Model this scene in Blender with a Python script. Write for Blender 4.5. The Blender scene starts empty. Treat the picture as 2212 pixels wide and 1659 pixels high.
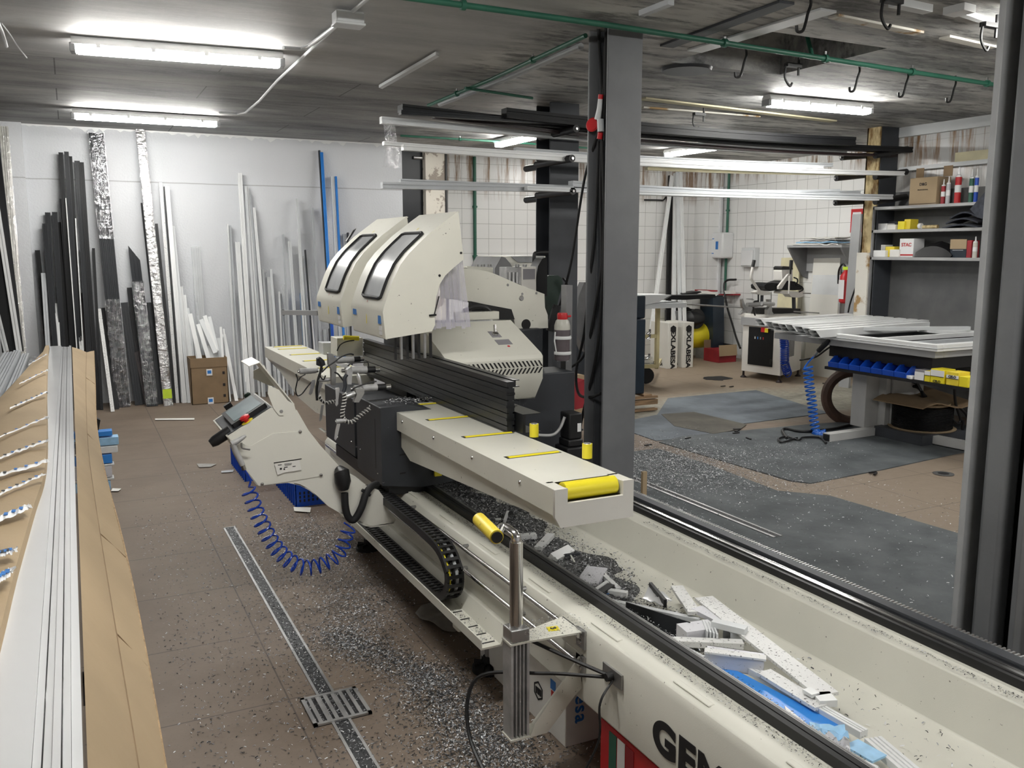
import bpy, bmesh, math, random
from mathutils import Vector as V, Matrix
random.seed(7)
SC = bpy.context.scene
COL = SC.collection
R = math.radians
# ------------------------------------------------------------------ camera
F, PITCH, YAW, H = 1900.0, R(8.68), R(26.5), 1.65
FW = V((math.sin(YAW)*math.cos(PITCH), math.cos(YAW)*math.cos(PITCH), -math.sin(PITCH)))
RT = V((math.cos(YAW), -math.sin(YAW), 0)); UP = RT.cross(FW)
EYE = V((0, 0, H))
cam = bpy.data.cameras.new('camera'); co = bpy.data.objects.new('camera', cam); COL.objects.link(co)
cam.sensor_fit = 'HORIZONTAL'; cam.sensor_width = 36; cam.lens = F/2212*36; cam.clip_start = 0.05
M = Matrix((RT, UP, -FW)).transposed().to_4x4(); M.translation = EYE
co.matrix_world = M
SC.camera = co
# ------------------------------------------------------------------ world, exposure
w = bpy.data.worlds.new('world'); SC.world = w; w.use_nodes = True
w.node_tree.nodes['Background'].inputs[0].default_value = (0.75, 0.82, 1, 1)
w.node_tree.nodes['Background'].inputs[1].default_value = 0.12
SC.view_settings.view_transform = 'Standard'; SC.view_settings.look = 'None'
SC.view_settings.exposure = 1.72; SC.view_settings.gamma = 1
try: SC.view_settings.use_curve_mapping = False
except Exception: pass
TUBE = 30.0      # emission of the fluorescent tubes
# ------------------------------------------------------------------ measuring: a line of sight cut by a known plane of the room
def P(x, y, X=None, Y=None, Z=None, D=None):
    d = FW + RT*((x-1106)/F) - UP*((y-829.5)/F)
    if X is not None: t = X/d.x
    elif Y is not None: t = Y/d.y
    elif Z is not None: t = (Z-H)/d.z
    else: t = D
    return EYE + d*t
# ------------------------------------------------------------------ materials
MATS = {}
def mat(name, col, rough=0.5, metal=0.0, var=0.08, scale=6.0, bump=0.0, bscale=None, spec=0.5, speck=None, coat=0, alpha=1, stretch=None, emit=0):
    m = bpy.data.materials.new(name); m.use_nodes = True; nt = m.node_tree; N = nt.nodes; L = nt.links
    b = N['Principled BSDF']; b.inputs['Roughness'].default_value = rough; b.inputs['Metallic'].default_value = metal
    b.inputs['Specular IOR Level'].default_value = spec; b.inputs['Coat Weight'].default_value = coat
    b.inputs['Alpha'].default_value = alpha
    tc = N.new('ShaderNodeTexCoord'); mp = N.new('ShaderNodeMapping'); L.new(tc.outputs['Object'], mp.inputs[0])
    if stretch: mp.inputs['Scale'].default_value = stretch
    nz = N.new('ShaderNodeTexNoise'); nz.inputs['Scale'].default_value = scale; nz.inputs['Detail'].default_value = 6
    L.new(mp.outputs[0], nz.inputs['Vector'])
    rp = N.new('ShaderNodeValToRGB'); L.new(nz.outputs['Fac'], rp.inputs[0])
    lo = [max(0, c*(1-var)) for c in col]; hi = [min(1, c*(1+var)) for c in col]
    rp.color_ramp.elements[0].position = .3; rp.color_ramp.elements[1].position = .7
    rp.color_ramp.elements[0].color = (*lo, 1); rp.color_ramp.elements[1].color = (*hi, 1)
    out = rp.outputs[0]
    if speck:   # (colour, amount, scale)
        n2 = N.new('ShaderNodeTexNoise'); n2.inputs['Scale'].default_value = speck[2]; n2.inputs['Detail'].default_value = 2
        L.new(tc.outputs['Object'], n2.inputs['Vector'])
        r2 = N.new('ShaderNodeValToRGB'); L.new(n2.outputs['Fac'], r2.inputs[0])
        r2.color_ramp.elements[0].position = speck[1]; r2.color_ramp.elements[1].position = speck[1]+.03
        mx = N.new('ShaderNodeMix'); mx.data_type = 'RGBA'
        L.new(r2.outputs[0], mx.inputs[0]); L.new(out, mx.inputs[6]); mx.inputs[7].default_value = (*speck[0], 1)
        out = mx.outputs[2]
    L.new(out, b.inputs['Base Color'])
    if emit: L.new(out, b.inputs['Emission Color']); b.inputs['Emission Strength'].default_value = emit
    if bump:
        n3 = N.new('ShaderNodeTexNoise'); n3.inputs['Scale'].default_value = bscale or scale*4; n3.inputs['Detail'].default_value = 5
        L.new(mp.outputs[0], n3.inputs['Vector'])
        bp = N.new('ShaderNodeBump'); bp.inputs['Strength'].default_value = bump; bp.inputs['Distance'].default_value = .01
        L.new(n3.outputs['Fac'], bp.inputs['Height']); L.new(bp.outputs[0], b.inputs['Normal'])
    MATS[name] = m
    return m
mat('cream', (.69, .68, .605), .42, var=.05, scale=3, bump=.05, bscale=300, speck=((.22, .21, .18), .73, 60))
mat('cream_clean', (.71, .70, .635), .4, var=.03, scale=3, bump=.04, bscale=300)
mat('cream_white', (.74, .72, .68), .45, var=.03)
mat('slate', (.028, .031, .037), .5, var=.2, scale=5, bump=.05, bscale=200, speck=((.2, .2, .2), .74, 50))
mat('navy_paint', (.012, .022, .035), .45, var=.2)
mat('black', (.008, .008, .009), .45, var=.3)
mat('black_alu', (.009, .010, .012), .3, var=.3, spec=.6, scale=4, stretch=(1, .2, 1))
mat('rubber', (.009, .009, .010), .7, var=.3, bump=.1)
mat('chrome', (.62, .61, .6), .18, 1, var=.15, scale=8)
mat('steel', (.42, .42, .42), .38, .9, var=.2, scale=10)
mat('alu', (.62, .62, .63), .3, .8, var=.08, scale=5)
mat('alu_matt', (.42, .42, .42), .55, .3, var=.2, scale=20)
mat('yellow', (.83, .65, .05), .4, var=.08, scale=12, speck=((.35, .28, .08), .72, 70))
mat('yellow_clean', (.85, .72, .03), .35, var=.05)
mat('coil_blue', (.015, .13, .55), .3); mat('blue', (.008, .075, .50), .35, var=.15)
mat('blue_hose', (.008, .045, .36), .25, var=.1)
mat('blue_film', (.04, .26, .75), .3, var=.08)
mat('sky_film', (.35, .60, .85), .35, var=.12, scale=30)
mat('red', (.55, .015, .02), .4, var=.12)
mat('dull_red', (.33, .02, .03), .5, var=.2)
mat('green', (.025, .125, .08), .45, var=.15)
mat('dark_green', (.01, .03, .02), .55, var=.2)
mat('white_gloss', (.79, .80, .81), .16, var=.03, coat=.4, scale=2)
mat('white_pvc', (.78, .79, .79), .3, var=.03)
mat('white_pvc2', (.68, .70, .71), .35, var=.04)
mat('grey_pvc', (.48, .50, .52), .35, var=.06)
mat('clear_pvc', (.72, .74, .75), .3, var=.05, alpha=.35)
mat('white_dirty', (.76, .76, .75), .4, var=.04, speck=((.16, .16, .16), .635, 130))
mat('lavender', (.66, .66, .70), .3, var=.06, speck=((.2, .2, .22), .67, 130))
mat('anthracite', (.013, .015, .019), .42, spec=.3, var=.2, scale=4, stretch=(1, 1, .2))
mat('anthracite2', (.009, .0095, .011), .5, spec=.3, var=.2, scale=4, stretch=(1, 1, .2))
mat('maroon', (.018, .008, .009), .5, var=.3)
mat('cardboard', (.40, .30, .185), .8, var=.08, scale=3, bump=.15, bscale=40)
mat('cardboard_dark', (.24, .165, .095), .85, var=.12)
mat('cardboard_edge', (.36, .25, .14), .9, var=.3, scale=60)
mat('paper', (.78, .77, .73), .8, var=.05)
mat('paper_grey', (.35, .34, .32), .8, var=.15, scale=20)
mat('board', (.72, .71, .66), .7, var=.06, scale=2)
mat('board_yellow', (.68, .63, .43), .8, var=.12, scale=5)
mat('grey_paint', (.17, .175, .185), .45, var=.06, scale=2, bump=.05, bscale=150)
mat('grey_light', (.34, .345, .35), .4, var=.06, scale=3)
mat('grey_dark', (.04, .044, .052), .5, var=.15)
mat('grey_mid', (.19, .19, .195), .55, var=.2, scale=4)
mat('table_grey', (.5, .5, .49), .45, var=.05)
mat('wood', (.25, .16, .09), .8, var=.4, scale=6, stretch=(1, 8, 8))
mat('hoop', (.09, .05, .035), .6, var=.3)
mat('glass', (.36, .37, .38), .22, var=.25, scale=3, spec=.8)
mat('screen', (.33, .40, .42), .12, var=.1)
mat('label_blue', (.03, .2, .6), .4); mat('label_white', (.8, .8, .8), .5, var=.02); mat('ink', (.01, .01, .012), .6)
mat('ink_red', (.5, .03, .03), .6); mat('label_grey', (.25, .24, .26), .5, var=.05)
mat('steel_lit', (.42, .43, .44), .45, var=.1, scale=8); mat('lime', (.6, .8, .05), .5); mat('oil', (.12, .10, .11), .25, var=.2); mat('milky', (.7, .69, .62), .3, alpha=.8)
mat('spiral_wrap', (.5, .49, .47), .5, var=.3, scale=30)
mat('felt', (.05, .055, .07), .95, var=.3, scale=30)
mat('plastic_white', (.8, .81, .82), .3, var=.02)
mat('chip_white', (.75, .76, .77), .4); mat('chip_steel', (.33, .34, .36), .35, .4); mat('chip_dark', (.02, .022, .025), .45)
mat('tray_shelf', (.40, .40, .40), .4, .3, var=.1)
mat('cream_frame', (.60, .53, .30), .5, var=.06)
mat('tube_glow', (1, .985, .94), .5, emit=TUBE, var=0)
mat('fixture', (.72, .72, .72), .4, var=.04)
# clear film: translucent, crinkled and shiny
def film(name, alpha, col=(.8, .8, .82), sc=22):
    m = mat(name, col, .12, var=.2, bump=1.0, bscale=sc, spec=.9, scale=sc)
    nt = m.node_tree; nz = nt.nodes.new('ShaderNodeTexNoise'); nz.inputs['Scale'].default_value = sc*1.3; nz.inputs['Detail'].default_value = 4
    tc = [n for n in nt.nodes if n.type == 'TEX_COORD'][0]; mp = [n for n in nt.nodes if n.type == 'MAPPING'][0]
    nt.links.new(mp.outputs[0], nz.inputs[0])
    r = nt.nodes.new('ShaderNodeMapRange'); r.inputs[1].default_value = .4; r.inputs[2].default_value = .65
    r.inputs[3].default_value = alpha*.5; r.inputs[4].default_value = min(1, alpha*1.6)
    nt.links.new(nz.outputs[0], r.inputs[0]); nt.links.new(r.outputs[0], nt.nodes['Principled BSDF'].inputs['Alpha'])
    return m
def clear_film(name, lo, hi, col, rough, sc, bump_, gloss=True):
    m = bpy.data.materials.new(name); m.use_nodes = True; nt = m.node_tree; N = nt.nodes; L = nt.links; MATS[name] = m
    N.remove(N['Principled BSDF']); out = N['Material Output']; tc = N.new('ShaderNodeTexCoord')
    nz = N.new('ShaderNodeTexNoise'); nz.inputs['Scale'].default_value = sc; nz.inputs['Detail'].default_value = 4; L.new(tc.outputs['Object'], nz.inputs[0])
    mr = N.new('ShaderNodeMapRange'); mr.inputs[1].default_value = .35; mr.inputs[2].default_value = .65; mr.inputs[3].default_value = lo; mr.inputs[4].default_value = hi; L.new(nz.outputs[0], mr.inputs[0])
    bp = N.new('ShaderNodeBump'); bp.inputs['Strength'].default_value = bump_; bp.inputs['Distance'].default_value = .02; L.new(nz.outputs[0], bp.inputs['Height'])
    tr = N.new('ShaderNodeBsdfTransparent')
    if gloss: g = N.new('ShaderNodeBsdfGlossy'); g.inputs['Color'].default_value = (*col, 1); g.inputs['Roughness'].default_value = rough
    else: g = N.new('ShaderNodeBsdfPrincipled'); g.inputs['Base Color'].default_value = (*col, 1); g.inputs['Roughness'].default_value = rough
    L.new(bp.outputs[0], g.inputs['Normal']); mx = N.new('ShaderNodeMixShader')
    L.new(mr.outputs[0], mx.inputs[0]); L.new(tr.outputs[0], mx.inputs[1]); L.new(g.outputs[0], mx.inputs[2]); L.new(mx.outputs[0], out.inputs[0])
clear_film('film', .06, .30, (.85, .85, .87), .10, 22, 1.0); clear_film('film_silver', .45, .85, (.80, .80, .80), .16, 26, 1.0); clear_film('curtain', .42, .58, (.60, .58, .70), .3, 4, .2, False)

def nodes_of(name):
    m = bpy.data.materials.new(name); m.use_nodes = True; MATS[name] = m
    return m.node_tree, m.node_tree.nodes, m.node_tree.links
def ramp(N, L, src, p0, p1, c0=(0, 0, 0), c1=(1, 1, 1)):
    r = N.new('ShaderNodeValToRGB'); L.new(src, r.inputs[0])
    r.color_ramp.elements[0].position = p0; r.color_ramp.elements[1].position = p1
    r.color_ramp.elements[0].color = (*c0, 1); r.color_ramp.elements[1].color = (*c1, 1)
    return r.outputs[0]
def mix(N, L, fac, a, b, mode='MIX'):
    x = N.new('ShaderNodeMix'); x.data_type = 'RGBA'; x.blend_type = mode
    for s, i in ((fac, 0), (a, 6), (b, 7)):
        if isinstance(s, (int, float)): x.inputs[i].default_value = s
        elif isinstance(s, tuple): x.inputs[i].default_value = (*s, 1)
        else: L.new(s, x.inputs[i])
    return x.outputs[2]
def mth(N, L, op, a, b=None):
    x = N.new('ShaderNodeMath'); x.operation = op
    for s, i in ((a, 0), (b, 1)):
        if s is None: continue
        if isinstance(s, (int, float)): x.inputs[i].default_value = s
        else: L.new(s, x.inputs[i])
    return x.outputs[0]
def noise(N, L, vec, scale, detail=6, rough=.6):
    n = N.new('ShaderNodeTexNoise'); n.inputs['Scale'].default_value = scale; n.inputs['Detail'].default_value = detail
    n.inputs['Roughness'].default_value = rough; L.new(vec, n.inputs['Vector']); return n.outputs['Fac']
def box_mask(N, L, xyz, x0, x1, y0, y1, soft=.1, wob=None):   # 1 inside a rectangle of the floor or ceiling
    def edge(v, lo, hi):
        a = N.new('ShaderNodeMapRange'); L.new(v, a.inputs[0]); a.inputs[1].default_value = lo-soft; a.inputs[2].default_value = lo+soft
        b = N.new('ShaderNodeMapRange'); L.new(v, b.inputs[0]); b.inputs[1].default_value = hi-soft; b.inputs[2].default_value = hi+soft
        b.inputs[3].default_value = 1; b.inputs[4].default_value = 0
        return mth(N, L, 'MULTIPLY', a.outputs[0], b.outputs[0])
    X, Y = xyz.outputs[0], xyz.outputs[1]
    if wob is not None:
        X = mth(N, L, 'ADD', X, wob); Y = mth(N, L, 'ADD', Y, wob)
    return mth(N, L, 'MULTIPLY', edge(X, x0, x1), edge(Y, y0, y1))
def world_xyz(N, L):
    g = N.new('ShaderNodeNewGeometry'); s = N.new('ShaderNodeSeparateXYZ'); L.new(g.outputs['Position'], s.inputs[0])
    return g.outputs['Position'], s
def combine(N, L, a, b, c=0.0):
    x = N.new('ShaderNodeCombineXYZ')
    for i, s in enumerate((a, b, c)):
        if isinstance(s, (int, float)): x.inputs[i].default_value = s
        else: L.new(s, x.inputs[i])
    return x.outputs[0]
# floor: brown terracotta tiles, dirty, a pale worn area at the back
nt, N, L = nodes_of('floor_tile'); b = N['Principled BSDF']; pos, s = world_xyz(N, L)
br = N.new('ShaderNodeTexBrick'); L.new(combine(N, L, s.outputs[1], s.outputs[0]), br.inputs['Vector'])
br.inputs['Scale'].default_value = 1; br.inputs['Brick Width'].default_value = .62; br.inputs['Row Height'].default_value = .62
br.inputs['Mortar Size'].default_value = .0035; br.offset = 0; br.inputs['Mortar Smooth'].default_value = .3
n1 = noise(N, L, pos, 1.3, 8); n2 = noise(N, L, pos, 14, 6); n3 = noise(N, L, pos, 90, 3)
base = mix(N, L, ramp(N, L, n1, .35, .65), (.158, .118, .087), (.212, .164, .124))
base = mix(N, L, mth(N, L, 'MULTIPLY', ramp(N, L, n2, .55, .75), .5), base, (.21, .17, .135))
grey = mix(N, L, ramp(N, L, n2, .35, .7), (.20, .19, .155), (.36, .34, .28))
wob = mth(N, L, 'MULTIPLY', mth(N, L, 'SUBTRACT', n1, .5), 1.6)
base = mix(N, L, box_mask(N, L, s, 5.0, 12, 6.6, 9.0, .25, wob), base, grey)
tan = mix(N, L, n2, (.26, .20, .145), (.34, .27, .20))
base = mix(N, L, box_mask(N, L, s, 3.9, 12, 7.9, 12, .3, wob), base, tan)
tan2 = mix(N, L, n2, (.20, .155, .115), (.27, .215, .165))
base = mix(N, L, box_mask(N, L, s, 4.1, 12, 2, 5.2, .3, wob), base, tan2)
base = mix(N, L, mth(N, L, 'MULTIPLY', br.outputs['Fac'], .7), base, (.05, .04, .035))
base = mix(N, L, mth(N, L, 'MULTIPLY', ramp(N, L, n3, .62, .7), .35), base, (.04, .035, .03))
L.new(base, b.inputs['Base Color']); b.inputs['Roughness'].default_value = .62
bp = N.new('ShaderNodeBump'); bp.inputs['Strength'].default_value = .25; bp.inputs['Distance'].default_value = .004
L.new(n2, bp.inputs['Height']); L.new(bp.outputs[0], b.inputs['Normal'])
# ceiling: sooty concrete slab with board marks, pale plaster near the front left
nt, N, L = nodes_of('ceiling_slab'); b = N['Principled BSDF']; pos, s = world_xyz(N, L)
st = N.new('ShaderNodeMapping'); L.new(pos, st.inputs[0]); st.inputs['Scale'].default_value = (.45, 1.6, 1)
n1 = noise(N, L, st.outputs[0], 1.1, 9, .65); n2 = noise(N, L, st.outputs[0], 4.5, 8, .7); n3 = noise(N, L, pos, 40, 4)
pale = mix(N, L, ramp(N, L, n1, .4, .62), (.36, .36, .36), (.52, .52, .51))
dark = mix(N, L, ramp(N, L, n1, .36, .66), (.12, .125, .13), (.42, .42, .41))
mid = mix(N, L, ramp(N, L, n1, .42, .58), (.22, .22, .22), (.60, .595, .57))
mid = mix(N, L, mth(N, L, 'MULTIPLY', ramp(N, L, n2, .56, .64), .6), mid, (.50, .49, .46))
mid = mix(N, L, mth(N, L, 'MULTIPLY', ramp(N, L, n2, .40, .50, (1, 1, 1), (0, 0, 0)), .72), mid, (.045, .047, .05))
wob = mth(N, L, 'MULTIPLY', mth(N, L, 'SUBTRACT', n2, .5), .35)
c = mix(N, L, box_mask(N, L, s, -5, 2.5, -5, 6.75, .12, wob), mid, pale)
c = mix(N, L, box_mask(N, L, s, -5, 3.4, 6.75, 10.8, .12, wob), c, dark)
br = N.new('ShaderNodeTexBrick'); L.new(combine(N, L, s.outputs[0], s.outputs[1]), br.inputs['Vector'])
br.inputs['Scale'].default_value = 1; br.inputs['Brick Width'].default_value = 2.1; br.inputs['Row Height'].default_value = .62
br.inputs['Mortar Size'].default_value = .006; br.inputs['Mortar Smooth'].default_value = .5
c = mix(N, L, mth(N, L, 'MULTIPLY', mth(N, L, 'MULTIPLY', br.outputs['Fac'], .8), box_mask(N, L, s, -5, 9, 6.7, 12, .1)), c, (.03, .03, .03))
c = mix(N, L, mth(N, L, 'MULTIPLY', ramp(N, L, n3, .5, .7), .12), c, (.6, .6, .58))
L.new(c, b.inputs['Base Color']); b.inputs['Roughness'].default_value = .7
bp = N.new('ShaderNodeBump'); bp.inputs['Strength'].default_value = .5; bp.inputs['Distance'].default_value = .01
L.new(n2, bp.inputs['Height']); L.new(bp.outputs[0], b.inputs['Normal'])
# white roughcast wall with one long joint
nt, N, L = nodes_of('white_wall'); b = N['Principled BSDF']; pos, s = world_xyz(N, L)
n1 = noise(N, L, pos, .9, 4); n2 = noise(N, L, pos, 45, 5)
c = mix(N, L, n1, (.58, .60, .63), (.66, .67, .69))
d = mth(N, L, 'ABSOLUTE', mth(N, L, 'SUBTRACT', mth(N, L, 'ADD', s.outputs[2], mth(N, L, 'MULTIPLY', noise(N, L, pos, 3), .012)), 2.375))
c = mix(N, L, ramp(N, L, d, .003, .008, (.75, .75, .75), (0, 0, 0)), c, (.30, .30, .31))
L.new(c, b.inputs['Base Color']); b.inputs['Roughness'].default_value = .75
bp = N.new('ShaderNodeBump'); bp.inputs['Strength'].default_value = .45; bp.inputs['Distance'].default_value = .01
L.new(n2, bp.inputs['Height']); L.new(bp.outputs[0], b.inputs['Normal'])
# white glazed tiles, rust runs below the ceiling
def tile_mat(name, horiz, tw=.2, th=.2, rust_lo=2.35, rust_hi=2.75, amount=.9, tone=.87):
    nt, N, L = nodes_of(name); b = N['Principled BSDF']; pos, s = world_xyz(N, L)
    br = N.new('ShaderNodeTexBrick'); L.new(combine(N, L, s.outputs[horiz], s.outputs[2]), br.inputs['Vector'])
    br.inputs['Scale'].default_value = 1; br.inputs['Brick Width'].default_value = tw; br.inputs['Row Height'].default_value = th
    br.inputs['Mortar Size'].default_value = .0028; br.offset = 0
    n1 = noise(N, L, pos, 1.5, 4)
    c = mix(N, L, n1, (tone-.06,)*3, (tone, tone, tone-.02))
    c = mix(N, L, br.outputs['Fac'], c, (.42, .42, .41))
    st = N.new('ShaderNodeMapping'); L.new(pos, st.inputs[0]); st.inputs['Scale'].default_value = (9, 9, .7)
    n2 = noise(N, L, st.outputs[0], 1.2, 6, .7)
    zr = N.new('ShaderNodeMapRange'); L.new(s.outputs[2], zr.inputs[0]); zr.inputs[1].default_value = rust_lo; zr.inputs[2].default_value = rust_hi
    run = mth(N, L, 'MULTIPLY', ramp(N, L, n2, .47, .60), zr.outputs[0])
    c = mix(N, L, mth(N, L, 'MULTIPLY', run, amount), c, (.22, .12, .05))
    L.new(c, b.inputs['Base Color']); b.inputs['Roughness'].default_value = .22
    bp = N.new('ShaderNodeBump'); bp.inputs['Strength'].default_value = .3; bp.inputs['Distance'].default_value = .003
    L.new(br.outputs['Fac'], bp.inputs['Height']); bp.invert = True; L.new(bp.outputs[0], b.inputs['Normal'])
tile_mat('tiles_x', 0, rust_lo=2.3, rust_hi=2.55); tile_mat('tiles_y', 1, rust_lo=2.6, rust_hi=2.8); tile_mat('tiles_rust', 1, .25, .25, 2.2, 2.7, 1, .62)
# blotchy torn plaster, rusted column, rubber mat
def blotch(name, a, b_, sc, p0, p1, rough=.7, st=None, bump=.2):
    nt, N, L = nodes_of(name); b = N['Principled BSDF']; pos, s = world_xyz(N, L); v = pos
    if st:
        m_ = N.new('ShaderNodeMapping'); L.new(pos, m_.inputs[0]); m_.inputs['Scale'].default_value = st; v = m_.outputs[0]
    n = noise(N, L, v, sc, 5); L.new(mix(N, L, ramp(N, L, n, p0, p1), a, b_), b.inputs['Base Color'])
    b.inputs['Roughness'].default_value = rough
    bp = N.new('ShaderNodeBump'); bp.inputs['Strength'].default_value = bump; bp.inputs['Distance'].default_value = .004
    L.new(noise(N, L, pos, sc*12, 4), bp.inputs['Height']); L.new(bp.outputs[0], b.inputs['Normal'])
blotch('torn_plaster', (.36, .31, .26), (.72, .68, .60), 6, .44, .47)
blotch('rusted', (.20, .11, .03), (.62, .50, .27), 5, .4, .56, st=(2, 2, .8))
blotch('rust_cream', (.35, .22, .09), (.66, .64, .58), 5, .38, .46)
blotch('chip_pile', (.025, .026, .028), (.24, .245, .25), 90, .42, .62, .6, bump=1.0)
blotch('mat_dark', (.055, .064, .070), (.11, .122, .128), 3, .35, .65, .75, bump=.5)
blotch('mat_blue', (.09, .105, .125), (.15, .175, .20), 2.5, .35, .65, .7, bump=.5)
blotch('mat_brown', (.07, .065, .055), (.12, .11, .09), 3, .35, .65, .8, bump=.5)
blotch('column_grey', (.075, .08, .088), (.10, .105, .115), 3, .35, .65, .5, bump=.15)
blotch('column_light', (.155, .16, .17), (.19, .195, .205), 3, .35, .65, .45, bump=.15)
blotch('back_panel', (.10, .102, .105), (.16, .162, .16), 2, .35, .65, .6)
# ------------------------------------------------------------------ mesh building
class MB:
    def __init__(s): s.v = []; s.f = []; s.mi = []; s.m = []
    def _m(s, m):
        if m not in s.m: s.m.append(m)
        return s.m.index(m)
    def add(s, vs, fs, m):
        k = len(s.v); i = s._m(m); s.v += [V(p) for p in vs]
        for f in fs: s.f.append([k+j for j in f]); s.mi.append(i)
        return s
    def box(s, x0, x1, y0, y1, z0, z1, m):
        vs = [(x, y, z) for z in (z0, z1) for y in (y0, y1) for x in (x0, x1)]
        return s.add(vs, [(0, 2, 3, 1), (4, 5, 7, 6), (0, 1, 5, 4), (2, 6, 7, 3), (0, 4, 6, 2), (1, 3, 7, 5)], m)
    def obox(s, c, a, b, d, m):    # centre and three half-axes
        c, a, b, d = V(c), V(a), V(b), V(d)
        vs = [c+a*i+b*j+d*k for k in (-1, 1) for j in (-1, 1) for i in (-1, 1)]
        return s.add(vs, [(0, 2, 3, 1), (4, 5, 7, 6), (0, 1, 5, 4), (2, 6, 7, 3), (0, 4, 6, 2), (1, 3, 7, 5)], m)
    def prism(s, poly, ext, m, capm=None):
        poly = [V(p) for p in poly]; ext = V(ext); n = len(poly)
        s.add(poly+[p+ext for p in poly], [(i, (i+1) % n, n+(i+1) % n, n+i) for i in range(n)], m)
        s.add(poly, [tuple(range(n))[::-1]], capm or m); s.add([p+ext for p in poly], [tuple(range(n))], capm or m)
        return s
    def ext(s, sec, p0, p1, up, m, capm=None):
        p0, p1, up = V(p0), V(p1), V(up); d = (p1-p0).normalized(); u = d.cross(up).normalized(); v = u.cross(d).normalized()
        return s.prism([p0+u*a+v*b for a, b in sec], p1-p0, m, capm)
    def tube(s, pts, r, m, n=8, closed=False, cap=True):
        pts = [V(p) for p in pts]; k = len(pts); rings = []; prev = None
        for i, p in enumerate(pts):
            a = pts[i-1] if (i > 0 or closed) else p; c = pts[(i+1) % k] if (i < k-1 or closed) else p
            t = (c-a).normalized()
            if prev is None: x = t.orthogonal().normalized()
            else: x = (prev-t*prev.dot(t)).normalized()
            prev = x; y = t.cross(x); rr = r[i] if isinstance(r, (list, tuple)) else r
            rings.append([p+(x*math.cos(2*math.pi*j/n)+y*math.sin(2*math.pi*j/n))*rr for j in range(n)])
        vs = [q for g in rings for q in g]; fs = []
        for i in range(k if closed else k-1):
            a, c = i*n, ((i+1) % k)*n
            fs += [(a+j, a+(j+1) % n, c+(j+1) % n, c+j) for j in range(n)]
        if cap and not closed: fs += [tuple(range(n))[::-1], tuple((k-1)*n+j for j in range(n))]
        return s.add(vs, fs, m)
    def cyl(s, p0, p1, r, m, n=16, r2=None): return s.tube([p0, p1], [r, r if r2 is None else r2], m, n)
    def lathe(s, base, prof, m, n=20, axis=(0, 0, 1)):   # prof: (radius, height)
        base, ax = V(base), V(axis).normalized(); x = ax.orthogonal().normalized(); y = ax.cross(x)
        vs = [base+ax*h+(x*math.cos(2*math.pi*j/n)+y*math.sin(2*math.pi*j/n))*max(r, 1e-4) for r, h in prof for j in range(n)]
        fs = [(i*n+j, i*n+(j+1) % n, (i+1)*n+(j+1) % n, (i+1)*n+j) for i in range(len(prof)-1) for j in range(n)]
        fs += [tuple(range(n))[::-1], tuple((len(prof)-1)*n+j for j in range(n))]
        return s.add(vs, fs, m)
    def sheet(s, rows, m, t=0.0):    # rows of points; optional thickness downwards
        k = len(rows[0]); vs = [p for r_ in rows for p in r_]
        fs = [(i*k+j, i*k+j+1, (i+1)*k+j+1, (i+1)*k+j) for i in range(len(rows)-1) for j in range(k-1)]
        s.add(vs, fs, m)
        if t:
            s.add([V(p)-V((0, 0, t)) for p in vs], [f[::-1] for f in fs], m)
            bd = [j for j in range(k)]+[i*k+k-1 for i in range(1, len(rows))]+[(len(rows)-1)*k+j for j in range(k-2, -1, -1)]+[i*k for i in range(len(rows)-2, 0, -1)]
            q = [vs[i] for i in bd]; n = len(q)
            s.add(q+[V(p)-V((0, 0, t)) for p in q], [(i, (i+1) % n, n+(i+1) % n, n+i) for i in range(n)], m)
        return s
    def build(s, name, parent=None, bevel=0, smooth=True, origin=None, label=None):
        if parent is not None:
            o0 = V(parent['_o']) if '_o' in parent else V(parent.location)
        elif origin is not None: o0 = V(origin)
        else:
            xs = [p.x for p in s.v]; ys = [p.y for p in s.v]; o0 = V(((min(xs)+max(xs))/2, (min(ys)+max(ys))/2, min(p.z for p in s.v)))
        me = bpy.data.meshes.new(name); me.from_pydata([tuple(p-o0) for p in s.v], [], s.f)
        for m in s.m: me.materials.append(MATS[m])
        me.polygons.foreach_set('material_index', s.mi)
        bm = bmesh.new(); bm.from_mesh(me); bmesh.ops.recalc_face_normals(bm, faces=bm.faces); bm.to_mesh(me); bm.free()
        if smooth:
            me.polygons.foreach_set('use_smooth', [True]*len(me.polygons)); me.set_sharp_from_angle(angle=R(38))
        me.update(); o = bpy.data.objects.new(name, me); COL.objects.link(o)
        if parent is not None: o.parent = parent
        else: o.location = o0
        o['_o'] = tuple(o0)
        if bevel:
            bv = o.modifiers.new('bevel', 'BEVEL'); bv.width = bevel; bv.segments = 2; bv.limit_method = 'ANGLE'; bv.angle_limit = R(40)
        if label: o['label'] = label
        return o
def tag(o, label, cat, group=None, kind=None):
    o['label'] = label; o['category'] = cat
    if group: o['group'] = group
    if kind: o['kind'] = kind
    return o
def thing(name, label, cat, loc, group=None):
    o = bpy.data.objects.new(name, None); COL.objects.link(o); o.location = loc; o['_o'] = tuple(loc); o.empty_display_size = .1
    return tag(o, label, cat, group)
def single(mb, name, label, cat, group=None, bevel=0, kind=None, smooth=True):
    return tag(mb.build(name, bevel=bevel, smooth=smooth), label, cat, group, kind)
def struct(mb, name, smooth=False, bevel=0):
    o = mb.build(name, smooth=smooth, bevel=bevel); o['kind'] = 'structure'; return o
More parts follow.
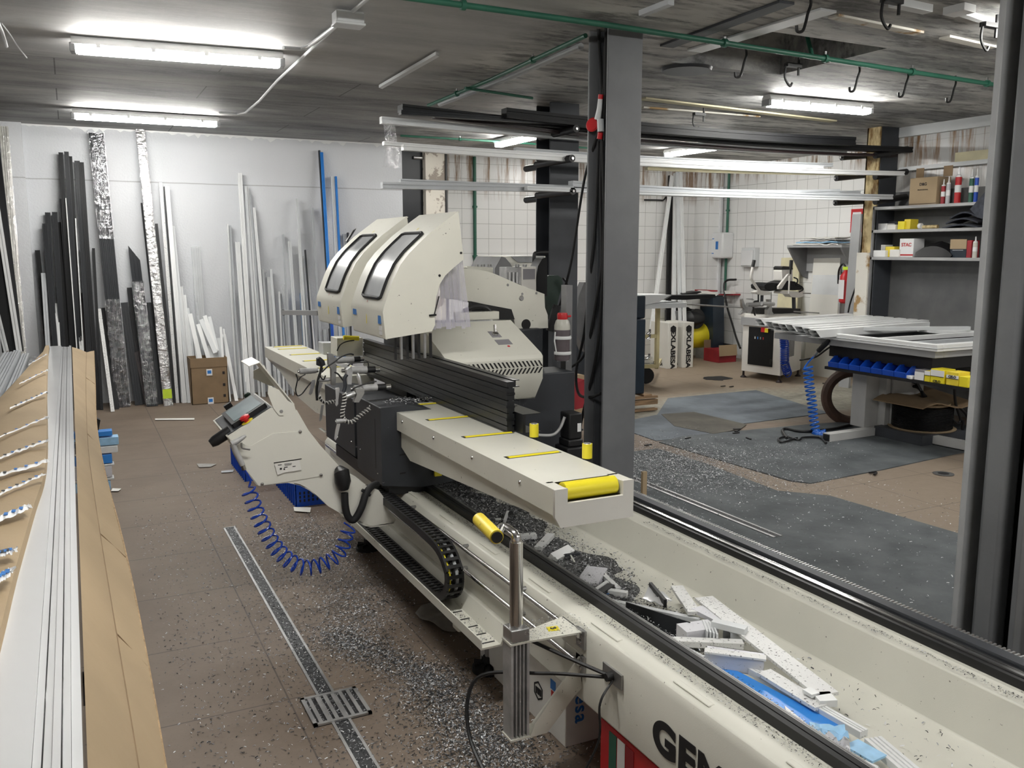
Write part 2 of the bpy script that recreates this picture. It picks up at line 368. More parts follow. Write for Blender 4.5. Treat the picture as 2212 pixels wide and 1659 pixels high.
def rotsec(w, d, g=0):     # channel-like section: w wide, d deep, g grooves on both broad faces
    a, b = w/2, d/2; pts = [(-a, -b)]
    for k in range(g):
        c = -a+w*(k+1)/(g+1); t = w*.07
        pts += [(c-t, -b), (c-t, -b+d*.22), (c+t, -b+d*.22), (c+t, -b)]
    pts.append((a, -b)); pts.append((a, b))
    for k in range(g-1, -1, -1):
        c = -a+w*(k+1)/(g+1); t = w*.05
        pts += [(c+t, b), (c+t, b-d*.22), (c-t, b-d*.22), (c-t, b)]
    pts.append((-a, b)); return pts
def usec(w, d, t):   # open U
    a = w/2
    return [(-a, 0), (a, 0), (a, d), (a-t, d), (a-t, t), (-a+t, t), (-a+t, d), (-a, d)]
def words(body, at, xd, up, size, m, parent, bold=0.0, name='lettering', sx=1.0, depth=.0006, sp=1.0):
    cu = bpy.data.curves.new(name, 'FONT'); cu.body = body; cu.size = size; cu.offset = bold; cu.extrude = depth; cu.space_character = sp; cu.align_x = 'CENTER'; cu.align_y = 'CENTER'
    tmp = bpy.data.objects.new('tmp', cu); COL.objects.link(tmp)
    me = bpy.data.meshes.new_from_object(tmp.evaluated_get(bpy.context.evaluated_depsgraph_get()))
    bpy.data.objects.remove(tmp); bpy.data.curves.remove(cu)
    me.materials.clear(); me.materials.append(MATS[m])
    xd, up = V(xd).normalized(), V(up).normalized(); n = xd.cross(up).normalized(); up = n.cross(xd)
    o0 = V(parent['_o']); rot = Matrix((xd*sx, up, n)).transposed().to_4x4(); rot.translation = V(at)+n*.0012-o0
    me.transform(rot); me.name = name
    o = bpy.data.objects.new(name, me); COL.objects.link(o); o.parent = parent; o['_o'] = tuple(o0); return o
def smooth_path(pts, k=8):    # Catmull-Rom
    pts = [V(p) for p in pts]; q = [pts[0]*2-pts[1]]+pts+[pts[-1]*2-pts[-2]]; out = []
    for i in range(1, len(q)-2):
        for j in range(k):
            t = j/k; a, b, c, d = q[i-1], q[i], q[i+1], q[i+2]
            out.append(.5*((2*b)+(c-a)*t+(2*a-5*b+4*c-d)*t*t+(3*b-a-3*c+d)*t**3))
    out.append(pts[-1]); return out
def coil(path, r, turns, k=12):   # helix around a path
    path = [V(p) for p in path]; n = turns*k; L_ = [0]
    for a, b in zip(path, path[1:]): L_.append(L_[-1]+(b-a).length)
    out = []; j = 0
    for i in range(n+1):
        s_ = L_[-1]*i/n
        while j < len(path)-2 and L_[j+1] < s_: j += 1
        t = (s_-L_[j])/max(1e-6, L_[j+1]-L_[j]); p = path[j].lerp(path[j+1], t); d = (path[j+1]-path[j]).normalized()
        x = d.cross(V((.3, 1, .2))).normalized(); y = d.cross(x); a = 2*math.pi*i/k
        rr = r(i/n) if callable(r) else r
        out.append(p+(x*math.cos(a)+y*math.sin(a))*rr)
    return out
# ================================================================== the room
CH = 2.91     # ceiling height
m = MB(); m.box(-3.2, 9.3, -3.2, 11.3, -.1, 0, 'floor_tile'); struct(m, 'floor')
hx0, hx1, hy0, hy1 = 3.75, 4.72, 4.15, 5.1     # open shaft in the slab
m = MB()
for x0, x1, y0, y1 in ((-3.2, 9.3, -3.2, hy0), (-3.2, 9.3, hy1, 11.3), (-3.2, hx0, hy0, hy1), (hx1, 9.3, hy0, hy1)):
    m.box(x0, x1, y0, y1, CH, CH+.12, 'ceiling_slab')
struct(m, 'ceiling')
m = MB(); m.box(hx0-.02, hx0, hy0, hy1, CH+.12, CH+.7, 'ceiling_slab'); m.box(hx1, hx1+.02, hy0, hy1, CH+.12, CH+.7, 'ceiling_slab')
m.box(hx0, hx1, hy0-.02, hy0, CH+.12, CH+.7, 'ceiling_slab'); m.box(hx0, hx1, hy1, hy1+.02, CH+.12, CH+.7, 'ceiling_slab'); m.box(hx0, hx1, hy0, hy1, CH+.7, CH+.75, 'ceiling_slab')
struct(m, 'trim_1')
WY = 10.42
m = MB(); m.box(-3.2, 3.70, WY, WY+.15, 0, CH, 'white_wall'); struct(m, 'wall_back')
m = MB(); m.box(-.56, -.34, WY-.10, WY, 0, CH, 'white_wall'); struct(m, 'trim_2')
m = MB(); m.box(3.70, 4.005, WY+.1, WY+.15, 0, CH, 'anthracite'); struct(m, 'door_1')
m = MB(); m.box(4.005, 4.26, WY, WY+.7, 0, CH, 'torn_plaster'); struct(m, 'trim_3')
m = MB(); m.box(4.262, 4.285, WY-.02, WY+.7, 0, CH, 'black'); struct(m, 'trim_4')
m = MB(); m.box(3.7, 9.3, 11.15, 11.3, 0, CH, 'tiles_x'); struct(m, 'wall_far')
m = MB(); m.box(8.72, 9.06, 10.9, 11.15, 0, CH, 'tiles_x'); struct(m, 'trim_5')
m = MB(); m.box(9.1, 9.3, 6.95, 11.3, 0, CH, 'tiles_y'); struct(m, 'wall_right')
m = MB(); m.box(7.92, 9.3, 6.80, 6.95, 0, CH, 'tiles_x'); struct(m, 'trim_6')
m = MB(); m.box(7.92, 8.1, -3.2, 6.80, 0, CH, 'tiles_rust'); struct(m, 'wall_side')
m = MB(); m.box(7.86, 7.92, -3.2, 6.80, CH-.10, CH, 'white_pvc2'); struct(m, 'trim_7')
m = MB(); m.box(-3.2, 9.3, -3.3, -3.2, 0, CH, 'white_wall'); struct(m, 'wall_front')
m = MB(); m.box(-3.3, -3.2, -3.2, WY+.15, 0, CH, 'white_wall'); struct(m, 'wall_left')
# raised plaster lip where wall and slab meet
m = MB(); pts = []
for i in range(120):
    x = -.34+i*(4.03/119); pts.append((x, CH-.012-random.random()**3*.045))
m.prism([(x, WY-.006, z) for x, z in pts]+[(3.7, WY-.006, CH), (-.34, WY-.006, CH)], (0, .006, 0), 'white_pvc'); struct(m, 'trim_8')

# ------------------------------------------------------------------ lamps
def lamp(x0, y0, x1, y1, label, z=CH, wdt=.105, grp=None):
    p0, p1 = V((x0, y0, z)), V((x1, y1, z)); c = (p0+p1)/2; d = (p1-p0); Ln = d.length; d.normalize(); u = V((-d.y, d.x, 0)); h = wdt/2
    t = thing('fluorescent_lamp', label, 'lamp', (c.x, c.y, z-.1), grp)
    m = MB(); m.prism([p0+u*a+V((0, 0, b)) for a, b in ((-h, -.052), (h, -.052), (h, -.03), (h*.72, -.004), (-h*.72, -.004), (-h, -.03))], d*Ln, 'fixture'); m.build('housing', t, bevel=.004)
    m = MB(); e0, e1 = p0+d*.03, p1-d*.03
    m.prism([e0+u*a+V((0, 0, b)) for a, b in ((-h*.9, -.053), (-h*.86, -.075), (-h*.6, -.098), (h*.6, -.098), (h*.86, -.075), (h*.9, -.053))], e1-e0, 'tube_glow'); m.build('diffuser', t)
    for q in (p0, p1):
        m = MB(); s_ = 1 if q is p0 else -1
        m.obox(q+d*(.006*s_)+V((0, 0, -.07)), d*.016, u*h*.9, V((0, 0, .026)), 'glass'); m.build('end_cap', t, bevel=.004)
    for f in (.12, .37, .62, .88):
        m = MB()
        for s_ in (-1, 1): m.obox(p0+d*Ln*f+u*h*s_+V((0, 0, -.052)), d*.012, u*.006, V((0, 0, .016)), 'fixture')
        m.build('clip', t)
    return t
LG = None
lamp(.10, 6.09, 1.32, 5.97, 'twin tube lamp on the pale ceiling, nearer of the two over the left aisle')
lamp(.11, 9.08, 1.37, 9.06, 'twin tube lamp on the sooty ceiling, in front of the white back wall')
lamp(5.20, 5.76, 6.32, 5.71, 'lit tube lamp among the hooks on the right ceiling')
lamp(4.52, 8.20, 4.50, 9.40, 'tube lamp seen end-on above the far tiled bay, left of the front column')
lamp(6.92, 8.20, 6.88, 9.40, 'tube lamp seen end-on above the far tiled bay, behind the hung profiles')
lamp(4.50, 3.08, 5.75, 3.04, 'tube lamp at the top right corner, cut by the right column')
lamp(.10, 2.3, 1.35, 2.3, 'unseen tube lamp added on the ceiling above the viewpoint')  # out of view, added to raise the light in the room
lamp(1.6, -.6, 2.85, -.6, 'unseen tube lamp added on the ceiling behind the viewpoint')  # added behind the camera as extra fill light
lamp(5.2, 0.2, 6.45, 0.2, 'unseen tube lamp added on the ceiling behind the right column')  # another unseen lamp, added to brighten the right side
# conduit, junction box
C3 = lambda x, y, z=CH-.02: P(x, y, Z=z)
m = MB(); m.tube([P(612, 103, Z=2.86), P(650, 106, Z=2.88), P(668, 98, Z=2.885), P(735, 48, Z=2.885)], .011, 'white_pvc2', 8)
m.tube([P(475, 243, Z=2.86), P(510, 246, Z=2.885), P(530, 243, Z=2.885), P(560, 218, Z=2.885), P(600, 173, Z=2.885), P(735, 48, Z=2.885), P(800, -8, Z=2.885)], .010, 'white_pvc2', 8)
single(m, 'white_conduit', 'white plastic conduit running along the left ceiling between the two lamps', 'pipe')
t = thing('junction_box', 'white junction box on the ceiling where the conduits meet', 'electrical box', P(752, 38, Z=2.84))
q = P(752, 40, Z=2.86); m = MB(); m.obox(q, (.075, 0, 0), (0, .05, 0), (0, 0, .03), 'white_pvc2'); m.build('housing', t, bevel=.006)
m = MB(); m.obox(q-V((0, 0, .034)), (.08, 0, 0), (0, .055, 0), (0, 0, .006), 'white_pvc2'); m.build('lid', t, bevel=.003)
m = MB(); m.tube([P(-6, 45, Z=2.88), P(5, 70, Z=2.88), P(14, 100, Z=2.88)], .010, 'white_pvc2', 8); single(m, 'white_pipe_end', 'short end of white conduit at the left edge of the ceiling', 'pipe')
m = MB(); m.tube(smooth_path([P(3, 50, Z=2.87), P(22, 75, Z=2.85), P(38, 100, Z=2.82), P(58, 125, Z=2.80)]), .004, 'white_pvc2', 6); single(m, 'loose_white_cable', 'loose white cable hanging at the left edge of the ceiling', 'cable')
# green compressed air pipes
def pipe(pts, r, label, cl=None, z=None):
    t = thing('green_air_pipe', label, 'pipe', pts[0]); m = MB(); m.tube(pts, r, 'green', 10); m.build('pipe_run', t)
    for a, b in zip(pts, pts[1:]):
        a, b = V(a), V(b); n = int((b-a).length/.9)
        for k in range(1, n+1):
            c = a.lerp(b, k/(n+1)); d = (b-a).normalized(); m = MB(); m.cyl(c-d*.012, c+d*.012, r*1.6, 'green', 10)
            m.obox(c+V((0, 0, r*1.5)), d*.008, d.cross(V((0, 0, 1))).normalized()*.004 if abs(d.z) < .9 else V((.004, 0, 0)), (0, 0, r*1.3), 'steel'); m.build('pipe_clip', t)
    return t
pipe([(1.0, 4.25, 2.86), (2.7, 4.27, 2.86), (7.86, 4.57, 2.86)], .016, 'long green air pipe crossing the ceiling from top left to the right wall')
pipe([P(1265, 77, Z=2.86), P(1060, 172, Z=2.86), P(925, 228, Z=2.86)], .014, 'green air pipe slanting on the ceiling left of the front column')
pipe([P(1005, 190, Z=2.85), P(1150, 212, Z=2.85)], .011, 'thin green air pipe on the ceiling left of the dark rack column')
pipe([P(865, 293, Z=2.86), P(1115, 308, Z=2.86), P(1300, 322, Z=2.86)], .012, 'green air pipe on the ceiling above the hung profiles')
pipe([(4.98, 11.12, 2.89), (4.98, 11.12, .9)], .022, 'green pipe dropping down the far tiled wall behind the saw hoods')
pipe([(9.06, 10.78, 2.89), (9.06, 10.78, .95)], .02, 'green pipe dropping down the tiled wall by the towel dispenser')
pipe([(4.38, 4.70, 3.55), (4.36, 4.42, 2.87)], .014, 'short green air pipe dropping out of the ceiling shaft')
m = MB(); m.tube([P(1255, 100, Z=2.885), P(1090, 172, Z=2.885), P(950, 225, Z=2.885)], .022, 'grey_pvc', 8); single(m, 'grey_conduit', 'grey conduit beside the slanting green pipe on the ceiling', 'pipe')
m = MB(); m.obox((P(822, 188, Z=2.885)+P(945, 117, Z=2.885))/2, (P(945, 117, Z=2.885)-P(822, 188, Z=2.885))/2, (.02, .02, 0), (0, 0, .01), 'white_pvc2'); single(m, 'white_ceiling_batten', 'white batten on the ceiling above the hung profiles, left part', 'batten')
def batten(a, b, wd, mt, label, z=2.902, name='ceiling_batten', th=.007):
    a, b = P(*a, Z=z), P(*b, Z=z); d = (b-a)/2; u = V((-d.y, d.x, 0)).normalized()*wd
    m = MB(); m.obox((a+b)/2, d, u, (0, 0, th), mt); single(m, name, label, 'batten', bevel=.002)
batten((1388, 213), (1800, 262), .045, 'board_yellow', 'long cream batten on the ceiling behind the right tube lamp')
batten((1388, 232), (1640, 252), .02, 'rust_cream', 'rust stained strip on the ceiling next to the long cream batten')
batten((1800, 35), (1985, 72), .035, 'rust_cream', 'upper rust stained strip on the right ceiling near the hooks')
batten((2040, 80), (2142, 103), .035, 'rust_cream', 'lower rust stained strip beside the right column top')
batten((1440, 100), (1700, 5), .05, 'grey_dark', 'dark steel channel slanting across the right ceiling')
batten((1500, 110), (1790, 22), .06, 'white_pvc2', 'dirty white board slanting beside the dark channel on the ceiling')
batten((1386, 27), (1450, 2), .02, 'grey_pvc', 'short pale pipe at the ceiling right beside the front column', th=.02)
batten((2070, 22), (2150, 50), .02, 'white_pvc', 'white lamp batten at the top right of the ceiling', th=.02)
batten((2060, 14), (2085, 20), .06, 'white_pvc', 'small white ceiling box at the top right', th=.03, name='ceiling_box')
batten((1930, 0), (2005, 16), .03, 'white_pvc2', 'stub of white pipe at the top right ceiling', th=.03)
m = MB(); c = P(1483, 148, Z=2.9); m.lathe(c-V((0, 0, .02)), [(.17, 0), (.18, .02)], 'grey_dark', 24); single(m, 'ceiling_vent_cap', 'dark oval vent cap on the ceiling right of the front column', 'vent')
def hook(x, y, kind, label):
    c = P(x, y, Z=2.78); m = MB(); k = .07
    if kind == 's':
        pts = [c+V((a*k, 0, b*k)) for a, b in ((.2, 1.8), (.35, 1.1), (.1, .4), (-.05, -.2), (-.3, -.8), (-.8, -.9), (-.9, -.5))]
        m.tube(smooth_path(pts, 5), .008, 'black', 6)
    else:
        m.obox(c+V((0, 0, .06)), (.06, 0, 0), (0, .02, 0), (0, 0, .012), 'black')
        m.tube(smooth_path([c+V((-.06, 0, .06)), c+V((-.065, 0, -.02)), c+V((-.02, 0, -.07)), c+V((.0, 0, -.05))], 5), .008, 'black', 6)
        m.tube([c+V((.05, 0, .12)), c+V((.05, 0, .0))], .009, 'black', 6)
    single(m, 'ceiling_hook', label, 'hook', 'black hooks hanging from the right ceiling')
hook(1605, 145, 's', 'black S hook left of the ceiling shaft, above the long cream batten')
hook(1712, 162, 'c', 'black clamp hook just above the left end of the right tube lamp')
hook(1850, 178, 's', 'black S hook above the right end of the right tube lamp')
hook(1955, 190, 's', 'black S hook, second from the right column along the ceiling')
hook(2058, 202, 's', 'black S hook nearest the right column')
hook(1925, 30, 'c', 'large black clamp hook at the top of the right ceiling')
hook(2137, 80, 'c', 'black clamp hook touching the right column outline')
hook(1742, 42, 's', 'black S hook on the edge of the ceiling shaft')
hook(1510, 262, 'c', 'small black clamp hook above the dark hung profiles')

# ------------------------------------------------------------------ steel columns
def hcol(name, x0, x1, y0, y1, label, fm='column_light', wm='column_grey', tf=.014, z0=0.0, z1=CH, flange='y'):
    t = thing(name, label, 'column', ((x0+x1)/2, (y0+y1)/2, z0))
    for nm, yy in (('near_flange', y0), ('far_flange', y1-tf)):
        m = MB(); m.box(x0, x1, yy, yy+tf, z0, z1, fm); m.build('flange', t, bevel=.003)
    m = MB(); c = (x0+x1)/2; m.box(c-.006, c+.006, y0+tf, y1-tf, z0, z1, wm); m.build('web', t)
    m = MB(); m.box(x0-.05, x1+.05, y0-.05, y1+.05, z0, z0+.015, wm); m.build('base_plate', t)
    return t
# front column: two channels welded into a box, cables run down its recess
t = thing('steel_column', 'grey steel column in the middle foreground with black cables down its side', 'column', (2.9, 4.45, 0))
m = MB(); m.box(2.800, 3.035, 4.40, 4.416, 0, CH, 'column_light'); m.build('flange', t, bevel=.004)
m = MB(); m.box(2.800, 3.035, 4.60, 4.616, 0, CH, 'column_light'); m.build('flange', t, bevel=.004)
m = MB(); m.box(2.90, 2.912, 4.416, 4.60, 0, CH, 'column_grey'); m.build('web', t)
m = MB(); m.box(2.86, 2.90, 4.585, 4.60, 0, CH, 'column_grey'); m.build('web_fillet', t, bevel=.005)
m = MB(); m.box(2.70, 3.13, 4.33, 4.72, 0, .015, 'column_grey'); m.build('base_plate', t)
hcol('steel_column', 3.80, 4.09, 6.88, 7.14, 'dark steel rack column behind the hung profiles, left of the front column', 'grey_dark', 'grey_dark')
t = thing('steel_column', 'rust streaked steel column at the left end of the grey shelving', 'column', (7.7, 6.78, 0))
m = MB(); m.box(7.60, 7.76, 6.85, 6.87, 0, CH, 'rusted'); m.box(7.60, 7.62, 6.70, 6.87, 0, CH, 'rusted'); m.build('rusted_flange', t, bevel=.003)
m = MB(); m.box(7.62, 7.87, 6.69, 6.705, 0, CH, 'grey_dark'); m.build('grey_flange', t, bevel=.003)
# right foreground pair
t = thing('steel_column', 'large grey steel column at the right edge, beside the saw bed', 'column', (3.2, 2.1, 0))
m = MB(); m.box(3.10, 3.30, 2.205, 2.232, 0, CH, 'steel_lit'); m.build('flange', t, bevel=.003)  # paler than the other flange: its lit edge is put into the colour
m = MB(); m.box(3.20, 3.21, 2.0, 2.205, 0, CH, 'black'); m.build('web', t)  # black stands in for the shade inside the recess
m = MB(); m.box(3.105, 3.19, 2.055, 2.15, 0, CH, 'column_light'); m.build('square_tube', t, bevel=.018)
m = MB(); m.box(3.10, 3.30, 1.968, 1.99, 0, CH, 'column_light'); m.build('flange', t, bevel=.003)
m = MB(); m.box(3.02, 3.34, 1.90, 2.30, 0, .015, 'column_grey'); m.build('base_plate', t)
m = MB(); m.box(3.13, 3.14, 1.70, 1.93, 0, .42, 'cardboard'); single(m, 'cardboard_sheet', 'strip of cardboard standing behind the column at the far right edge', 'cardboard')

# ================================================================== double head saw
saw = thing('double_head_saw', 'long cream double head mitre saw with raised hoods, grey cabinets and a chip filled bed', 'saw', (1.8, 3.5, 0))
# bed
Y0, Y1 = .35, 5.30
m = MB(); sec = [(1.345, .255), (1.345, .475), (1.36, .497), (1.39, .505), (1.455, .49), (1.455, .497), (1.545, .497), (1.56, .47), (1.60, .345), (2.04, .332), (2.075, .345), (2.118, .487), (2.14, .497), (2.15, .505), (2.32, .505), (2.345, .49), (2.345, .255), (2.33, .24), (1.36, .24)]
m.prism([(x, Y0, z) for x, z in sec], (0, Y1-Y0, 0), 'cream'); bed = m.build('bed', saw, bevel=.006)
for x0, x1, z0, z1, mt in ((1.462, 1.50, .497, .525, 'black'), (1.503, 1.516, .497, .521, 'steel')):
    m = MB(); m.ext(rotsec(x1-x0, z1-z0, 1), ((x0+x1)/2, Y0, (z0+z1)/2), ((x0+x1)/2, Y1, (z0+z1)/2), (0, 0, 1), mt); m.build('guide_rail', saw)
m = MB(); m.ext(rotsec(.03, .03, 1), (2.20, Y0, .52), (2.20, Y1, .52), (0, 0, 1), 'chrome'); m.build('guide_rail', saw)
m = MB(); m.box(2.165, 2.184, Y0, Y1, .505, .53, 'black'); m.build('rail_seat', saw)
m = MB(); m.box(2.222, 2.262, Y0, Y1, .505, .545, 'grey_dark'); m.build('rack_bar', saw)
m = MB(); m.box(2.262, 2.29, Y0, Y1, .505, .535, 'steel')
y = Y0
while y < 5.25: m.box(2.262, 2.288, y, y+.006, .535, .542, 'steel'); y += .014
m.build('toothed_rack', saw)
for k in range(12): m = MB(); m.box(1.375, 1.395, .8+k*.42, .95+k*.42, .502, .5065, 'cream'); m.build('weld_seam', saw, bevel=.003)
words('GEM', (1.344, 1.68, .345), (0, -1, 0), (0, 0, 1), .125, 'ink', saw, .006, sx=1.12, sp=1.12)
def foot(x, y, top, lab=None):
    f = MB(); f.cyl((x, y, .03), (x, y, top), .014, 'steel', 12); f.lathe((x, y, 0), [(.064, 0), (.064, .018), (.05, .026), (.022, .034), (.02, .06)], 'rubber', 24)
    for a in range(8):
        c_, s_ = math.cos(a*math.pi/4), math.sin(a*math.pi/4); f.obox((x+c_*.035, y+s_*.035, .03), (c_*.024, s_*.024, 0), (-s_*.003, c_*.003, 0), (0, 0, .008), 'rubber')
    f.build('levelling_foot', saw)
for x in (1.38, 2.26):
    for y in (2.98, 4.57, 1.0): foot(x, y, .24)
# cable tray, chain, rods
m = MB(); m.prism([(x, 2.70, z) for x, z in ((1.222, .235), (1.222, .272), (1.227, .272), (1.227, .242), (1.30, .242), (1.325, .30), (1.345, .30), (1.345, .294), (1.33, .294), (1.305, .235))], (0, 2.2, 0), 'cream')
m.build('cable_tray', saw)
m = MB()
for k in range(5): m.box(1.24, 1.292, 2.73+k*.075, 2.737+k*.075, .2425, .2435, 'black')
m.build('tray_slots', saw)
m = MB(); m.box(1.235, 1.345, 2.94, 3.00, .20, .236, 'cream'); m.build('tray_bracket', saw, bevel=.008)
m = MB(); m.box(1.235, 1.345, 4.54, 4.60, .20, .236, 'cream'); m.build('tray_bracket', saw, bevel=.008)
def chain(path, x, wd):
    m = MB(); pts = smooth_path(path, 4); L_ = [0]
    for a, b in zip(pts, pts[1:]): L_.append(L_[-1]+(b-a).length)
    n = int(L_[-1]/.032)
    for i in range(n):
        s_ = (i+.5)*L_[-1]/n; j = max(k for k in range(len(L_)) if L_[k] <= s_); j = min(j, len(pts)-2)
        c = pts[j].lerp(pts[j+1], (s_-L_[j])/(L_[j+1]-L_[j])); d = (pts[j+1]-pts[j]).normalized(); nrm = V((1, 0, 0)).cross(d)
        for s2 in (-1, 1): m.obox(c+V((s2*wd/2, 0, 0)), d*.0175, (.004, 0, 0), nrm*.016, 'black')
        for s2 in (-1, 1): m.obox(c+nrm*.013*s2, d*.007, (wd/2, 0, 0), nrm*.0025, 'black')
    m.tube([p+V((-.02, 0, 0)) for p in pts], .006, 'yellow_clean', 6); m.tube([p+V((.012, 0, 0)) for p in pts], .007, 'grey_pvc', 6); m.tube([p+V((-.002, 0, 0)) for p in pts], .007, 'black', 6)
    return m
cx = 1.262
m = chain([(cx, 4.05, .50), (cx, 3.6, .495), (cx, 3.3, .49), (cx, 3.14, .475), (cx, 3.06, .43), (cx, 3.035, .38), (cx, 3.06, .32), (cx, 3.14, .275), (cx, 3.3, .262), (cx, 3.9, .262), (cx, 4.7, .262)], cx, .062)
m.build('cable_chain', saw, smooth=False)
for z in (.475, .385):
    m = MB(); m.cyl((1.328, 2.2, z), (1.328, 5.2, z), .0085, 'chrome', 10)
    for y in (2.6, 3.1, 3.7): m.cyl((1.328, y, z+.006), (1.35, y, z+.006), .008, 'steel', 8)
    m.build('guide_rod', saw)
for y, z in ((2.21, .46), (2.21, .375)):
    m = MB(); m.box(1.338, 1.346, y-.025, y+.025, z-.03, z+.03, 'steel')
    for a in (-.012, .012): m.lathe((1.338, y, z+a), [(.009, 0), (.007, .004)], 'chrome', 10, (-1, 0, 0))
    m.build('mounting_plate', saw)
m = MB(); m.box(1.338, 1.346, 1.98, 2.08, .395, .44, 'steel'); m.lathe((1.338, 2.03, .417), [(.014, 0), (.012, .02)], 'black', 12, (-1, 0, 0)); m.build('cable_gland', saw)
for pts, r in (([(1.335, 2.03, .417), (1.25, 2.18, .44), (1.20, 2.30, .45)], .006), ([(1.335, 2.04, .41), (1.2, 2.2, .38), (1.05, 2.35, .33), (1.0, 2.3, .18), (1.02, 2.1, .08), (1.12, 2.0, .06)], .006), ([(1.335, 2.02, .41), (1.28, 2.0, .36), (1.27, 1.99, .25), (1.20, 2.0, .12)], .0035)):
    m = MB(); m.tube(smooth_path(pts), r, 'black', 6); m.build('cable', saw)
# support stand with swivelling roller
px_, py_ = 1.136, 2.25
a_, b_ = P(1073, 1160, Z=.815), P(1035, 1122, Z=.818)
m = MB(); m.tube(smooth_path([(px_, py_, .49), (px_, py_, .79)], 2), .0205, 'chrome', 18)
m.tube(smooth_path([(px_, py_, .785), (px_, py_+.003, .803), (px_-.004, py_+.02, .812), (px_-.012, py_+.07, .815), a_], 5), .0155, 'chrome', 14); m.build('stand_tube', saw)
m = MB(); a_, b_ = P(1073, 1160, Z=.815), P(1035, 1122, Z=.818); m.tube([a_, b_], .0215, 'yellow', 20); m.tube([a_+(a_-b_)*.04, a_], .017, 'black', 16); m.build('roller', saw)
m = MB(); m.box(px_-.031, px_+.031, py_-.03, py_+.03, .485, .525, 'steel'); m.build('clamp_collar', saw, bevel=.003)
m = MB(); m.ext(rotsec(.062, .056, 4), (px_, py_, .175), (px_, py_, .485), (0, 1, 0), 'alu_matt'); m.build('stand_profile', saw)
BY = P(1243, 1372, X=1.345).y
m = MB(); m.prism([(px_-.035, py_-.032, .478), (px_+.03, py_-.032, .478), (1.345, BY-.05, .478), (1.345, BY+.08, .478), (px_+.03, py_+.03, .478), (px_-.035, py_+.03, .478)], (0, 0, .006), 'cream')
m.box(1.339, 1.347, BY-.05, BY+.08, .41, .484, 'cream'); m.build('stand_bracket', saw, bevel=.002)
lc = V((1.27, BY+.01, .4848)); m = MB(); m.obox(lc, (.018, -.004, 0), (.004, .015, 0), (0, 0, .0008), 'yellow_clean'); lb = m.build('number_label', saw)
words('3', lc+V((0, 0, .0008)), (0, -1, 0), (1, 0, 0), .026, 'ink', saw, .001)
B2 = P(1243, 1455, X=1.345); 
m = MB(); m.prism([(px_-.035, py_-.034, .170), (px_+.03, py_-.034, .170), (px_+.07, py_-.034, .170), (px_+.07, py_+.03, .170), (px_-.035, py_+.03, .170)], (0, 0, .006), 'cream')
m.prism([(px_+.03, py_-.036, .172), (px_+.09, py_-.036, .172), (1.345, B2.y-.04, .30), (1.345, B2.y-.04, .40), (1.335, B2.y-.04, .40), (px_+.05, py_-.036, .215)], (0, .006, 0), 'cream')
m.prism([(px_+.07, py_-.034, .172), (1.345, B2.y-.04, .295), (1.345, B2.y+.05, .295), (px_+.07, py_+.03, .172)], (0, 0, .005), 'cream')
m.box(1.338, 1.347, B2.y-.04, B2.y+.05, .295, .41, 'cream'); m.build('stand_bracket', saw, bevel=.002)
for y, z in ((BY-.03, .44), (BY+.05, .44), (B2.y, .385), (B2.y, .33)): m = MB(); m.lathe((1.339, y, z), [(.008, 0), (.006, .005)], 'steel', 10, (-1, 0, 0)); m.build('bolt', saw)

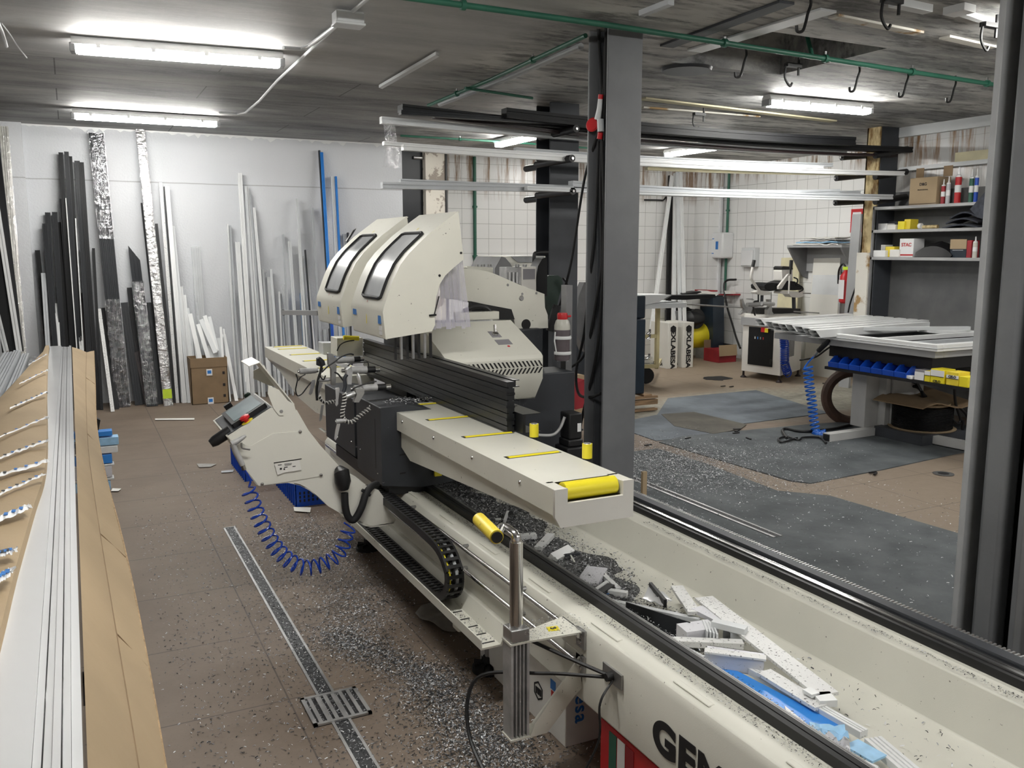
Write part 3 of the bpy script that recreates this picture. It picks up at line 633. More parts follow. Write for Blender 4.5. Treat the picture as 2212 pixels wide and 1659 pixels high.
# arms with rollers
def arm(mirror=False):
    X0, X1 = 1.321, 1.625
    if not mirror:
        ye, ys = 2.355, 4.05; side = [(ye, .850), (ye+.078, .850), (ye+.078, .900), (ys, .900), (4.10, .865), (4.10, .815), (3.74, .69), (2.62, .765), (ye, .775)]
        fold = [(ye, .812), (4.10, .815)]
    else:
        q = [P(x, y, X=1.30) for x, y in ((593, 803), (603, 818), (632, 860), (668, 892), (700, 905))]
        ye, ys = 6.98, 5.12; side = [(ye, .900), (ys, .900)]+[(p.y, p.z) for p in q[::-1]]+[(6.98, .80)]
        fold = [(6.98, .82), (5.20, .82)]
    m = MB(); m.prism([(X0+.02, y, z) for y, z in side], (X1-X0-.03, 0, 0), 'cream')
    zf = .815; lo, hi = min(ye, ys), max(ye, ys)
    if not mirror: m.prism([(X0, ye, .9), (X0, ys, .9), (X0, 4.10, .865), (X0, 4.10, zf), (X0, ye, zf)], (.02, 0, 0), 'cream'); m.box(X0+.02, X0+.045, ye, ye+.09, .84, .9, 'cream'); m.box(X0+.255, X1-.008, ye, ye+.09, .84, .9, 'cream')
    else: m.prism([(X0, ye, .9), (X0, ys, .9), (X0, ys, .82), (X0, ye, .82)], (.02, 0, 0), 'cream')
    nm = 'conveyor_arm'; a = m.build(nm, saw)
    if not mirror:
        m = MB(); e = ye-.012
        m.prism([(X0-.001, e, .902), (X0+.045, e, .902), (X0+.045, e, .853), (X0+.255, e, .853), (X0+.255, e, .902), (X1-.008, e, .902), (X1-.008, e, .775), (X0+.02, e, .775), (X0-.001, e, .812)], (0, .013, 0), 'cream_white'); m.build('end_plate', a, bevel=.002)
        m = MB(); m.box(X0+.046, X0+.254, ye+.0, ye+.077, .8505, .852, 'black'); m.box(X0+.046, X0+.254, ye+.0765, ye+.0775, .85, .9005, 'black'); m.build('roller_well', a)
        m = MB(); m.cyl((X0+.052, ye+.034, .880), (X0+.248, ye+.034, .880), .030, 'yellow_clean', 28); m.build('end_roller', a)
        for y in (2.64, 3.04, 3.44, 3.83): m = MB(); m.lathe((X0, y-.05, .868), [(.008, 0), (.007, .003), (.003, .005)], 'chrome', 10, (-1, 0, 0)); m.build('screw', a)
        rs = (2.81, 3.205, 3.61, 4.0)
    else: rs = (5.55, 5.95, 6.35, 6.75, 6.93)
    for y in rs:
        m = MB(); m.cyl((1.385, y, .878), (1.595, y, .878), .026, 'yellow_clean', 24); m.build('roller', a)
        m = MB(); m.box(1.375, 1.60, y-.018, y+.018, .8995, .9008, 'black'); m.build('roller_slot', a)
    return a
arm(); arm(True)
for y in (3.07, 2.66):
    m = MB(); m.cyl((1.63, y, .905), (1.63, y, .958), .0185, 'yellow_clean', 24); m.lathe((1.63, y, .958), [(.0145, 0), (.013, .002), (.006, .004)], 'steel', 20); m.lathe((1.63, y, .899), [(.017, 0), (.017, .007)], 'black', 20); m.build('upright_roller', saw)

# cutting hoods
SY = 3.92
hp = [(833, 733), (827, 675), (829, 664), (837, 640), (849, 606), (865, 572), (884, 547), (905, 526), (928, 504), (950, 487), (970, 471), (990, 456), (1002, 560), (978, 580), (962, 595), (950, 614), (943, 640), (939, 671), (940, 702), (933, 716)]
prof = [P(x, y, Y=SY) for x, y in hp]; prof = [(p.x, p.z) for p in prof]
def hood(y0, dirty=True):
    w_ = .52; m = MB(); n = len(prof); t_ = .012
    m.prism([(x, y0, z) for x, z in prof], (0, t_, 0), 'cream'); m.prism([(x, y0+w_-t_, z) for x, z in prof], (0, t_, 0), 'cream')
    skin = prof[:12]; inn = [(x+.012, z-.004) for x, z in skin]
    m.prism([(x, y0+t_, z) for x, z in skin+inn[::-1]], (0, w_-2*t_, 0), 'cream')
    hd = m.build('blade_hood', saw, bevel=.004)
    # window: follows the curved skin
    def pt(f):
        i = 2+f*(9.0-2); k = int(i); t = i-k; a, b = prof[k], prof[min(k+1, 11)]; return (a[0]+(b[0]-a[0])*t, a[1]+(b[1]-a[1])*t, b[0]-a[0], b[1]-a[1])
    def strip(fa, fb, ya, yb, off, mt, nseg=14):
        rows = []
        for i in range(nseg+1):
            x, z, dx, dz = pt(fa+(fb-fa)*i/nseg); l = math.hypot(dx, dz); nx, nz = -dz/l, dx/l
            rows.append([V((x+nx*off, y, z+nz*off)) for y in (ya, yb)])
        q = MB(); q.sheet(rows, mt)
        return q
    ya, yb = y0+.075, y0+.36
    fr = []; 
    def rim(f, y, off=.004):
        x, z, dx, dz = pt(f); l = math.hypot(dx, dz); return V((x-dz/l*off, y, z+dx/l*off))
    fa, fb = .10, .86
    path = [rim(fa+.02, ya+.0), rim(fa, ya+.03), rim(fa, yb-.03), rim(fa+.02, yb)]+[rim(fa+.02+(fb-fa-.04)*i/12, yb) for i in range(1, 12)]+[rim(fb-.02, yb), rim(fb, yb-.03), rim(fb, ya+.03), rim(fb-.02, ya)]+[rim(fb-.02-(fb-fa-.04)*i/12, ya) for i in range(1, 12)]
    q = MB(); q.tube(path, .009, 'rubber', 8, closed=True); wf = q.build('window_gasket', hd)
    q = strip(fa, fb, ya, yb, .003, 'glass'); q.build('window_pane', hd)
    # labels
    for yy, zz, a_, b_, mt in ((y0+.06, 1.325, .022, .02, 'label_blue'), (y0+.06, 1.285, .02, .011, 'label_white'), (y0+.06, 1.262, .02, .009, 'label_white'), (y0+.46, 1.338, .03, .014, 'label_blue'), (y0+.265, 1.32, .003, .028, 'yellow_clean')):
        f_ = (zz-prof[0][1])/(prof[1][1]-prof[0][1]); xx = prof[0][0]+(prof[1][0]-prof[0][0])*f_
        q = MB(); q.obox((xx-.001, yy, zz), (0, a_, 0), (0, 0, b_), (.0006, 0, 0), mt); q.build('sticker', hd)
    q = strip(.93, .97, y0+.24, y0+.25, .002, 'yellow_clean', 2); q.build('sticker', hd)
    q = strip(.03, .055, y0+.262, y0+.268, .002, 'ink_red', 2); q.build('sticker', hd)
    # clear chip curtain in the side cut-out, cut into strips
    nst = 8; xl = P(936, 640, Y=SY).x; xrt, xrb = P(1003, 556, Y=SY).x, P(1023, 705, Y=SY).x; zt_c, zb_c = P(1003, 556, Y=SY).z, P(980, 712, Y=SY).z
    for k in range(nst):
        q = MB(); rows = []
        for i_ in range(9):
            f = i_/8; xr_c = xrt+(xrb-xrt)*f; z_c = zt_c+(zb_c-zt_c)*f; g0, g1 = k/nst, (k+.96)/nst
            rows.append([V((xl+(xr_c-xl)*(g0+(g1-g0)*u_), y0+.022+.006*math.sin((g0+(g1-g0)*u_)*22)+.008*f, z_c+.006*(k % 3)*f)) for u_ in (0, .5, 1)])
        q.sheet(rows, 'curtain'); q.build('chip_curtain_strip', hd)
    q = MB(); q.box(xl, xrt, y0+.03, y0+.034, zt_c-.02, zt_c, 'cream')
    q.build('curtain_rail', hd)
    q = MB(); q.lathe((prof[12][0]-.015, y0, prof[12][1]+.03), [(.006, 0), (.006, .003)], 'black', 10, (0, -1, 0)); q.lathe((prof[14][0]-.03, y0, prof[14][1]), [(.006, 0), (.006, .003)], 'black', 10, (0, -1, 0)); q.build('screw', hd)
    q = MB(); q.tube([(prof[17][0]-.005, y0-.006, prof[17][1]-.02), (prof[16][0]+.01, y0-.006, prof[16][1])], .003, 'black', 6); q.tube([(prof[17][0]-.03, y0-.006, prof[17][1]-.022), (prof[17][0]+.005, y0-.006, prof[17][1]-.02)], .005, 'black', 6); q.build('hood_hinge_pin', hd)
    return hd
hood(SY); hd2 = hood(SY+.715)
m = MB(); m.obox(V((1.46, SY+.715+.37, 1.735)), (.02, 0, .03), (0, .012, 0), (.01, 0, .006), 'black'); m.build('window_latch', hd2)
# blade guides below the hoods
m = MB()
for k in range(7): m.box(1.36+k*.03, 1.37+k*.03, SY+.06, SY+.075, 1.13, 1.25, 'steel' if k % 2 else 'black')
m.build('clamp_rods', saw)
m = MB(); m.box(1.68, 1.80, SY+.54, SY+.66, .55, 1.20, 'slate'); m.build('head_block', saw, bevel=.004)
m = MB(); m.box(1.68, 1.80, SY+.80, SY+1.2, .55, 1.20, 'slate'); m.build('head_block', saw, bevel=.004)

# front cabinets (dark grey)
def cab(y0, y1, z0, z1, x0=1.243, x1=1.60):
    m = MB(); m.prism([(x0, y0, z0), (x0, y0, z1), (x0+.13, y0, z1+.004), (x1, y0, z1-.05), (x1, y0, z0-.02), (x0+.2, y0, z0-.03)], (0, y1-y0, 0), 'slate'); return m.build('cabinet', saw, bevel=.004)
c1 = cab(3.857, 4.25, .555, .925)
m = MB(); m.box(1.242, 1.2445, 3.945, 3.955, .62, .86, 'black'); m.build('slot', c1)
c2 = cab(4.29, 4.86, .60, .90)
m = MB(); m.box(1.28, 1.5, 4.25, 4.29, .60, .88, 'navy_paint'); m.build('gap_plate', saw)
for y, z in ((3.92, .60), (4.2, .66), (4.62, .64), (4.35, .67)):
    m = MB(); m.lathe((1.243, y, z), [(.004, 0), (.003, .003)], 'chrome', 8, (-1, 0, 0)); m.build('screw', saw)
for x, z in ((1.33, .60), (1.43, .64), (1.33, .69)):
    m = MB(); m.prism([(x, 3.857, z), (x+.03, 3.857, z+.002), (x+.03, 3.857, z+.010), (x, 3.857, z+.008)], (0, -.001, 0), 'black'); m.build('slot', c1)
m = MB(); m.box(1.50, 1.535, 3.835, 3.85, .575, .615, 'yellow_clean'); m.build('warning_label', saw)
for q_ in ((1.28, 1.50, 3.87, 4.8, .50, .565), (2.12, 2.3, 4.46, 5.1, .53, .7)): m = MB(); m.box(*q_, 'black'); m.build('carriage', saw)
# head support under the arm
# pneumatic clamps
def cylr(xa, ya, xb, yb, Yp, r, mts=('alu_matt', 'black', 'chrome')):
    a, b = P(xa, ya, Y=Yp), P(xb, yb, Y=Yp); d = b-a; m = MB()
    m.tube([a, a+d*.62], r, mts[0], 18); m.tube([a+d*.60, a+d*.86], r*.92, mts[1], 18); m.tube([a+d*.86, b], r*.75, mts[2], 14); m.tube([a-d*.10, a], r*.5, 'chrome', 12)
    return m.build('pneumatic_clamp', saw)
def Q(x, y, Yp): return P(630+x/8.733, 740+y/8.733, Y=Yp)
def q2(x, y): return (630+x/8.733, 740+y/8.733)
cylr(*q2(850, 340), *q2(1360, 305), 4.55, .0165)
cylr(*q2(150, 545), *q2(500, 525), 4.75, .016, ('alu_matt', 'alu_matt', 'steel'))
cylr(*q2(1010, 530), *q2(1660, 500), 4.2, .0175)
cylr(*q2(1180, 870), *q2(1865, 830), 4.0, .017)
cylr(*q2(530, 715), *q2(730, 700), 4.5, .009, ('alu_matt', 'alu', 'steel'))
cylr(*q2(840, 1485), *q2(1010, 1470), 3.85, .010, ('alu_matt', 'alu_matt', 'alu'))
cylr(*q2(1010, 1030), *q2(1200, 960), 3.95, .014, ('steel', 'alu_matt', 'steel'))
m = MB(); m.tube([Q(1245, 575, 3.95), Q(1262, 640, 3.95), Q(1300, 790, 3.95), Q(1310, 880, 3.95)], [.003, .0095, .0095, .008], 'alu', 14); m.build('clamp_pin', saw)
def plate(pts, Yp, th, mt, nm):
    m = MB(); m.prism([Q(x, y, Yp) for x, y in pts], (0, th, 0), mt); return m.build(nm, saw, bevel=.003)
plate([(690, 200), (760, 210), (850, 310), (850, 420), (830, 800), (760, 810), (750, 500), (700, 420)], 4.45, .03, 'steel', 'clamp_bracket')
plate([(1040, 520), (1130, 450), (1150, 560), (1130, 790), (1060, 790)], 4.12, .03, 'alu_matt', 'clamp_bracket')
plate([(850, 410), (1050, 410), (1130, 470), (1100, 500), (1000, 470), (870, 450)], 4.2, .03, 'alu_matt', 'clamp_bracket')
plate([(1200, 870), (1380, 870), (1370, 960), (1270, 1130), (1180, 1130), (1230, 980)], 3.93, .03, 'steel', 'clamp_bracket')
plate([(480, 300), (540, 270), (620, 340), (640, 420), (560, 460), (480, 430)], 4.6, .02, 'slate', 'clamp_bracket')
for pts, Yp in (([(830, 860), (900, 850), (905, 900), (880, 1100), (880, 1160), (850, 1205), (830, 1180), (840, 1050)], 3.9), ([(390, 710), (440, 700), (450, 740), (390, 960), (350, 995), (325, 970), (340, 900)], 4.7),
                ([(560, 1180), (610, 1170), (590, 1300), (570, 1440), (540, 1490), (525, 1460), (540, 1330)], 4.5), ([(860, 1540), (920, 1530), (900, 1620), (860, 1800), (830, 1850), (810, 1820), (830, 1660)], 3.84),
                ([(510, 740), (590, 760), (520, 960), (500, 1060), (465, 1050), (470, 900)], 4.6)):
    plate(pts, Yp, .008, 'alu', 'clamp_handle')
def hose(pts, Yp, r, mt='black'):
    m = MB(); m.tube(smooth_path([Q(x, y, Yp) if not isinstance(x, tuple) else x for x, y in pts]), r, mt, 8); return m.build('air_hose', saw)
hose([(80, 590), (110, 690), (90, 800), (75, 900), (110, 1000), (200, 960), (300, 830), (390, 730)], 4.72, .0035)
hose([(130, 720), (170, 650), (260, 600)], 4.74, .003)
hose([(570, 560), (680, 450), (800, 370), (950, 260), (1100, 215), (1170, 230)], 4.4, .004)
hose([(1060, 440), (1120, 395), (1250, 375), (1380, 370)], 4.1, .0035)
hose([(1120, 920), (1180, 860), (1330, 800), (1480, 755), (1600, 730)], 3.9, .0035)
hose([(810, 560), (870, 590), (930, 660), (990, 740)], 4.1, .004)
hose([(480, 1090), (470, 900), (500, 700), (540, 560), (560, 420), (500, 300)], 4.55, .007, 'rubber')
hose([(980, 930), (1010, 820), (1000, 680), (1040, 600)], 4.0, .009, 'slate')
hose([(590, 480), (540, 620), (600, 700), (640, 620)], 4.45, .0035)
hose([(1450, 470), (1440, 380), (1380, 370)], 4.1, .003)
def wrapped(pts, Yp, r):
    m = MB(); pa = smooth_path([Q(x, y, Yp) for x, y in pts]); m.tube(pa, r*.75, 'black', 8); n = sum((b-a).length for a, b in zip(pa, pa[1:]))
    m.tube(coil(pa, r*.8, int(n/.014), 8), r*.35, 'spiral_wrap', 5); return m.build('wrapped_hose', saw)
wrapped([(990, 950), (1000, 1050), (980, 1180), (960, 1300), (970, 1420), (1040, 1490), (1150, 1490), (1260, 1400), (1380, 1310), (1490, 1220)], 3.86, .010)
wrapped([(520, 1000), (560, 1090), (640, 1140), (740, 1120), (830, 1110)], 4.4, .009)
# boxes and lamp at the back head
m = MB(); m.prism([Q(590, 10, 5.6), Q(870, 10, 5.6), Q(870, 260, 5.6), Q(600, 230, 5.6)], (0, .12, 0), 'white_pvc2'); m.build('switch_box', saw, bevel=.003)
m = MB(); m.prism([Q(860, -80, 5.25), Q(1340, -90, 5.25), Q(1350, 250, 5.25), Q(970, 265, 5.25), Q(860, 255, 5.25)], (0, .15, 0), 'cream'); m.build('terminal_box', saw, bevel=.003)
m = MB(); a, b = P(742, 729, Y=5.2), P(775, 731, Y=5.2); m.tube([a, b], .014, 'yellow_clean', 14); m.build('signal_lamp', saw)
m = MB(); m.tube(smooth_path([P(765, 735, Y=5.15), P(748, 738, Y=5.15), P(735, 745, Y=5.15), P(728, 758, Y=5.15)]), .004, 'black', 6); m.build('cable', saw)
# grey stop rail poking out left of the hoods
m = MB(); a, b = P(612, 675, Y=5.9), P(690, 676, Y=5.5); m.ext(rotsec(.036, .03, 1), a, b, (0, 0, 1), 'grey_light'); m.build('stop_rail', saw)
m = MB(); m.obox(a, (.004, 0, 0), (0, .02, 0), (0, 0, .018), 'black'); m.build('rail_cap', saw)

# operator console: a curved cream plate carrying the screen
CY = 3.80
z4 = lambda x, y: (440+x/3.072, 720+y/3.072)
out = [(165, 690), (270, 900), (350, 1005), (372, 1015), (480, 1000), (560, 993), (640, 1010), (700, 1042), (760, 1090), (830, 1150), (900, 1190), (1000, 1240), (1060, 1275), (1110, 1287), (1170, 1282), (1262, 1262), (1278, 1235), (1230, 1180), (1190, 1080), (1160, 1040), (1070, 1010), (980, 960), (910, 905), (840, 830), (800, 785), (760, 740), (725, 695), (690, 650), (650, 580), (612, 515), (600, 470), (545, 440), (460, 490), (300, 590)]
m = MB(); pl = [P(*z4(x, y), Y=CY) for x, y in out]; m.prism(pl, (0, .006, 0), 'cream_clean')
fl = [P(*z4(x, y), Y=CY) for x, y in ((612, 515), (690, 650), (760, 740), (840, 830), (910, 905), (980, 960), (1070, 1010))]
m.prism(fl+[p+V((.004, 0, .004)) for p in fl[::-1]], (0, .16, 0), 'cream_clean')
fl = [P(*z4(x, y), Y=CY) for x, y in ((372, 1013), (480, 998), (560, 991), (640, 1008), (700, 1040), (830, 1148), (1000, 1238), (1110, 1285), (1262, 1260))]
m.prism(fl+[p+V((0, 0, .004)) for p in fl[::-1]], (0, .14, 0), 'cream_clean')
con = m.build('operator_console', saw, bevel=.002)
# cover panel with fold, ticket slot
cv = [P(*z4(x, y), Y=CY-.003) for x, y in ((175, 700), (275, 900), (365, 1013), (560, 985), (790, 945), (785, 800), (650, 650), (460, 665), (310, 750), (280, 740))]
m = MB(); m.prism(cv, (0, .003, 0), 'cream_clean'); m.build('cover_panel', con, bevel=.001)
for x, y in ((640, 652), (778, 940), (388, 1000)): m = MB(); m.lathe(P(*z4(x, y), Y=CY-.003), [(.008, 0), (.007, .004), (.002, .005)], 'chrome', 10, (0, -1, 0)); m.build('screw', con)
m = MB(); m.lathe(P(*z4(515, 518), Y=CY-.004), [(.008, 0), (.006, .003)], 'steel', 10, (0, -1, 0)); m.build('screw', con)
m = MB(); m.prism([P(*z4(x, y), Y=CY-.004) for x, y in ((465, 858), (650, 830), (650, 836), (465, 864))], (0, .001, 0), 'black'); m.build('ticket_slot', con)
tk = thing('printed_ticket', 'small printed paper ticket hanging from the slot of the saw console', 'label', P(*z4(560, 900), Y=CY-.008))
m = MB(); m.prism([P(*z4(x, y), Y=CY-.009) for x, y in ((470, 868), (635, 840), (648, 905), (600, 915), (540, 922), (490, 940))], (0, .001, 0), 'paper'); m.build('paper', tk)
m = MB()
for x, y, w_, h_ in ((505, 875, 26, 4), (560, 868, 50, 3), (560, 876, 46, 3), (545, 890, 24, 5), (600, 884, 20, 4), (512, 900, 14, 12), (535, 902, 10, 10)):
    m.prism([P(*z4(x+a, y+b), Y=CY-.010) for a, b in ((-w_/2, -h_/2), (w_/2, -h_/2-w_*.12), (w_/2, h_/2-w_*.12), (-w_/2, h_/2))], (0, .0004, 0), 'ink')
m.build('print', tk)
# sloping face with display
def S(x, y): return P(*z4(x, y), Y=CY)
A, B = S(172, 678), S(455, 492)        # near edge of the face
A2 = V((A.x, CY+.41, A.z)); B2 = V((B.x, CY+.41, B.z)); nrm = (B-A).cross(A2-A).normalized(); nrm = nrm if nrm.z > 0 else -nrm
U_ = (B-A); W_ = (A2-A)
def face(u0, u1, v0, v1, lift, th, mt, nm, par=None, bev=0):
    m = MB(); m.prism([A+U_*u+W_*v+nrm*lift for u, v in ((u0, v0), (u1, v0), (u1, v1), (u0, v1))], nrm*th, mt); return m.build(nm, par or con, bevel=bev)
face(-.06, 1.02, .025, 1.0, -.10, .10, 'cream_clean', 'console_body', bev=.003)
face(-.02, .99, .035, .93, .0, .003, 'slate', 'control_panel'); dp = face(.16, .95, .12, .82, .004, .018, 'black', 'display', bev=.004)
face(.24, .89, .18, .76, .0225, .001, 'screen', 'display_glass', dp)
m = MB(); c = A+U_*.44+W_*.05+nrm*.004; m.lathe(c, [(.010, 0), (.010, .012), (.021, .014), (.022, .024), (.014, .030)], 'red', 20, nrm); m.build('emergency_stop', con)
m = MB(); m.lathe(A+U_*.44+W_*.05+nrm*.003, [(.026, 0), (.026, .002)], 'yellow_clean', 24, nrm); m.build('stop_ring', con)
m = MB(); m.lathe(A+U_*.85+W_*.97+nrm*.0, [(.016, 0), (.016, .02), (.010, .026)], 'dark_green', 16, nrm); m.build('start_button', con)
m = MB(); m.obox(A+U_*.38+W_*1.0+nrm*.018, U_.normalized()*.018, W_.normalized()*.012, nrm*.012, 'black'); m.build('clip', con)
m = MB(); q0, q1 = S(165, 700), S(60, 700); q0 = q0+V((-.01, .07, 0)); m.tube([q0+V((.03, 0, .02)), q0+V((-.035, 0, -.018)), q0+V((-.055, 0, -.03))], [.026, .024, .017], 'black', 16); m.build('handle_bumper', con)
# hinged visor folded up over the panel
vis = [(460, 490), (428, 370), (235, 172), (275, 135), (375, 190), (345, 205), (330, 195), (440, 300), (600, 470), (610, 515)]
m = MB(); m.prism([P(*z4(x, y), Y=CY-.004) for x, y in ((430, 345), (500, 375), (560, 450), (545, 505), (530, 545), (500, 545), (465, 500), (425, 400))], (0, .005, 0), 'cream_clean')
a0, a1 = P(*z4(375, 190), Y=CY+.02), P(*z4(603, 470), Y=CY+.02)
m.prism([a0, a1, a1+V((-.004, 0, -.003)), a0+V((-.004, 0, -.003))], (0, .20, 0), 'cream_clean')
b0, b1 = P(*z4(375, 190), Y=CY+.02), P(*z4(300, 218), Y=CY+.02)
m.prism([b0, b1, b1+V((0, 0, -.003)), b0+V((0, 0, -.003))], (0, .20, 0), 'cream_clean')
m.prism([P(*z4(x, y), Y=CY+.2) for x, y in ((430, 345), (330, 300), (330, 250), (400, 210), (440, 290), (500, 360))], (0, .004, 0), 'cream_clean')
m.build('screen_visor', con, bevel=.001)
# heavy socket and cable
m = MB(); c = P(*z4(915, 985), Y=CY-.02); m.tube([c+V((-.005, .02, .05)), c+V((0, 0, .045)), c+V((.004, -.008, .0)), c+V((.006, -.006, -.035))], [.024, .036, .036, .024], 'black', 10); m.build('power_socket', saw, bevel=.002)
m = MB(); m.tube(smooth_path([P(*z4(935, 1060), Y=CY-.03), P(*z4(940, 1150), Y=CY-.03), P(*z4(960, 1220), Y=CY-.03), P(*z4(1000, 1235), Y=CY-.03), P(*z4(1045, 1160), Y=CY-.03), P(*z4(1075, 1070), Y=CY-.02), P(*z4(1110, 1020), Y=CY+.0), P(*z4(1150, 1000), Y=CY+.03)]), .0165, 'rubber', 12); m.build('power_cable', saw)
m = MB(); m.tube([P(*z4(1050, 1040), Y=CY-.02), P(*z4(1105, 1075), Y=CY-.02)], .008, 'black', 8); m.build('cable_tie', saw)

# ---- rear of the heads
RX = 2.19
def cover(dy, xl=1.70, xr=RX):
    pr = [P(1102, 694, X=xr), P(1152, 765, X=xr), P(1154, 775, X=xr), P(1154, 835, X=xr), P(1114, 882, X=xr)]
    pr = [(p.y+dy, p.z) for p in pr]; yb = pr[0][0]+.10
    poly = [(yb, pr[0][1]-.0)]+pr+[(yb, pr[-1][1])]
    return poly
g = [P(1102, 694, Z=1.275), P(1152, 768, Z=1.09)]
# sloped cover as a convex shell extruded along X
sl = [(4.42, 1.265), (4.05, 1.115), (4.03, 1.10), (4.03, .98), (4.12, .86), (4.42, .86)]
def rearcover(dy, vents=True):
    m = MB(); m.prism([(1.645, y+dy, z) for y, z in sl], (.545, 0, 0), 'cream'); o = m.build('motor_cover', saw, bevel=.012)
    if vents:
        q = MB()
        for k in range(18):
            x = 1.76+k*.0235
            for s_ in (0, 1):
                za, zb = (1.078, 1.048) if s_ == 0 else (1.012, 1.042); q.prism([(x, 4.0295, za), (x+.010, 4.0295, za), (x+.030, 4.0295, zb), (x+.020, 4.0295, zb)], (0, -.0012, 0), 'black')
        q.build('vent_slots', o)
        n_ = V((0, -.15, .37)).normalized(); n_ = V((0, -(1.265-1.115), .37)).normalized(); sd = V((0, .37, .15)).normalized()
        c = V((2.02, 4.26, 1.2005)); q = MB(); q.obox(c, (.028, 0, 0), sd*.035, n_*.001, 'label_grey'); q.build('gauge_plate', o)
        q = MB(); q.obox(c+V((.012, -.085, -.0345)), (.042, 0, 0), sd*.028, n_*.001, 'label_grey'); q.build('data_plate', o)
        q = MB(); q.lathe(c+V((.02, -.13, -.0527)), [(.008, 0), (.008, .0015)], 'red', 14, n_); q.build('red_dot', o)
        q = MB(); q.lathe(c+V((0, -.005, 0)), [(.018, 0), (.018, .010), (.010, .014)], 'chrome', 18, n_); q.tube([c+n_*.012, c+n_*.02+V((.006, .02, .03))], .008, 'chrome', 12); q.build('blade_speed_knob', o)
    return o
rearcover(0)
m = MB(); m.box(1.88, 2.13, 4.43, 4.5, 1.265, 1.31, 'cream'); m.build('top_plate', saw, bevel=.004)
m = MB(); m.tube(smooth_path([(1.93, 4.47, 1.315), (1.99, 4.47, 1.335), (2.06, 4.47, 1.33), (2.10, 4.47, 1.30)]), .012, 'black', 8); m.build('hose_loop', saw)
RY = 4.52
rp = [(635, 205), (700, 210), (780, 230), (860, 265), (940, 300), (1062, 345), (1065, 420), (1080, 460), (1082, 532), (905, 540), (890, 470), (870, 435), (800, 415), (660, 385), (600, 380), (590, 205)]
m = MB(); m.prism([P(760+x/2.552, 500+y/2.552, Y=RY) for x, y in rp], (0, .30, 0), 'cream'); ra = m.build('tilting_arm', saw, bevel=.006)
for x, y in ((860, 295), (940, 345), (1018, 340)): m = MB(); m.lathe(P(760+x/2.552, 500+y/2.552, Y=RY), [(.008, 0), (.006, .003)], 'steel', 10, (0, -1, 0)); m.build('screw', ra)
m = MB(); m.lathe(P(760+935/2.552, 500+368/2.552, Y=RY), [(.016, 0), (.012, .004)], 'steel', 14, (0, -1, 0)); m.build('pivot', ra)
m = MB(); m.lathe(P(760+960/2.552, 500+512/2.552, Y=RY), [(.03, 0), (.03, .002)], 'black', 18, (0, -1, 0)); m.build('port_hole', ra)
m = MB(); m.prism([P(x, y, Y=RY-.03) for x, y in ((1020, 652), (1105, 668), (1112, 690), (1018, 690))], (0, .05, 0), 'black'); m.build('gap_plate', saw)
# hydraulic block and second head seen behind
def rb(pts, Yp, th, mt, nm, bev=.004, par=None):
    m = MB(); m.prism([P(x, y, Y=Yp) for x, y in pts], (0, th, 0), mt); return m.build(nm, par or saw, bevel=bev)
rb([(1094, 577), (1128, 577), (1128, 616), (1094, 604)], 4.85, .1, 'alu_matt', 'cylinder_block')
rb([(1127, 576), (1158, 576), (1158, 636), (1127, 622)], 4.84, .12, 'cream_white', 'valve_housing')
rb([(1130, 581), (1156, 581), (1156, 603), (1130, 604)], 4.838, .002, 'label_grey', 'data_plate', 0)
m = MB()
for x in (1101, 1109, 1117): m.tube([P(x, 588, Y=4.84), P(x, 612, Y=4.84)], .010, 'alu', 10)
for x in (1117, 1133): m.tube([P(x, 577, Y=4.85), P(x, 571, Y=4.85)], .014, 'steel', 10)
m.build('tie_rods', saw)
rb([(1009, 575), (1036, 576), (1065, 578), (1065, 592), (1050, 588), (1009, 580)], 5.1, .1, 'cream', 'valve_housing')
m = MB()
for x in (1029, 1043, 1057): m.tube([P(x, 576, Y=5.12), P(x, 571, Y=5.12)], .014, 'steel', 10)
m.build('bolts', saw)
rb([(1069, 600), (1069, 580), (1083, 554), (1092, 557), (1103, 570), (1106, 577), (1094, 577), (1094, 604)], 5.3, .4, 'grey_mid', 'rear_hood_side')
rb([(1083, 554), (1110, 553), (1178, 553), (1178, 576), (1107, 577), (1100, 566)], 5.34, .4, 'cream_clean', 'rear_hood')
rb([(1104, 554), (1176, 554), (1174, 567), (1119, 567)], 5.33, .006, 'glass', 'rear_window')
m = MB(); m.tube(smooth_path([P(1154, 578, Y=5.2), P(1154, 552, Y=5.2), P(1160, 546, Y=5.2), P(1184, 545, Y=5.2)]), .012, 'black', 10); m.build('grab_handle', saw)
rb([(1158, 600), (1162, 575), (1172, 558), (1182, 556), (1182, 640), (1160, 640)], 4.9, .1, 'black', 'hose_bundle')
# dark lower bodies
m = MB(); m.box(1.75, 2.42, 4.45, 5.3, .52, 1.20, 'slate'); m.build('head_body', saw, bevel=.006)
m = MB(); m.box(1.72, 2.12, 4.15, 4.45, .52, .88, 'slate'); m.build('head_body', saw, bevel=.006)
m = MB(); m.box(2.08, 2.50, 4.22, 4.46, .45, .975, 'slate'); m.build('drive_cabinet', saw, bevel=.006)
sm = MB(); c = V((2.36, 3.95, .0)); sm.box(2.29, 2.37, 3.92, 4.02, .66, .80, 'black'); sm.box(2.27, 2.39, 3.90, 4.04, .55, .62, 'black'); sm.box(2.285, 2.375, 3.915, 4.025, .62, .66, 'black'); sm.cyl((2.33, 3.97, .40), (2.33, 3.97, .55), .035, 'black'); sm.build('servo_motor', saw, bevel=.008)
m = MB(); m.box(2.34, 2.362, 3.9185, 3.92, .70, .745, 'label_white'); m.build('sticker', saw)
m = MB(); m.tube(smooth_path([(2.28, 3.95, .78), (2.25, 3.95, .72), (2.2, 3.95, .69), (2.12, 4.0, .69)]), .008, 'alu_matt', 8); m.build('motor_cable', saw)
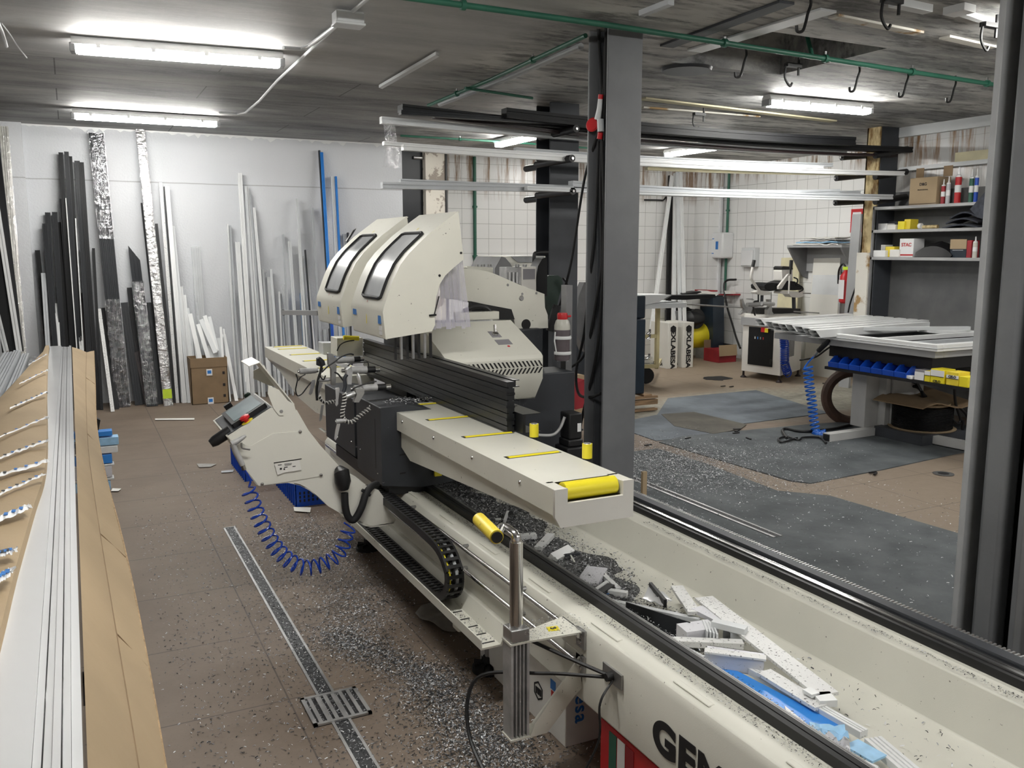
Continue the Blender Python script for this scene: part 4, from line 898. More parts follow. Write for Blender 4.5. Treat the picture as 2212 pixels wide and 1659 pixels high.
# ================================================================== black profiles lying on the arm
def profile(p0, p1, up, w_, d_, mt, label, name='aluminium_profile', cat='profile', group=None, g=2, cap=None, open_=False):
    m = MB(); s_ = usec(w_, d_, .003) if open_ else rotsec(w_, d_, g); m.ext(s_, p0, p1, up, mt, cap)
    return single(m, name, label, cat, group)
ord_ = ['lowest', 'second lowest', 'third', 'topmost']
for k in range(4):
    z = .928+k*.0535
    m = MB(); m.ext(rotsec(.047, .034, 1), (1.592, 3.205, z), (1.592, 5.2, z), (-1, 0, 0), 'black_alu'); m.ext(rotsec(.010, .04, 0), (1.592, 3.205, z-.027), (1.592, 5.2, z-.027), (-1, 0, 0), 'black_alu')
    t = single(m, 'aluminium_profile', '%s of four black profiles stacked on edge on the front roller arm' % ord_[k], 'profile', 'black profiles clamped in the saw')
for z0, z1, x1, yy, lab in ((1.085, 1.115, 1.645, 3.23, 'upper black C profile behind the black stack on the front arm'), (1.0, 1.03, 1.645, 3.25, 'middle black C profile behind the black stack on the front arm'), (.905, .985, 1.70, 3.14, 'wide black channel lying behind the black stack, open end forward')):
    m = MB(); t_ = .003; m.prism([(1.615, yy, z0), (x1, yy, z0), (x1, yy, z0+t_), (1.615+t_+.01, yy, z0+t_), (1.615+t_+.01, yy, z1-t_), (x1, yy, z1-t_), (x1, yy, z1), (1.615, yy, z1)], (0, 1.1, 0), 'black_alu')
    single(m, 'aluminium_profile', lab, 'profile', 'black profiles clamped in the saw')

# ================================================================== offcuts in the bed
zt = .385
def off(a, b, w_, h_, mt, label, z=0.380, z2=None, name='profile_offcut', g=0, kind='solid', roll=0.0, cat='offcut'):
    a, b = P(*a, Z=z), P(*b, Z=z2 if z2 is not None else z); up = V((0, 0, 1)); d = (b-a).normalized(); u = d.cross(up).normalized(); up = (u.cross(d)*math.cos(roll)+u*math.sin(roll))
    m = MB()
    if kind == 'u': m.ext(usec(w_, h_, .003), a, b, up, mt)
    elif kind == 'tube':
        o_ = w_/2; q = h_/2; t_ = .003
        for s2 in ([(-o_, -q), (o_, -q), (o_, -q+t_), (-o_, -q+t_)], [(-o_, q-t_), (o_, q-t_), (o_, q), (-o_, q)], [(-o_, -q), (-o_+t_, -q), (-o_+t_, q), (-o_, q)], [(o_-t_, -q), (o_, -q), (o_, q), (o_-t_, q)]): m.ext(s2, a, b, up, mt)
    else: m.ext(rotsec(w_, h_, g), a, b, up, mt)
    return single(m, name, label, cat, 'offcuts lying in the saw bed')
off((1092, 1162), (1158, 1157), .035, .02, 'white_pvc', 'white offcut behind the yellow stand roller, lying across the chips')
off((1162, 1186), (1190, 1156), .035, .018, 'white_pvc', 'white offcut with a black slot line, second behind the stand roller')
off((1194, 1207), (1232, 1187), .04, .025, 'white_pvc', 'white L shaped offcut with screw holes on the chips', roll=.5)
off((1218, 1200), (1252, 1196), .012, .01, 'grey_dark', 'small dark toothed offcut next to the L shaped piece')
off((1070, 1122), (1082, 1121), .012, .008, 'white_pvc', 'tiny white cube offcut farthest up the chip bed')
off((1090, 1126), (1097, 1106), .012, .014, 'white_pvc', 'tiny white upright offcut beside the tiny cube')
off((1096, 1112), (1106, 1107), .014, .012, 'black', 'tiny black offcut beside the tiny white pieces')
m = MB(); q = [P(x, y, Z=0.353) for x, y in ((1113, 1153), (1132, 1155), (1122, 1137))]; m.prism(q, (0, 0, .004), 'white_pvc'); single(m, 'profile_offcut', 'small white triangle offcut on the chips near the stand roller', 'offcut', 'offcuts lying in the saw bed')
off((1232, 1198), (1241, 1214), .006, .004, 'paper', 'thin cream sliver offcut below the L shaped piece')
off((1268, 1266), (1290, 1232), .085, .03, 'lavender', 'bluish white capped offcut with printed film, upper left of the heap', z=0.368)
off((1296, 1238), (1336, 1276), .02, .025, 'white_pvc', 'white strut offcut beside the printed film offcut', z=0.368)
off((1285, 1288), (1315, 1268), .05, .03, 'black', 'short black and white slotted offcut below the printed film piece', z=0.378)
off((1283, 1285), (1312, 1265), .012, .04, 'white_pvc', 'short white fin offcut on top of the slotted piece', z=0.378)
off((1312, 1278), (1355, 1284), .026, .02, 'white_pvc', 'white offcut with blue end, below the slotted piece', z=0.378)
off((1292, 1290), (1318, 1283), .025, .02, 'blue_film', 'small blue offcut under the white slotted pieces', z=0.368)
off((1303, 1295), (1512, 1340), .022, .012, 'white_pvc2', 'long thin white strip offcut lying across the heap', z=0.388)
off((1320, 1305), (1395, 1333), .03, .008, 'paper_grey', 'flat grey strip offcut under the long thin strip', z=0.368)
m = MB(); rows = []
for i in range(6):
    a, b = P(1388+i*3, 1292-i*6, Z=0.398), P(1432+i*4, 1304-i*2, Z=0.398); rows.append([a.lerp(b, j/5)+V((0, 0, random.uniform(-.006, .006))) for j in range(6)])
m.sheet(rows, 'white_gloss', .004); single(m, 'plastic_film', 'crumpled white film wrapped offcut at the top of the heap', 'film')
off((1405, 1266), (1437, 1304), .012, .03, 'black', 'black bar offcut along the crumpled white film', z=0.398)
off((1462, 1268), (1500, 1325), .045, .012, 'white_dirty', 'white plank offcut standing up left of the longest white plank', z=0.408)
off((1352, 1325), (1490, 1370), .004, .085, 'anthracite', 'long anthracite plate offcut against the near bed wall', z=0.378)
off((1472, 1372), (1540, 1362), .07, .05, 'lavender', 'comb ended white offcut block in the middle of the heap', z=0.393)
for k in range(4): off((1518+k*7, 1352+k*2), (1528+k*7, 1378+k*2), .006, .045, 'white_pvc2', 'fin %s of the comb shaped white offcut' % ('one', 'two', 'three', 'four')[k], z=0.398, name='profile_fin')
off((1520, 1292), (1788, 1502), .070, .010, 'white_dirty', 'longest white plank offcut, chips scattered on its face', z=0.413)
off((1505, 1315), (1610, 1368), .05, .014, 'lavender', 'speckled grey white plank offcut beside the longest plank', z=0.408)
off((1540, 1345), (1612, 1362), .035, .02, 'white_pvc2', 'narrow white offcut over the speckled plank', z=0.428)
off((1570, 1372), (1600, 1368), .05, .04, 'grey_pvc', 'grey square tube offcut beside the comb ended block', z=0.398, kind='tube')
off((1425, 1385), (1605, 1392), .035, .02, 'white_dirty', 'pale chip covered bar offcut across the heap', z=0.393)
off((1468, 1402), (1512, 1425), .045, .012, 'white_pvc2', 'pale open offcut left of the black mouthed channel', z=0.393)
off((1525, 1418), (1650, 1436), .055, .05, 'lavender', 'grey white box profile offcut with black open mouth', z=0.408, kind='tube')
off((1522, 1405), (1655, 1422), .03, .006, 'white_dirty', 'chip covered web of the box profile offcut', z=0.438)
off((1545, 1445), (1800, 1580), .075, .012, 'blue_film', 'long blue film covered plank offcut', z=0.383)
off((1600, 1434), (1866, 1586), .03, .02, 'white_pvc', 'long ribbed white profile offcut along the blue plank', z=0.393, g=2)
off((1650, 1452), (1775, 1528), .052, .010, 'white_dirty', 'chip covered white plank offcut right of the blue plank', z=0.403)
off((1762, 1512), (1800, 1510), .05, .02, 'white_pvc', 'short white end offcut at the foot of the longest plank', z=0.408)
off((1742, 1490), (1762, 1502), .03, .01, 'white_pvc', 'small white tab offcut on the longest plank', z=0.418)
m = MB(); q = [P(x, y, Z=0.413) for x, y in ((1695, 1527), (1785, 1600), (1790, 1624), (1702, 1565))]; m.prism(q, (0, 0, .004), 'white_gloss'); single(m, 'profile_offcut', 'pointed white triangular plate offcut on the blue plank', 'offcut', 'offcuts lying in the saw bed')
def crumple(x0, y0, x1, y1, wpx, z, mt, label, n=8, amp=.012):
    m = MB(); rows = []
    for i in range(n):
        f = i/(n-1); rows.append([P(x0+(x1-x0)*f+wpx*(j/5-.5)*.5, y0+(y1-y0)*f+wpx*(j/5-.5)+random.uniform(-3, 3), Z=z)+V((0, 0, random.uniform(-amp, amp))) for j in range(6)])
    m.sheet(rows, mt, .002); return single(m, 'plastic_film', label, 'film')
crumple(1752, 1575, 1828, 1582, 26, .423, 'sky_film', 'crumpled sky blue film at the lower end of the blue plank')
crumple(1765, 1592, 1835, 1618, 22, .423, 'lavender', 'crumpled printed film below the sky blue film', amp=.02)
off((1838, 1605), (1900, 1640), .055, .006, 'sky_film', 'flat sky blue plate offcut at the bottom right of the heap', z=0.398)
off((1885, 1600), (1990, 1690), .05, .02, 'white_pvc', 'grooved white profile offcut lying alone nearest the viewer', z=0.388, g=3)
off((1790, 1625), (1890, 1668), .05, .008, 'white_gloss', 'curved white strip offcut at the bottom edge of the picture', z=0.398)

# ================================================================== chips and shavings
def chips(name, pts, size, label, cat='shavings', wts=(4, 4, 5), lift=.001, amp=.5, base=None):
    m = base or MB(); mts = ['chip_white']*wts[0]+['chip_steel']*wts[1]+['chip_dark']*wts[2]
    for p in pts:
        p = V(p); a = random.uniform(0, 6.28); l = random.uniform(size[0], size[1]); w_ = l*random.uniform(.15, .4)
        tz = random.uniform(-amp, amp); d = V((math.cos(a), math.sin(a), tz*.6)).normalized()*l; u = V((-math.sin(a), math.cos(a), random.uniform(-amp, amp))).normalized()*w_
        p = p+V((0, 0, lift+abs(d.z)+abs(u.z))); k = V((0, 0, l*random.uniform(0, .5)))
        m.add([p-d-u, p-d+u, p+u+k, p-u+k, p+d+u, p+d-u], [(0, 1, 2, 3), (3, 2, 4, 5)], random.choice(mts))
    o = m.build(name, smooth=False); return tag(o, label, cat, kind='stuff')
def blob(cx, cy, sx, sy, n, z=0): return [(random.gauss(cx, sx), random.gauss(cy, sy), z) for _ in range(n)]
def seg(a, b, s_, n, z=0): return [(a[0]+(b[0]-a[0])*t+random.gauss(0, s_), a[1]+(b[1]-a[1])*t+random.gauss(0, s_), z) for t in (random.random() for _ in range(n))]
pts = blob(1.15, 4.75, .18, .36, 8200)+seg((1.15, 4.1), (1.0, 3.4), .12, 4200)+seg((.90, 3.6), (1.18, 2.95), .06, 5200)+seg((1.12, 3.0), (1.18, 2.3), .09, 7200)+seg((1.05, 2.6), (.98, 1.9), .13, 3600)
pts += blob(1.35, 3.0, .1, .25, 500)+blob(1.5, 2.45, .2, .15, 900)+blob(.7, 3.4, .35, .8, 1500)+seg((.75, 4.6), (.76, 2.2), .10, 900)
pts += [(random.uniform(.25, 1.3), random.uniform(1.9, 5.8), 0) for _ in range(5000)]+blob(1.0, 6.2, .3, .4, 900)
pts = [p for p in pts if .12 < p[0] < 2.3 and 1.4 < p[1] < 8]
chips('floor_shavings', pts, (.0018, .0062), 'pale and dark metal chips strewn over the brown floor left of the saw', wts=(2, 6, 9))
pts = [(random.gauss(1.72, .13), random.uniform(2.1, 4.4), .335+abs(random.gauss(0, .014))) for _ in range(21000)]+[(random.gauss(1.66, .08), random.uniform(1.5, 2.6), .338) for _ in range(1500)]
pts = [p for p in pts if 1.60 < p[0] < 2.03-.22*max(0, 3.2-p[1])+.06*math.sin(p[1]*9)]
pts += [(random.uniform(1.6, 2.06), random.uniform(.8, 4.5), .337) for _ in range(1500)]
pile = MB(); rows = []
for i in range(90):
    y = 2.25+i*.028; row = []
    xr = 1.98+.04*math.sin(y*7)+.025*math.sin(y*23) if y > 2.9 else 1.97-.42*(2.9-y)+.04*math.sin(y*19)
    for j in range(16):
        x = 1.60+(xr-1.60)*j/15; e = min(1, j/2, (15-j)/4)*min(1, i/12); row.append(V((x, y, .330+e*(.026+.022*math.exp(-((x-1.68)/.09)**2)*(1 if y > 2.6 else .4)+random.uniform(-.004, .006)))))
    rows.append(row)
pile.sheet(rows, 'chip_pile')
pts = [(x, y, z+(.020 if y > 2.35 and x < 1.95 and z < .4 else .002)) for x, y, z in pts]
chips('bed_shavings', pts, (.002, .0065), 'heap of dark metal chips lying in the trough of the saw bed', wts=(3, 5, 7), amp=.9, base=pile)
pts = [(random.uniform(1.40, 1.46), random.uniform(.9, 3.9), .495) for _ in range(3800)]+[(random.uniform(1.52, 1.56), random.uniform(.9, 3.9), .495) for _ in range(2600)]+[(random.uniform(2.12, 2.165), random.uniform(.8, 3.0), .498) for _ in range(2600)]
pts += [(random.uniform(2.29, 2.34), random.uniform(.9, 4), .503) for _ in range(900)]+[(random.uniform(1.13, 1.34), random.uniform(2.14, 2.27), .522) for _ in range(400)]+[(random.uniform(1.24, 1.30), random.uniform(2.72, 3.05), .243) for _ in range(350)]
chips('rim_shavings', pts, (.0012, .0035), 'thin scatter of chips along both rims of the saw bed', wts=(2, 3, 8))
pts = blob(1.42, 3.98, .06, .05, 260, .905)+blob(1.18, 3.87, .05, .02, 250, .52)
pts = [p for p in pts if (1.25 < p[0] < 1.55 and p[2] > .8) or p[2] < .8]
chips('cabinet_shavings', [(x, y, (.93 if z > .8 else P(755+600*(x-1.18), 1020+330*(x-1.18), Y=3.87).z)) for x, y, z in pts if z > .8], (.002, .006), 'bright chips on top of the dark front cabinet', wts=(5, 4, 1))
pts = blob(4.25, 5.5, .32, .28, 6500, .010)+blob(3.85, 5.2, .3, .35, 3200, .010)+seg((3.4, 5.4), (4.6, 4.5), .2, 2400, .010)+blob(3.25, 4.45, .07, .15, 2600, .012)+blob(5.2, 5.3, .3, .2, 800, .012)
pts += [(random.uniform(2.7, 5.2), random.uniform(2.6, 6.5), .010) for _ in range(2600)]
chips('mat_shavings', pts, (.0022, .008), 'chips spread over the dark rubber mats right of the front column', wts=(4, 6, 7))

# ================================================================== floor items
def drain():
    t = thing('floor_drain', 'slotted steel drain channel with grate running along the left aisle floor', 'drain', (.752, 3.7, 0))
    m = MB(); m.box(.718, .728, 1.2, 5.32, .0, .004, 'steel'); m.box(.776, .786, 1.2, 5.32, .0, .004, 'steel'); m.box(.718, .786, 5.31, 5.32, 0, .004, 'steel'); m.build('channel_edge', t)
    m = MB(); m.box(.728, .776, 1.2, 5.31, .0, .0015, 'chip_dark'); m.build('channel_bed', t)
    y0, y1 = 2.86, 3.07; x0, x1 = .655, .865
    g_ = MB(); g_.box(x0, x1, y0, y1, 0, .003, 'ink'); g_.build('grate_well', t)
    m = MB(); m.box(x0, x1, y0, y0+.014, .003, .010, 'steel'); m.box(x0, x1, y1-.014, y1, .003, .010, 'steel'); m.box(x0, x0+.014, y0, y1, .003, .010, 'steel'); m.box(x1-.014, x1, y0, y1, .003, .010, 'steel'); m.build('grate_frame', t)
    for k in range(6): m = MB(); x = x0+.022+k*.029; m.box(x, x+.014, y0+.01, y1-.01, .003, .009, 'steel'); m.build('grate_bar', t)
drain()
pts = [(random.uniform(.73, .775), random.uniform(1.9, 5.3), .003) for _ in range(1500)]+[(random.uniform(.66, .86), random.uniform(2.87, 3.06), .004) for _ in range(250)]
chips('drain_shavings', pts, (.002, .005), 'chips packed in the floor drain channel', wts=(4, 4, 4))
def mat_poly(pts, z0, z1, mt, label):
    m = MB(); m.prism([(*p, z0) for p in pts], (0, 0, z1-z0), mt); return single(m, 'rubber_mat', label, 'mat', bevel=.002)
mat_poly([(2.45, 5.9), (4.3, 5.9), (4.33, 5.3), (4.27, 4.46), (4.50, 4.2), (4.56, 3.3), (4.6, 1.6), (2.45, 1.6)], .0, .006, 'mat_dark', 'large dark grey rubber mat beside the saw bed, nearest of the mats')
mat_poly([(4.46, 6.1), (4.50, 5.35), (4.54, 4.62), (4.62, 4.50), (5.4, 4.55), (6.4, 4.66), (7.5, 4.7), (7.5, 5.9), (6.2, 6.1), (4.8, 6.2)], .0, .007, 'mat_dark', 'dark mat under the assembly table')
mat_poly([(4.5, 6.95), (5.2, 7.15), (5.9, 7.92), (7.18, 7.92), (6.84, 6.46), (5.65, 6.41), (5.1, 6.15), (4.47, 6.15)], .0, .006, 'mat_blue', 'bluish grey mat in the middle of the right floor')
mat_poly([(5.25, 7.15), (5.62, 7.1), (5.66, 6.35), (5.45, 6.2), (5.1, 6.15), (5.0, 6.6)], .0062, .009, 'mat_brown', 'brownish patch mat over the corner of the bluish mat')
m = MB(); m.box(3.53, 3.60, 3.7, 5.9, .006, .010, 'steel'); m.box(3.55, 3.585, 3.7, 5.9, .010, .0105, 'ink'); single(m, 'floor_channel', 'narrow slotted steel strip in the dark mat right of the column', 'drain')
m = MB(); c = P(2038, 1024, Z=0); m.lathe(c, [(.07, 0), (.075, .004), (.045, .005)], 'steel', 24); m.lathe(c+V((0, 0, .005)), [(.04, 0), (.04, .001)], 'ink', 20); single(m, 'floor_socket', 'round metal floor outlet on the brown floor by the right column', 'floor outlet')
def scrap(pxs, mt, label, z=.004, h=.006, name='paper_scrap', cat='scrap'):
    m = MB(); q = [P(x, y, Z=z)+V((0, 0, random.uniform(0, h))) for x, y in pxs]; m.prism(q, (0, 0, .0015), mt); return single(m, name, label, cat)
m = MB(); rows = []
for i in range(9):
    f = i/8; a = P(922+f*72, 1312+f*45-18*math.sin(f*3), Z=.01); b = P(897+f*80, 1325+f*52+6*math.sin(f*5), Z=.01); rows.append([a.lerp(b, j/4)+V((0, 0, .012*math.sin(f*9+j)+.012)) for j in range(5)])
m.sheet(rows, 'paper_grey', .0015); single(m, 'paper_scrap', 'torn grey sheet on the floor under the cable tray', 'scrap')
scrap([(425, 1003), (445, 1003), (468, 1003), (455, 1009), (430, 1010)], 'paper_grey', 'torn beige scrap on the floor left of the console')
scrap([(478, 1018), (505, 1015), (503, 1020), (478, 1022)], 'grey_pvc', 'small grey offcut on the floor below the console')
scrap([(634, 1097), (672, 1098), (670, 1108), (636, 1106)], 'board', 'cream scrap lying in the chips near the blue crates')
scrap([(243, 1056), (262, 1056), (256, 1062), (240, 1062)], 'paper', 'white paper scrap beside the stack of wrapped profiles')
scrap([(335, 905), (420, 904), (420, 907), (335, 908)], 'board', 'thin pale strip lying flat on the brown floor near the back wall')
scrap([(311, 863), (323, 861), (321, 868), (313, 868)], 'paper', 'small white scrap at the foot of the dark leaning profiles')
for i, (x, y, a) in enumerate(((1580, 835, .2), (1592, 931, .4), (1592, 927, -.3), (1486, 946, .3), (1590, 935, 0), (1617, 947, 1.4), (1891, 1023, .5), (1885, 1020, 0), (1783, 828, -.4), (1562, 834, .1), (1400, 961, 0))):
    m = MB(); c = P(x, y, Z=.012); m.obox(c, (math.cos(a)*.035, math.sin(a)*.035, 0), (-math.sin(a)*.008, math.cos(a)*.008, 0), (0, 0, .005), 'black')
    single(m, 'black_offcut', 'black stub on the right floor, %s' % ('behind the mats before the milling machine', 'upper one of the trio on the bluish mat edge', 'second of the trio on the bluish mat edge', 'alone left of the trio', 'lowest of the trio', 'just left of the blue hose coil', 'larger one by the floor outlet', 'smaller one by the floor outlet', 'near the brown hoop', 'beside the dark smear on the floor', 'by the front column')[i], 'offcut', 'black stubs on the right floor')

# crates, boxes under the saw
def crate(x0, y0, x1, y1, h, label, z0=0):
    t = thing('plastic_crate', label, 'crate', ((x0+x1)/2, (y0+y1)/2, z0)); th = .008
    m = MB(); m.box(x0+.02, x1-.02, y0+.02, y1-.02, z0, z0+.01, 'blue'); m.build('bottom', t)
    m = MB(); 
    for a, b, c, d in ((x0, x1, y0, y0+.012), (x0, x1, y1-.012, y1), (x0, x0+.012, y0, y1), (x1-.012, x1, y0, y1)): m.box(a, b, c, d, z0+h-.035, z0+h, 'blue')
    m.build('rim', t, bevel=.003)
    m = MB()
    for a, b, c, d in ((x0+.008, x1-.008, y0+.008, y0+.012), (x0+.008, x1-.008, y1-.012, y1-.008), (x0+.008, x0+.012, y0+.008, y1-.008), (x1-.012, x1-.008, y0+.008, y1-.008)): m.box(a, b, c, d, z0, z0+h-.03, 'blue')
    m.build('walls', t)
    m = MB(); n = int((y1-y0)/.06)
    for k in range(n+1): m.box(x0+.001, x0+.008, y0+.01+k*.058, y0+.016+k*.058, z0, z0+h-.03, 'blue')
    n = int((x1-x0)/.03)
    for k in range(n): 
        for r_ in range(3): m.box(x0+.03+k*.028, x0+.042+k*.028, y0+.0065, y0+.0078, z0+.03+r_*.025, z0+.048+r_*.025, 'ink')
    m.build('ribs', t)
crate(1.20, 5.55, 1.60, 6.15, .20, 'blue ventilated crate standing on the floor under the saw console')
crate(1.02, 6.35, 1.36, 6.95, .30, 'blue crate farther back under the rear roller arm')
t = thing('carton', 'white carton with blue lettering and a hexagon mark, under the saw bed behind the stand', 'box', (1.53, 2.74, 0))
m = MB(); m.box(1.377, 1.70, 2.362, 3.05, 0, .235, 'paper'); m.build('carton_body', t, bevel=.003)
words('EXL', (1.56, 2.361, .13), (1, 0, .0), (0, 0, 1), .085, 'ink', t, .004, sx=.8)
words('esa', (1.435, 2.3605, .13), (0, 0, -1), (1, 0, 0), .07, 'label_blue', t, .001, sp=1.15)
def hexa(o, cx, cy, cz, r, ax, mt):
    q = MB(); p6 = [(math.cos(math.pi/6+k*math.pi/3)*r, math.sin(math.pi/6+k*math.pi/3)*r) for k in range(6)]
    for k in range(6):
        a, b = p6[k], p6[(k+1) % 6]
        f = (lambda u, v: V((cx, cy+u, cz+v))) if ax == 'x' else (lambda u, v: V((cx+u, cy, cz+v)))
        q.prism([f(*a), f(*b), f(b[0]*.8, b[1]*.8), f(a[0]*.8, a[1]*.8)], (-.001, 0, 0) if ax == 'x' else (0, -.001, 0), mt)
    q.build('printed_mark', o)
hq = P(1163, 1492, X=1.3765); hexa(t, 1.3765, hq.y, hq.z, .036, 'x', 'ink'); words('E', (1.3762, hq.y, hq.z), (0, 0, -1), (0, -1, 0), .05, 'ink', t, .003)
hq = P(1194, 1490, X=1.3765); m = MB(); m.box(1.3755, 1.377, hq.y-.02, hq.y+.015, hq.z, hq.z+.035, 'label_blue'); m.box(1.3755, 1.377, hq.y-.02, hq.y+.01, hq.z-.03, hq.z-.005, 'ink_red'); m.build('printed_mark', t)
t = thing('carton', 'red carton with green white red stripes under the near end of the bed', 'box', (1.6, 1.9, 0))
m = MB(); m.box(1.36, 1.85, 1.55, 2.12, 0, .235, 'red'); m.build('carton_body', t, bevel=.003)
m = MB()
for k, c_ in enumerate(('green', 'label_white', 'dull_red')): m.prism([(1.3595, 2.07-k*.045, .0), (1.3595, 2.03-k*.045, .0), (1.3595, 2.03-k*.045, .22), (1.3595, 2.07-k*.045, .22)], (-.001, 0, 0), c_)
m.build('striped_print', t)

# ================================================================== blue coiled hose and air gun of the saw
t = thing('air_gun', 'grey air blow gun clipped to the console with a coiled blue hose', 'air gun', P(520, 975, Y=3.74))
gp = lambda x, y, o=0: P(*z4(x, y), Y=3.765+o)
m = MB(); m.tube([gp(190, 730), gp(215, 790), gp(245, 850), gp(258, 875)], [.012, .014, .012, .012], 'alu_matt', 10); m.build('handle', t)
m = MB(); m.tube([gp(185, 735), gp(225, 715), gp(262, 690), gp(280, 680)], [.014, .012, .009, .005], 'alu_matt', 10); m.build('barrel', t)
m = MB(); m.tube(smooth_path([gp(250, 725), gp(255, 760), gp(290, 770), gp(308, 772)]), .004, 'steel', 6); m.build('trigger', t)
m = MB(); m.tube([gp(258, 870), gp(270, 905)], .010, 'chrome', 10); m.build('coupling', t)
base = [(270, 905), (300, 950), (310, 985), (300, 1020)]
ctr = [(295, 1035), (330, 1130), (365, 1220), (410, 1310), (455, 1390), (510, 1460), (580, 1520), (660, 1555), (740, 1550), (820, 1520), (890, 1470), (930, 1400), (950, 1330), (975, 1275)]
cp = smooth_path([P(*z4(x, y), Y=3.70) for x, y in ctr], 6)
cc = coil(cp, lambda f: .034*(1-.25*abs(f-.5)), 21, 14)
m = MB(); m.tube(smooth_path([gp(x, y) for x, y in base])+cc, .0042, 'blue_hose', 7); m.build('coiled_hose', t)

# ================================================================== oil bottle in its holder
t = thing('oil_bottle', 'oil bottle with red cap in a white wire holder beside the saw', 'bottle', P(1214, 775, Y=4.3))
c = P(1214, 778, Y=4.3); r_ = .044
k_ = lambda y: P(1214, y, Y=4.3).z-c.z
m = MB(); m.lathe(c, [(r_*.9, 0), (r_, .01), (r_, k_(705)), (r_*.9, k_(697)), (r_*.55, k_(690)), (r_*.55, k_(684))], 'oil', 24); m.build('bottle', t)
m = MB(); m.lathe(c, [(r_*1.02, k_(712)), (r_*1.02, k_(703)), (r_*.85, k_(693)), (r_*.62, k_(689))], 'milky', 24); m.build('shoulder', t)
m = MB(); m.lathe(c, [(r_*.66, k_(690)), (r_*.68, k_(680)), (r_*.6, k_(676))], 'red', 18); m.tube([c+V((.02, 0, k_(685))), c+V((.05, -.01, k_(683)))], .006, 'red', 8); m.build('cap', t)
hd = thing('bottle_holder', 'white bottle holder bracket with two straps around the oil bottle', 'holder', c)
for yy in (729, 762):
    m = MB(); z = k_(yy); m.tube([c+V((math.cos(a)*r_*1.12, math.sin(a)*r_*1.12, z)) for a in [math.pi*1.0+math.pi*.1*i for i in range(12)]], .004, 'white_pvc', 6)
    m.prism([c+V((math.cos(a)*r_*1.1, math.sin(a)*r_*1.1, z-.008)) for a in [math.pi+math.pi*i/10 for i in range(11)]]+[c+V((math.cos(a)*r_*1.16, math.sin(a)*r_*1.16, z-.008)) for a in [math.pi*2-math.pi*i/10 for i in range(11)]], (0, 0, .018), 'white_pvc'); m.build('strap', hd)
m = MB(); m.tube([c+V((-r_*1.15, -.01, k_(716))), c+V((-r_*1.25, -.01, k_(735))), c+V((-r_*.9, -.01, k_(765))), c+V((-r_*.8, -.01, k_(778))), c+V((r_*.8, -.01, k_(779)))], .004, 'white_pvc', 6); m.tube([c+V((r_*1.12, .0, k_(729))), c+V((r_*1.12, .0, k_(762)))], .004, 'white_pvc', 6); m.build('frame', hd)
m = MB(); m.box(2.52, 2.56, 4.36, 4.42, .9, 1.45, 'grey_mid'); single(m, 'steel_post', 'narrow steel post holding the oil bottle bracket', 'post')
# dark green guard
t = thing('green_guard', 'dark green rounded plastic guard standing behind the oil bottle', 'guard', P(1195, 690, Y=5.5))
m = MB(); m.box(P(1190,700,Y=5.55).x, P(1200,700,Y=5.55).x, 5.52, 5.58, 0, 1.35, 'grey_dark'); m.build('post', t); m = MB(); m.prism([P(x, y, Y=5.5) for x, y in ((1180, 600), (1186, 595), (1205, 595), (1213, 600), (1216, 612), (1208, 640), (1198, 690), (1188, 690), (1178, 640), (1174, 615))], (0, .12, 0), 'dark_green'); m.build('shell', t, bevel=.01)
m = MB(); m.tube(smooth_path([P(1216, 600, Y=5.45), P(1226, 615, Y=5.45), P(1233, 645, Y=5.45)]), .008, 'black', 8); m.tube(smooth_path([P(1218, 625, Y=5.4), P(1228, 650, Y=5.4), P(1227, 690, Y=5.4)]), .01, 'black', 8); m.build('hose', t)
m = MB(); m.tube([P(1196, 668, Y=4.9), P(1203, 664, Y=4.9)], .02, 'black', 10); m.tube([P(1203, 660, Y=4.9), P(1188, 715, Y=4.9)], .028, 'rubber', 12); single(m, 'hose_connector', 'black air connector hanging from a cable beside the oil bottle', 'connector')

# cables and plug on the front column
t = thing('hanging_cable', 'black cables hanging down the recess of the front column', 'cable', (2.74, 4.5, .1))
cb = lambda *ps, r=.009: (lambda m: (m.tube(smooth_path([P(x, y, X=2.83) for x, y in ps]), r, 'rubber', 8), m.build('cable', t)))(MB())
cb((1310, 0), (1309, 60), (1308, 200), (1300, 300), (1297, 420), (1300, 560), (1290, 640), (1265, 760), (1225, 800))
cb((1299, 0), (1293, 60), (1298, 160), (1301, 210))
cb((1307, 100), (1304, 200), (1290, 290), (1262, 390), (1235, 560), (1215, 640), (1205, 668), r=.008)
cb((1293, 305), (1290, 400), (1283, 520), (1272, 620), (1262, 720), (1245, 800), (1250, 850), (1275, 858), (1298, 850))
cb((1301, 300), (1305, 500), (1296, 700), (1282, 800), (1260, 890), (1250, 940))
t = thing('power_plug', 'red and white industrial plug hanging on the front column', 'plug', P(1292, 300, Y=4.46))
pg = lambda x, y: P(x, y, X=2.80)
m = MB(); m.tube([pg(1298, 204), pg(1297, 214)], .015, 'red', 14); m.build('gland', t)
m = MB(); m.tube([pg(1297, 214), pg(1295, 235), pg(1291, 258)], [.014, .016, .020], 'white_pvc2', 14); m.build('socket_body', t)
m = MB(); m.lathe(pg(1281, 270), [(.040, 0), (.042, .008), (.034, .016)], 'red', 22, (-.85, -.5, .15)); m.build('lid', t)
m = MB(); m.tube([pg(1297, 258), pg(1298, 285)], .020, 'grey_pvc', 14); m.build('plug_body', t)
m = MB(); m.tube([pg(1297, 286), pg(1295, 300)], .016, 'red', 14); m.build('gland', t)

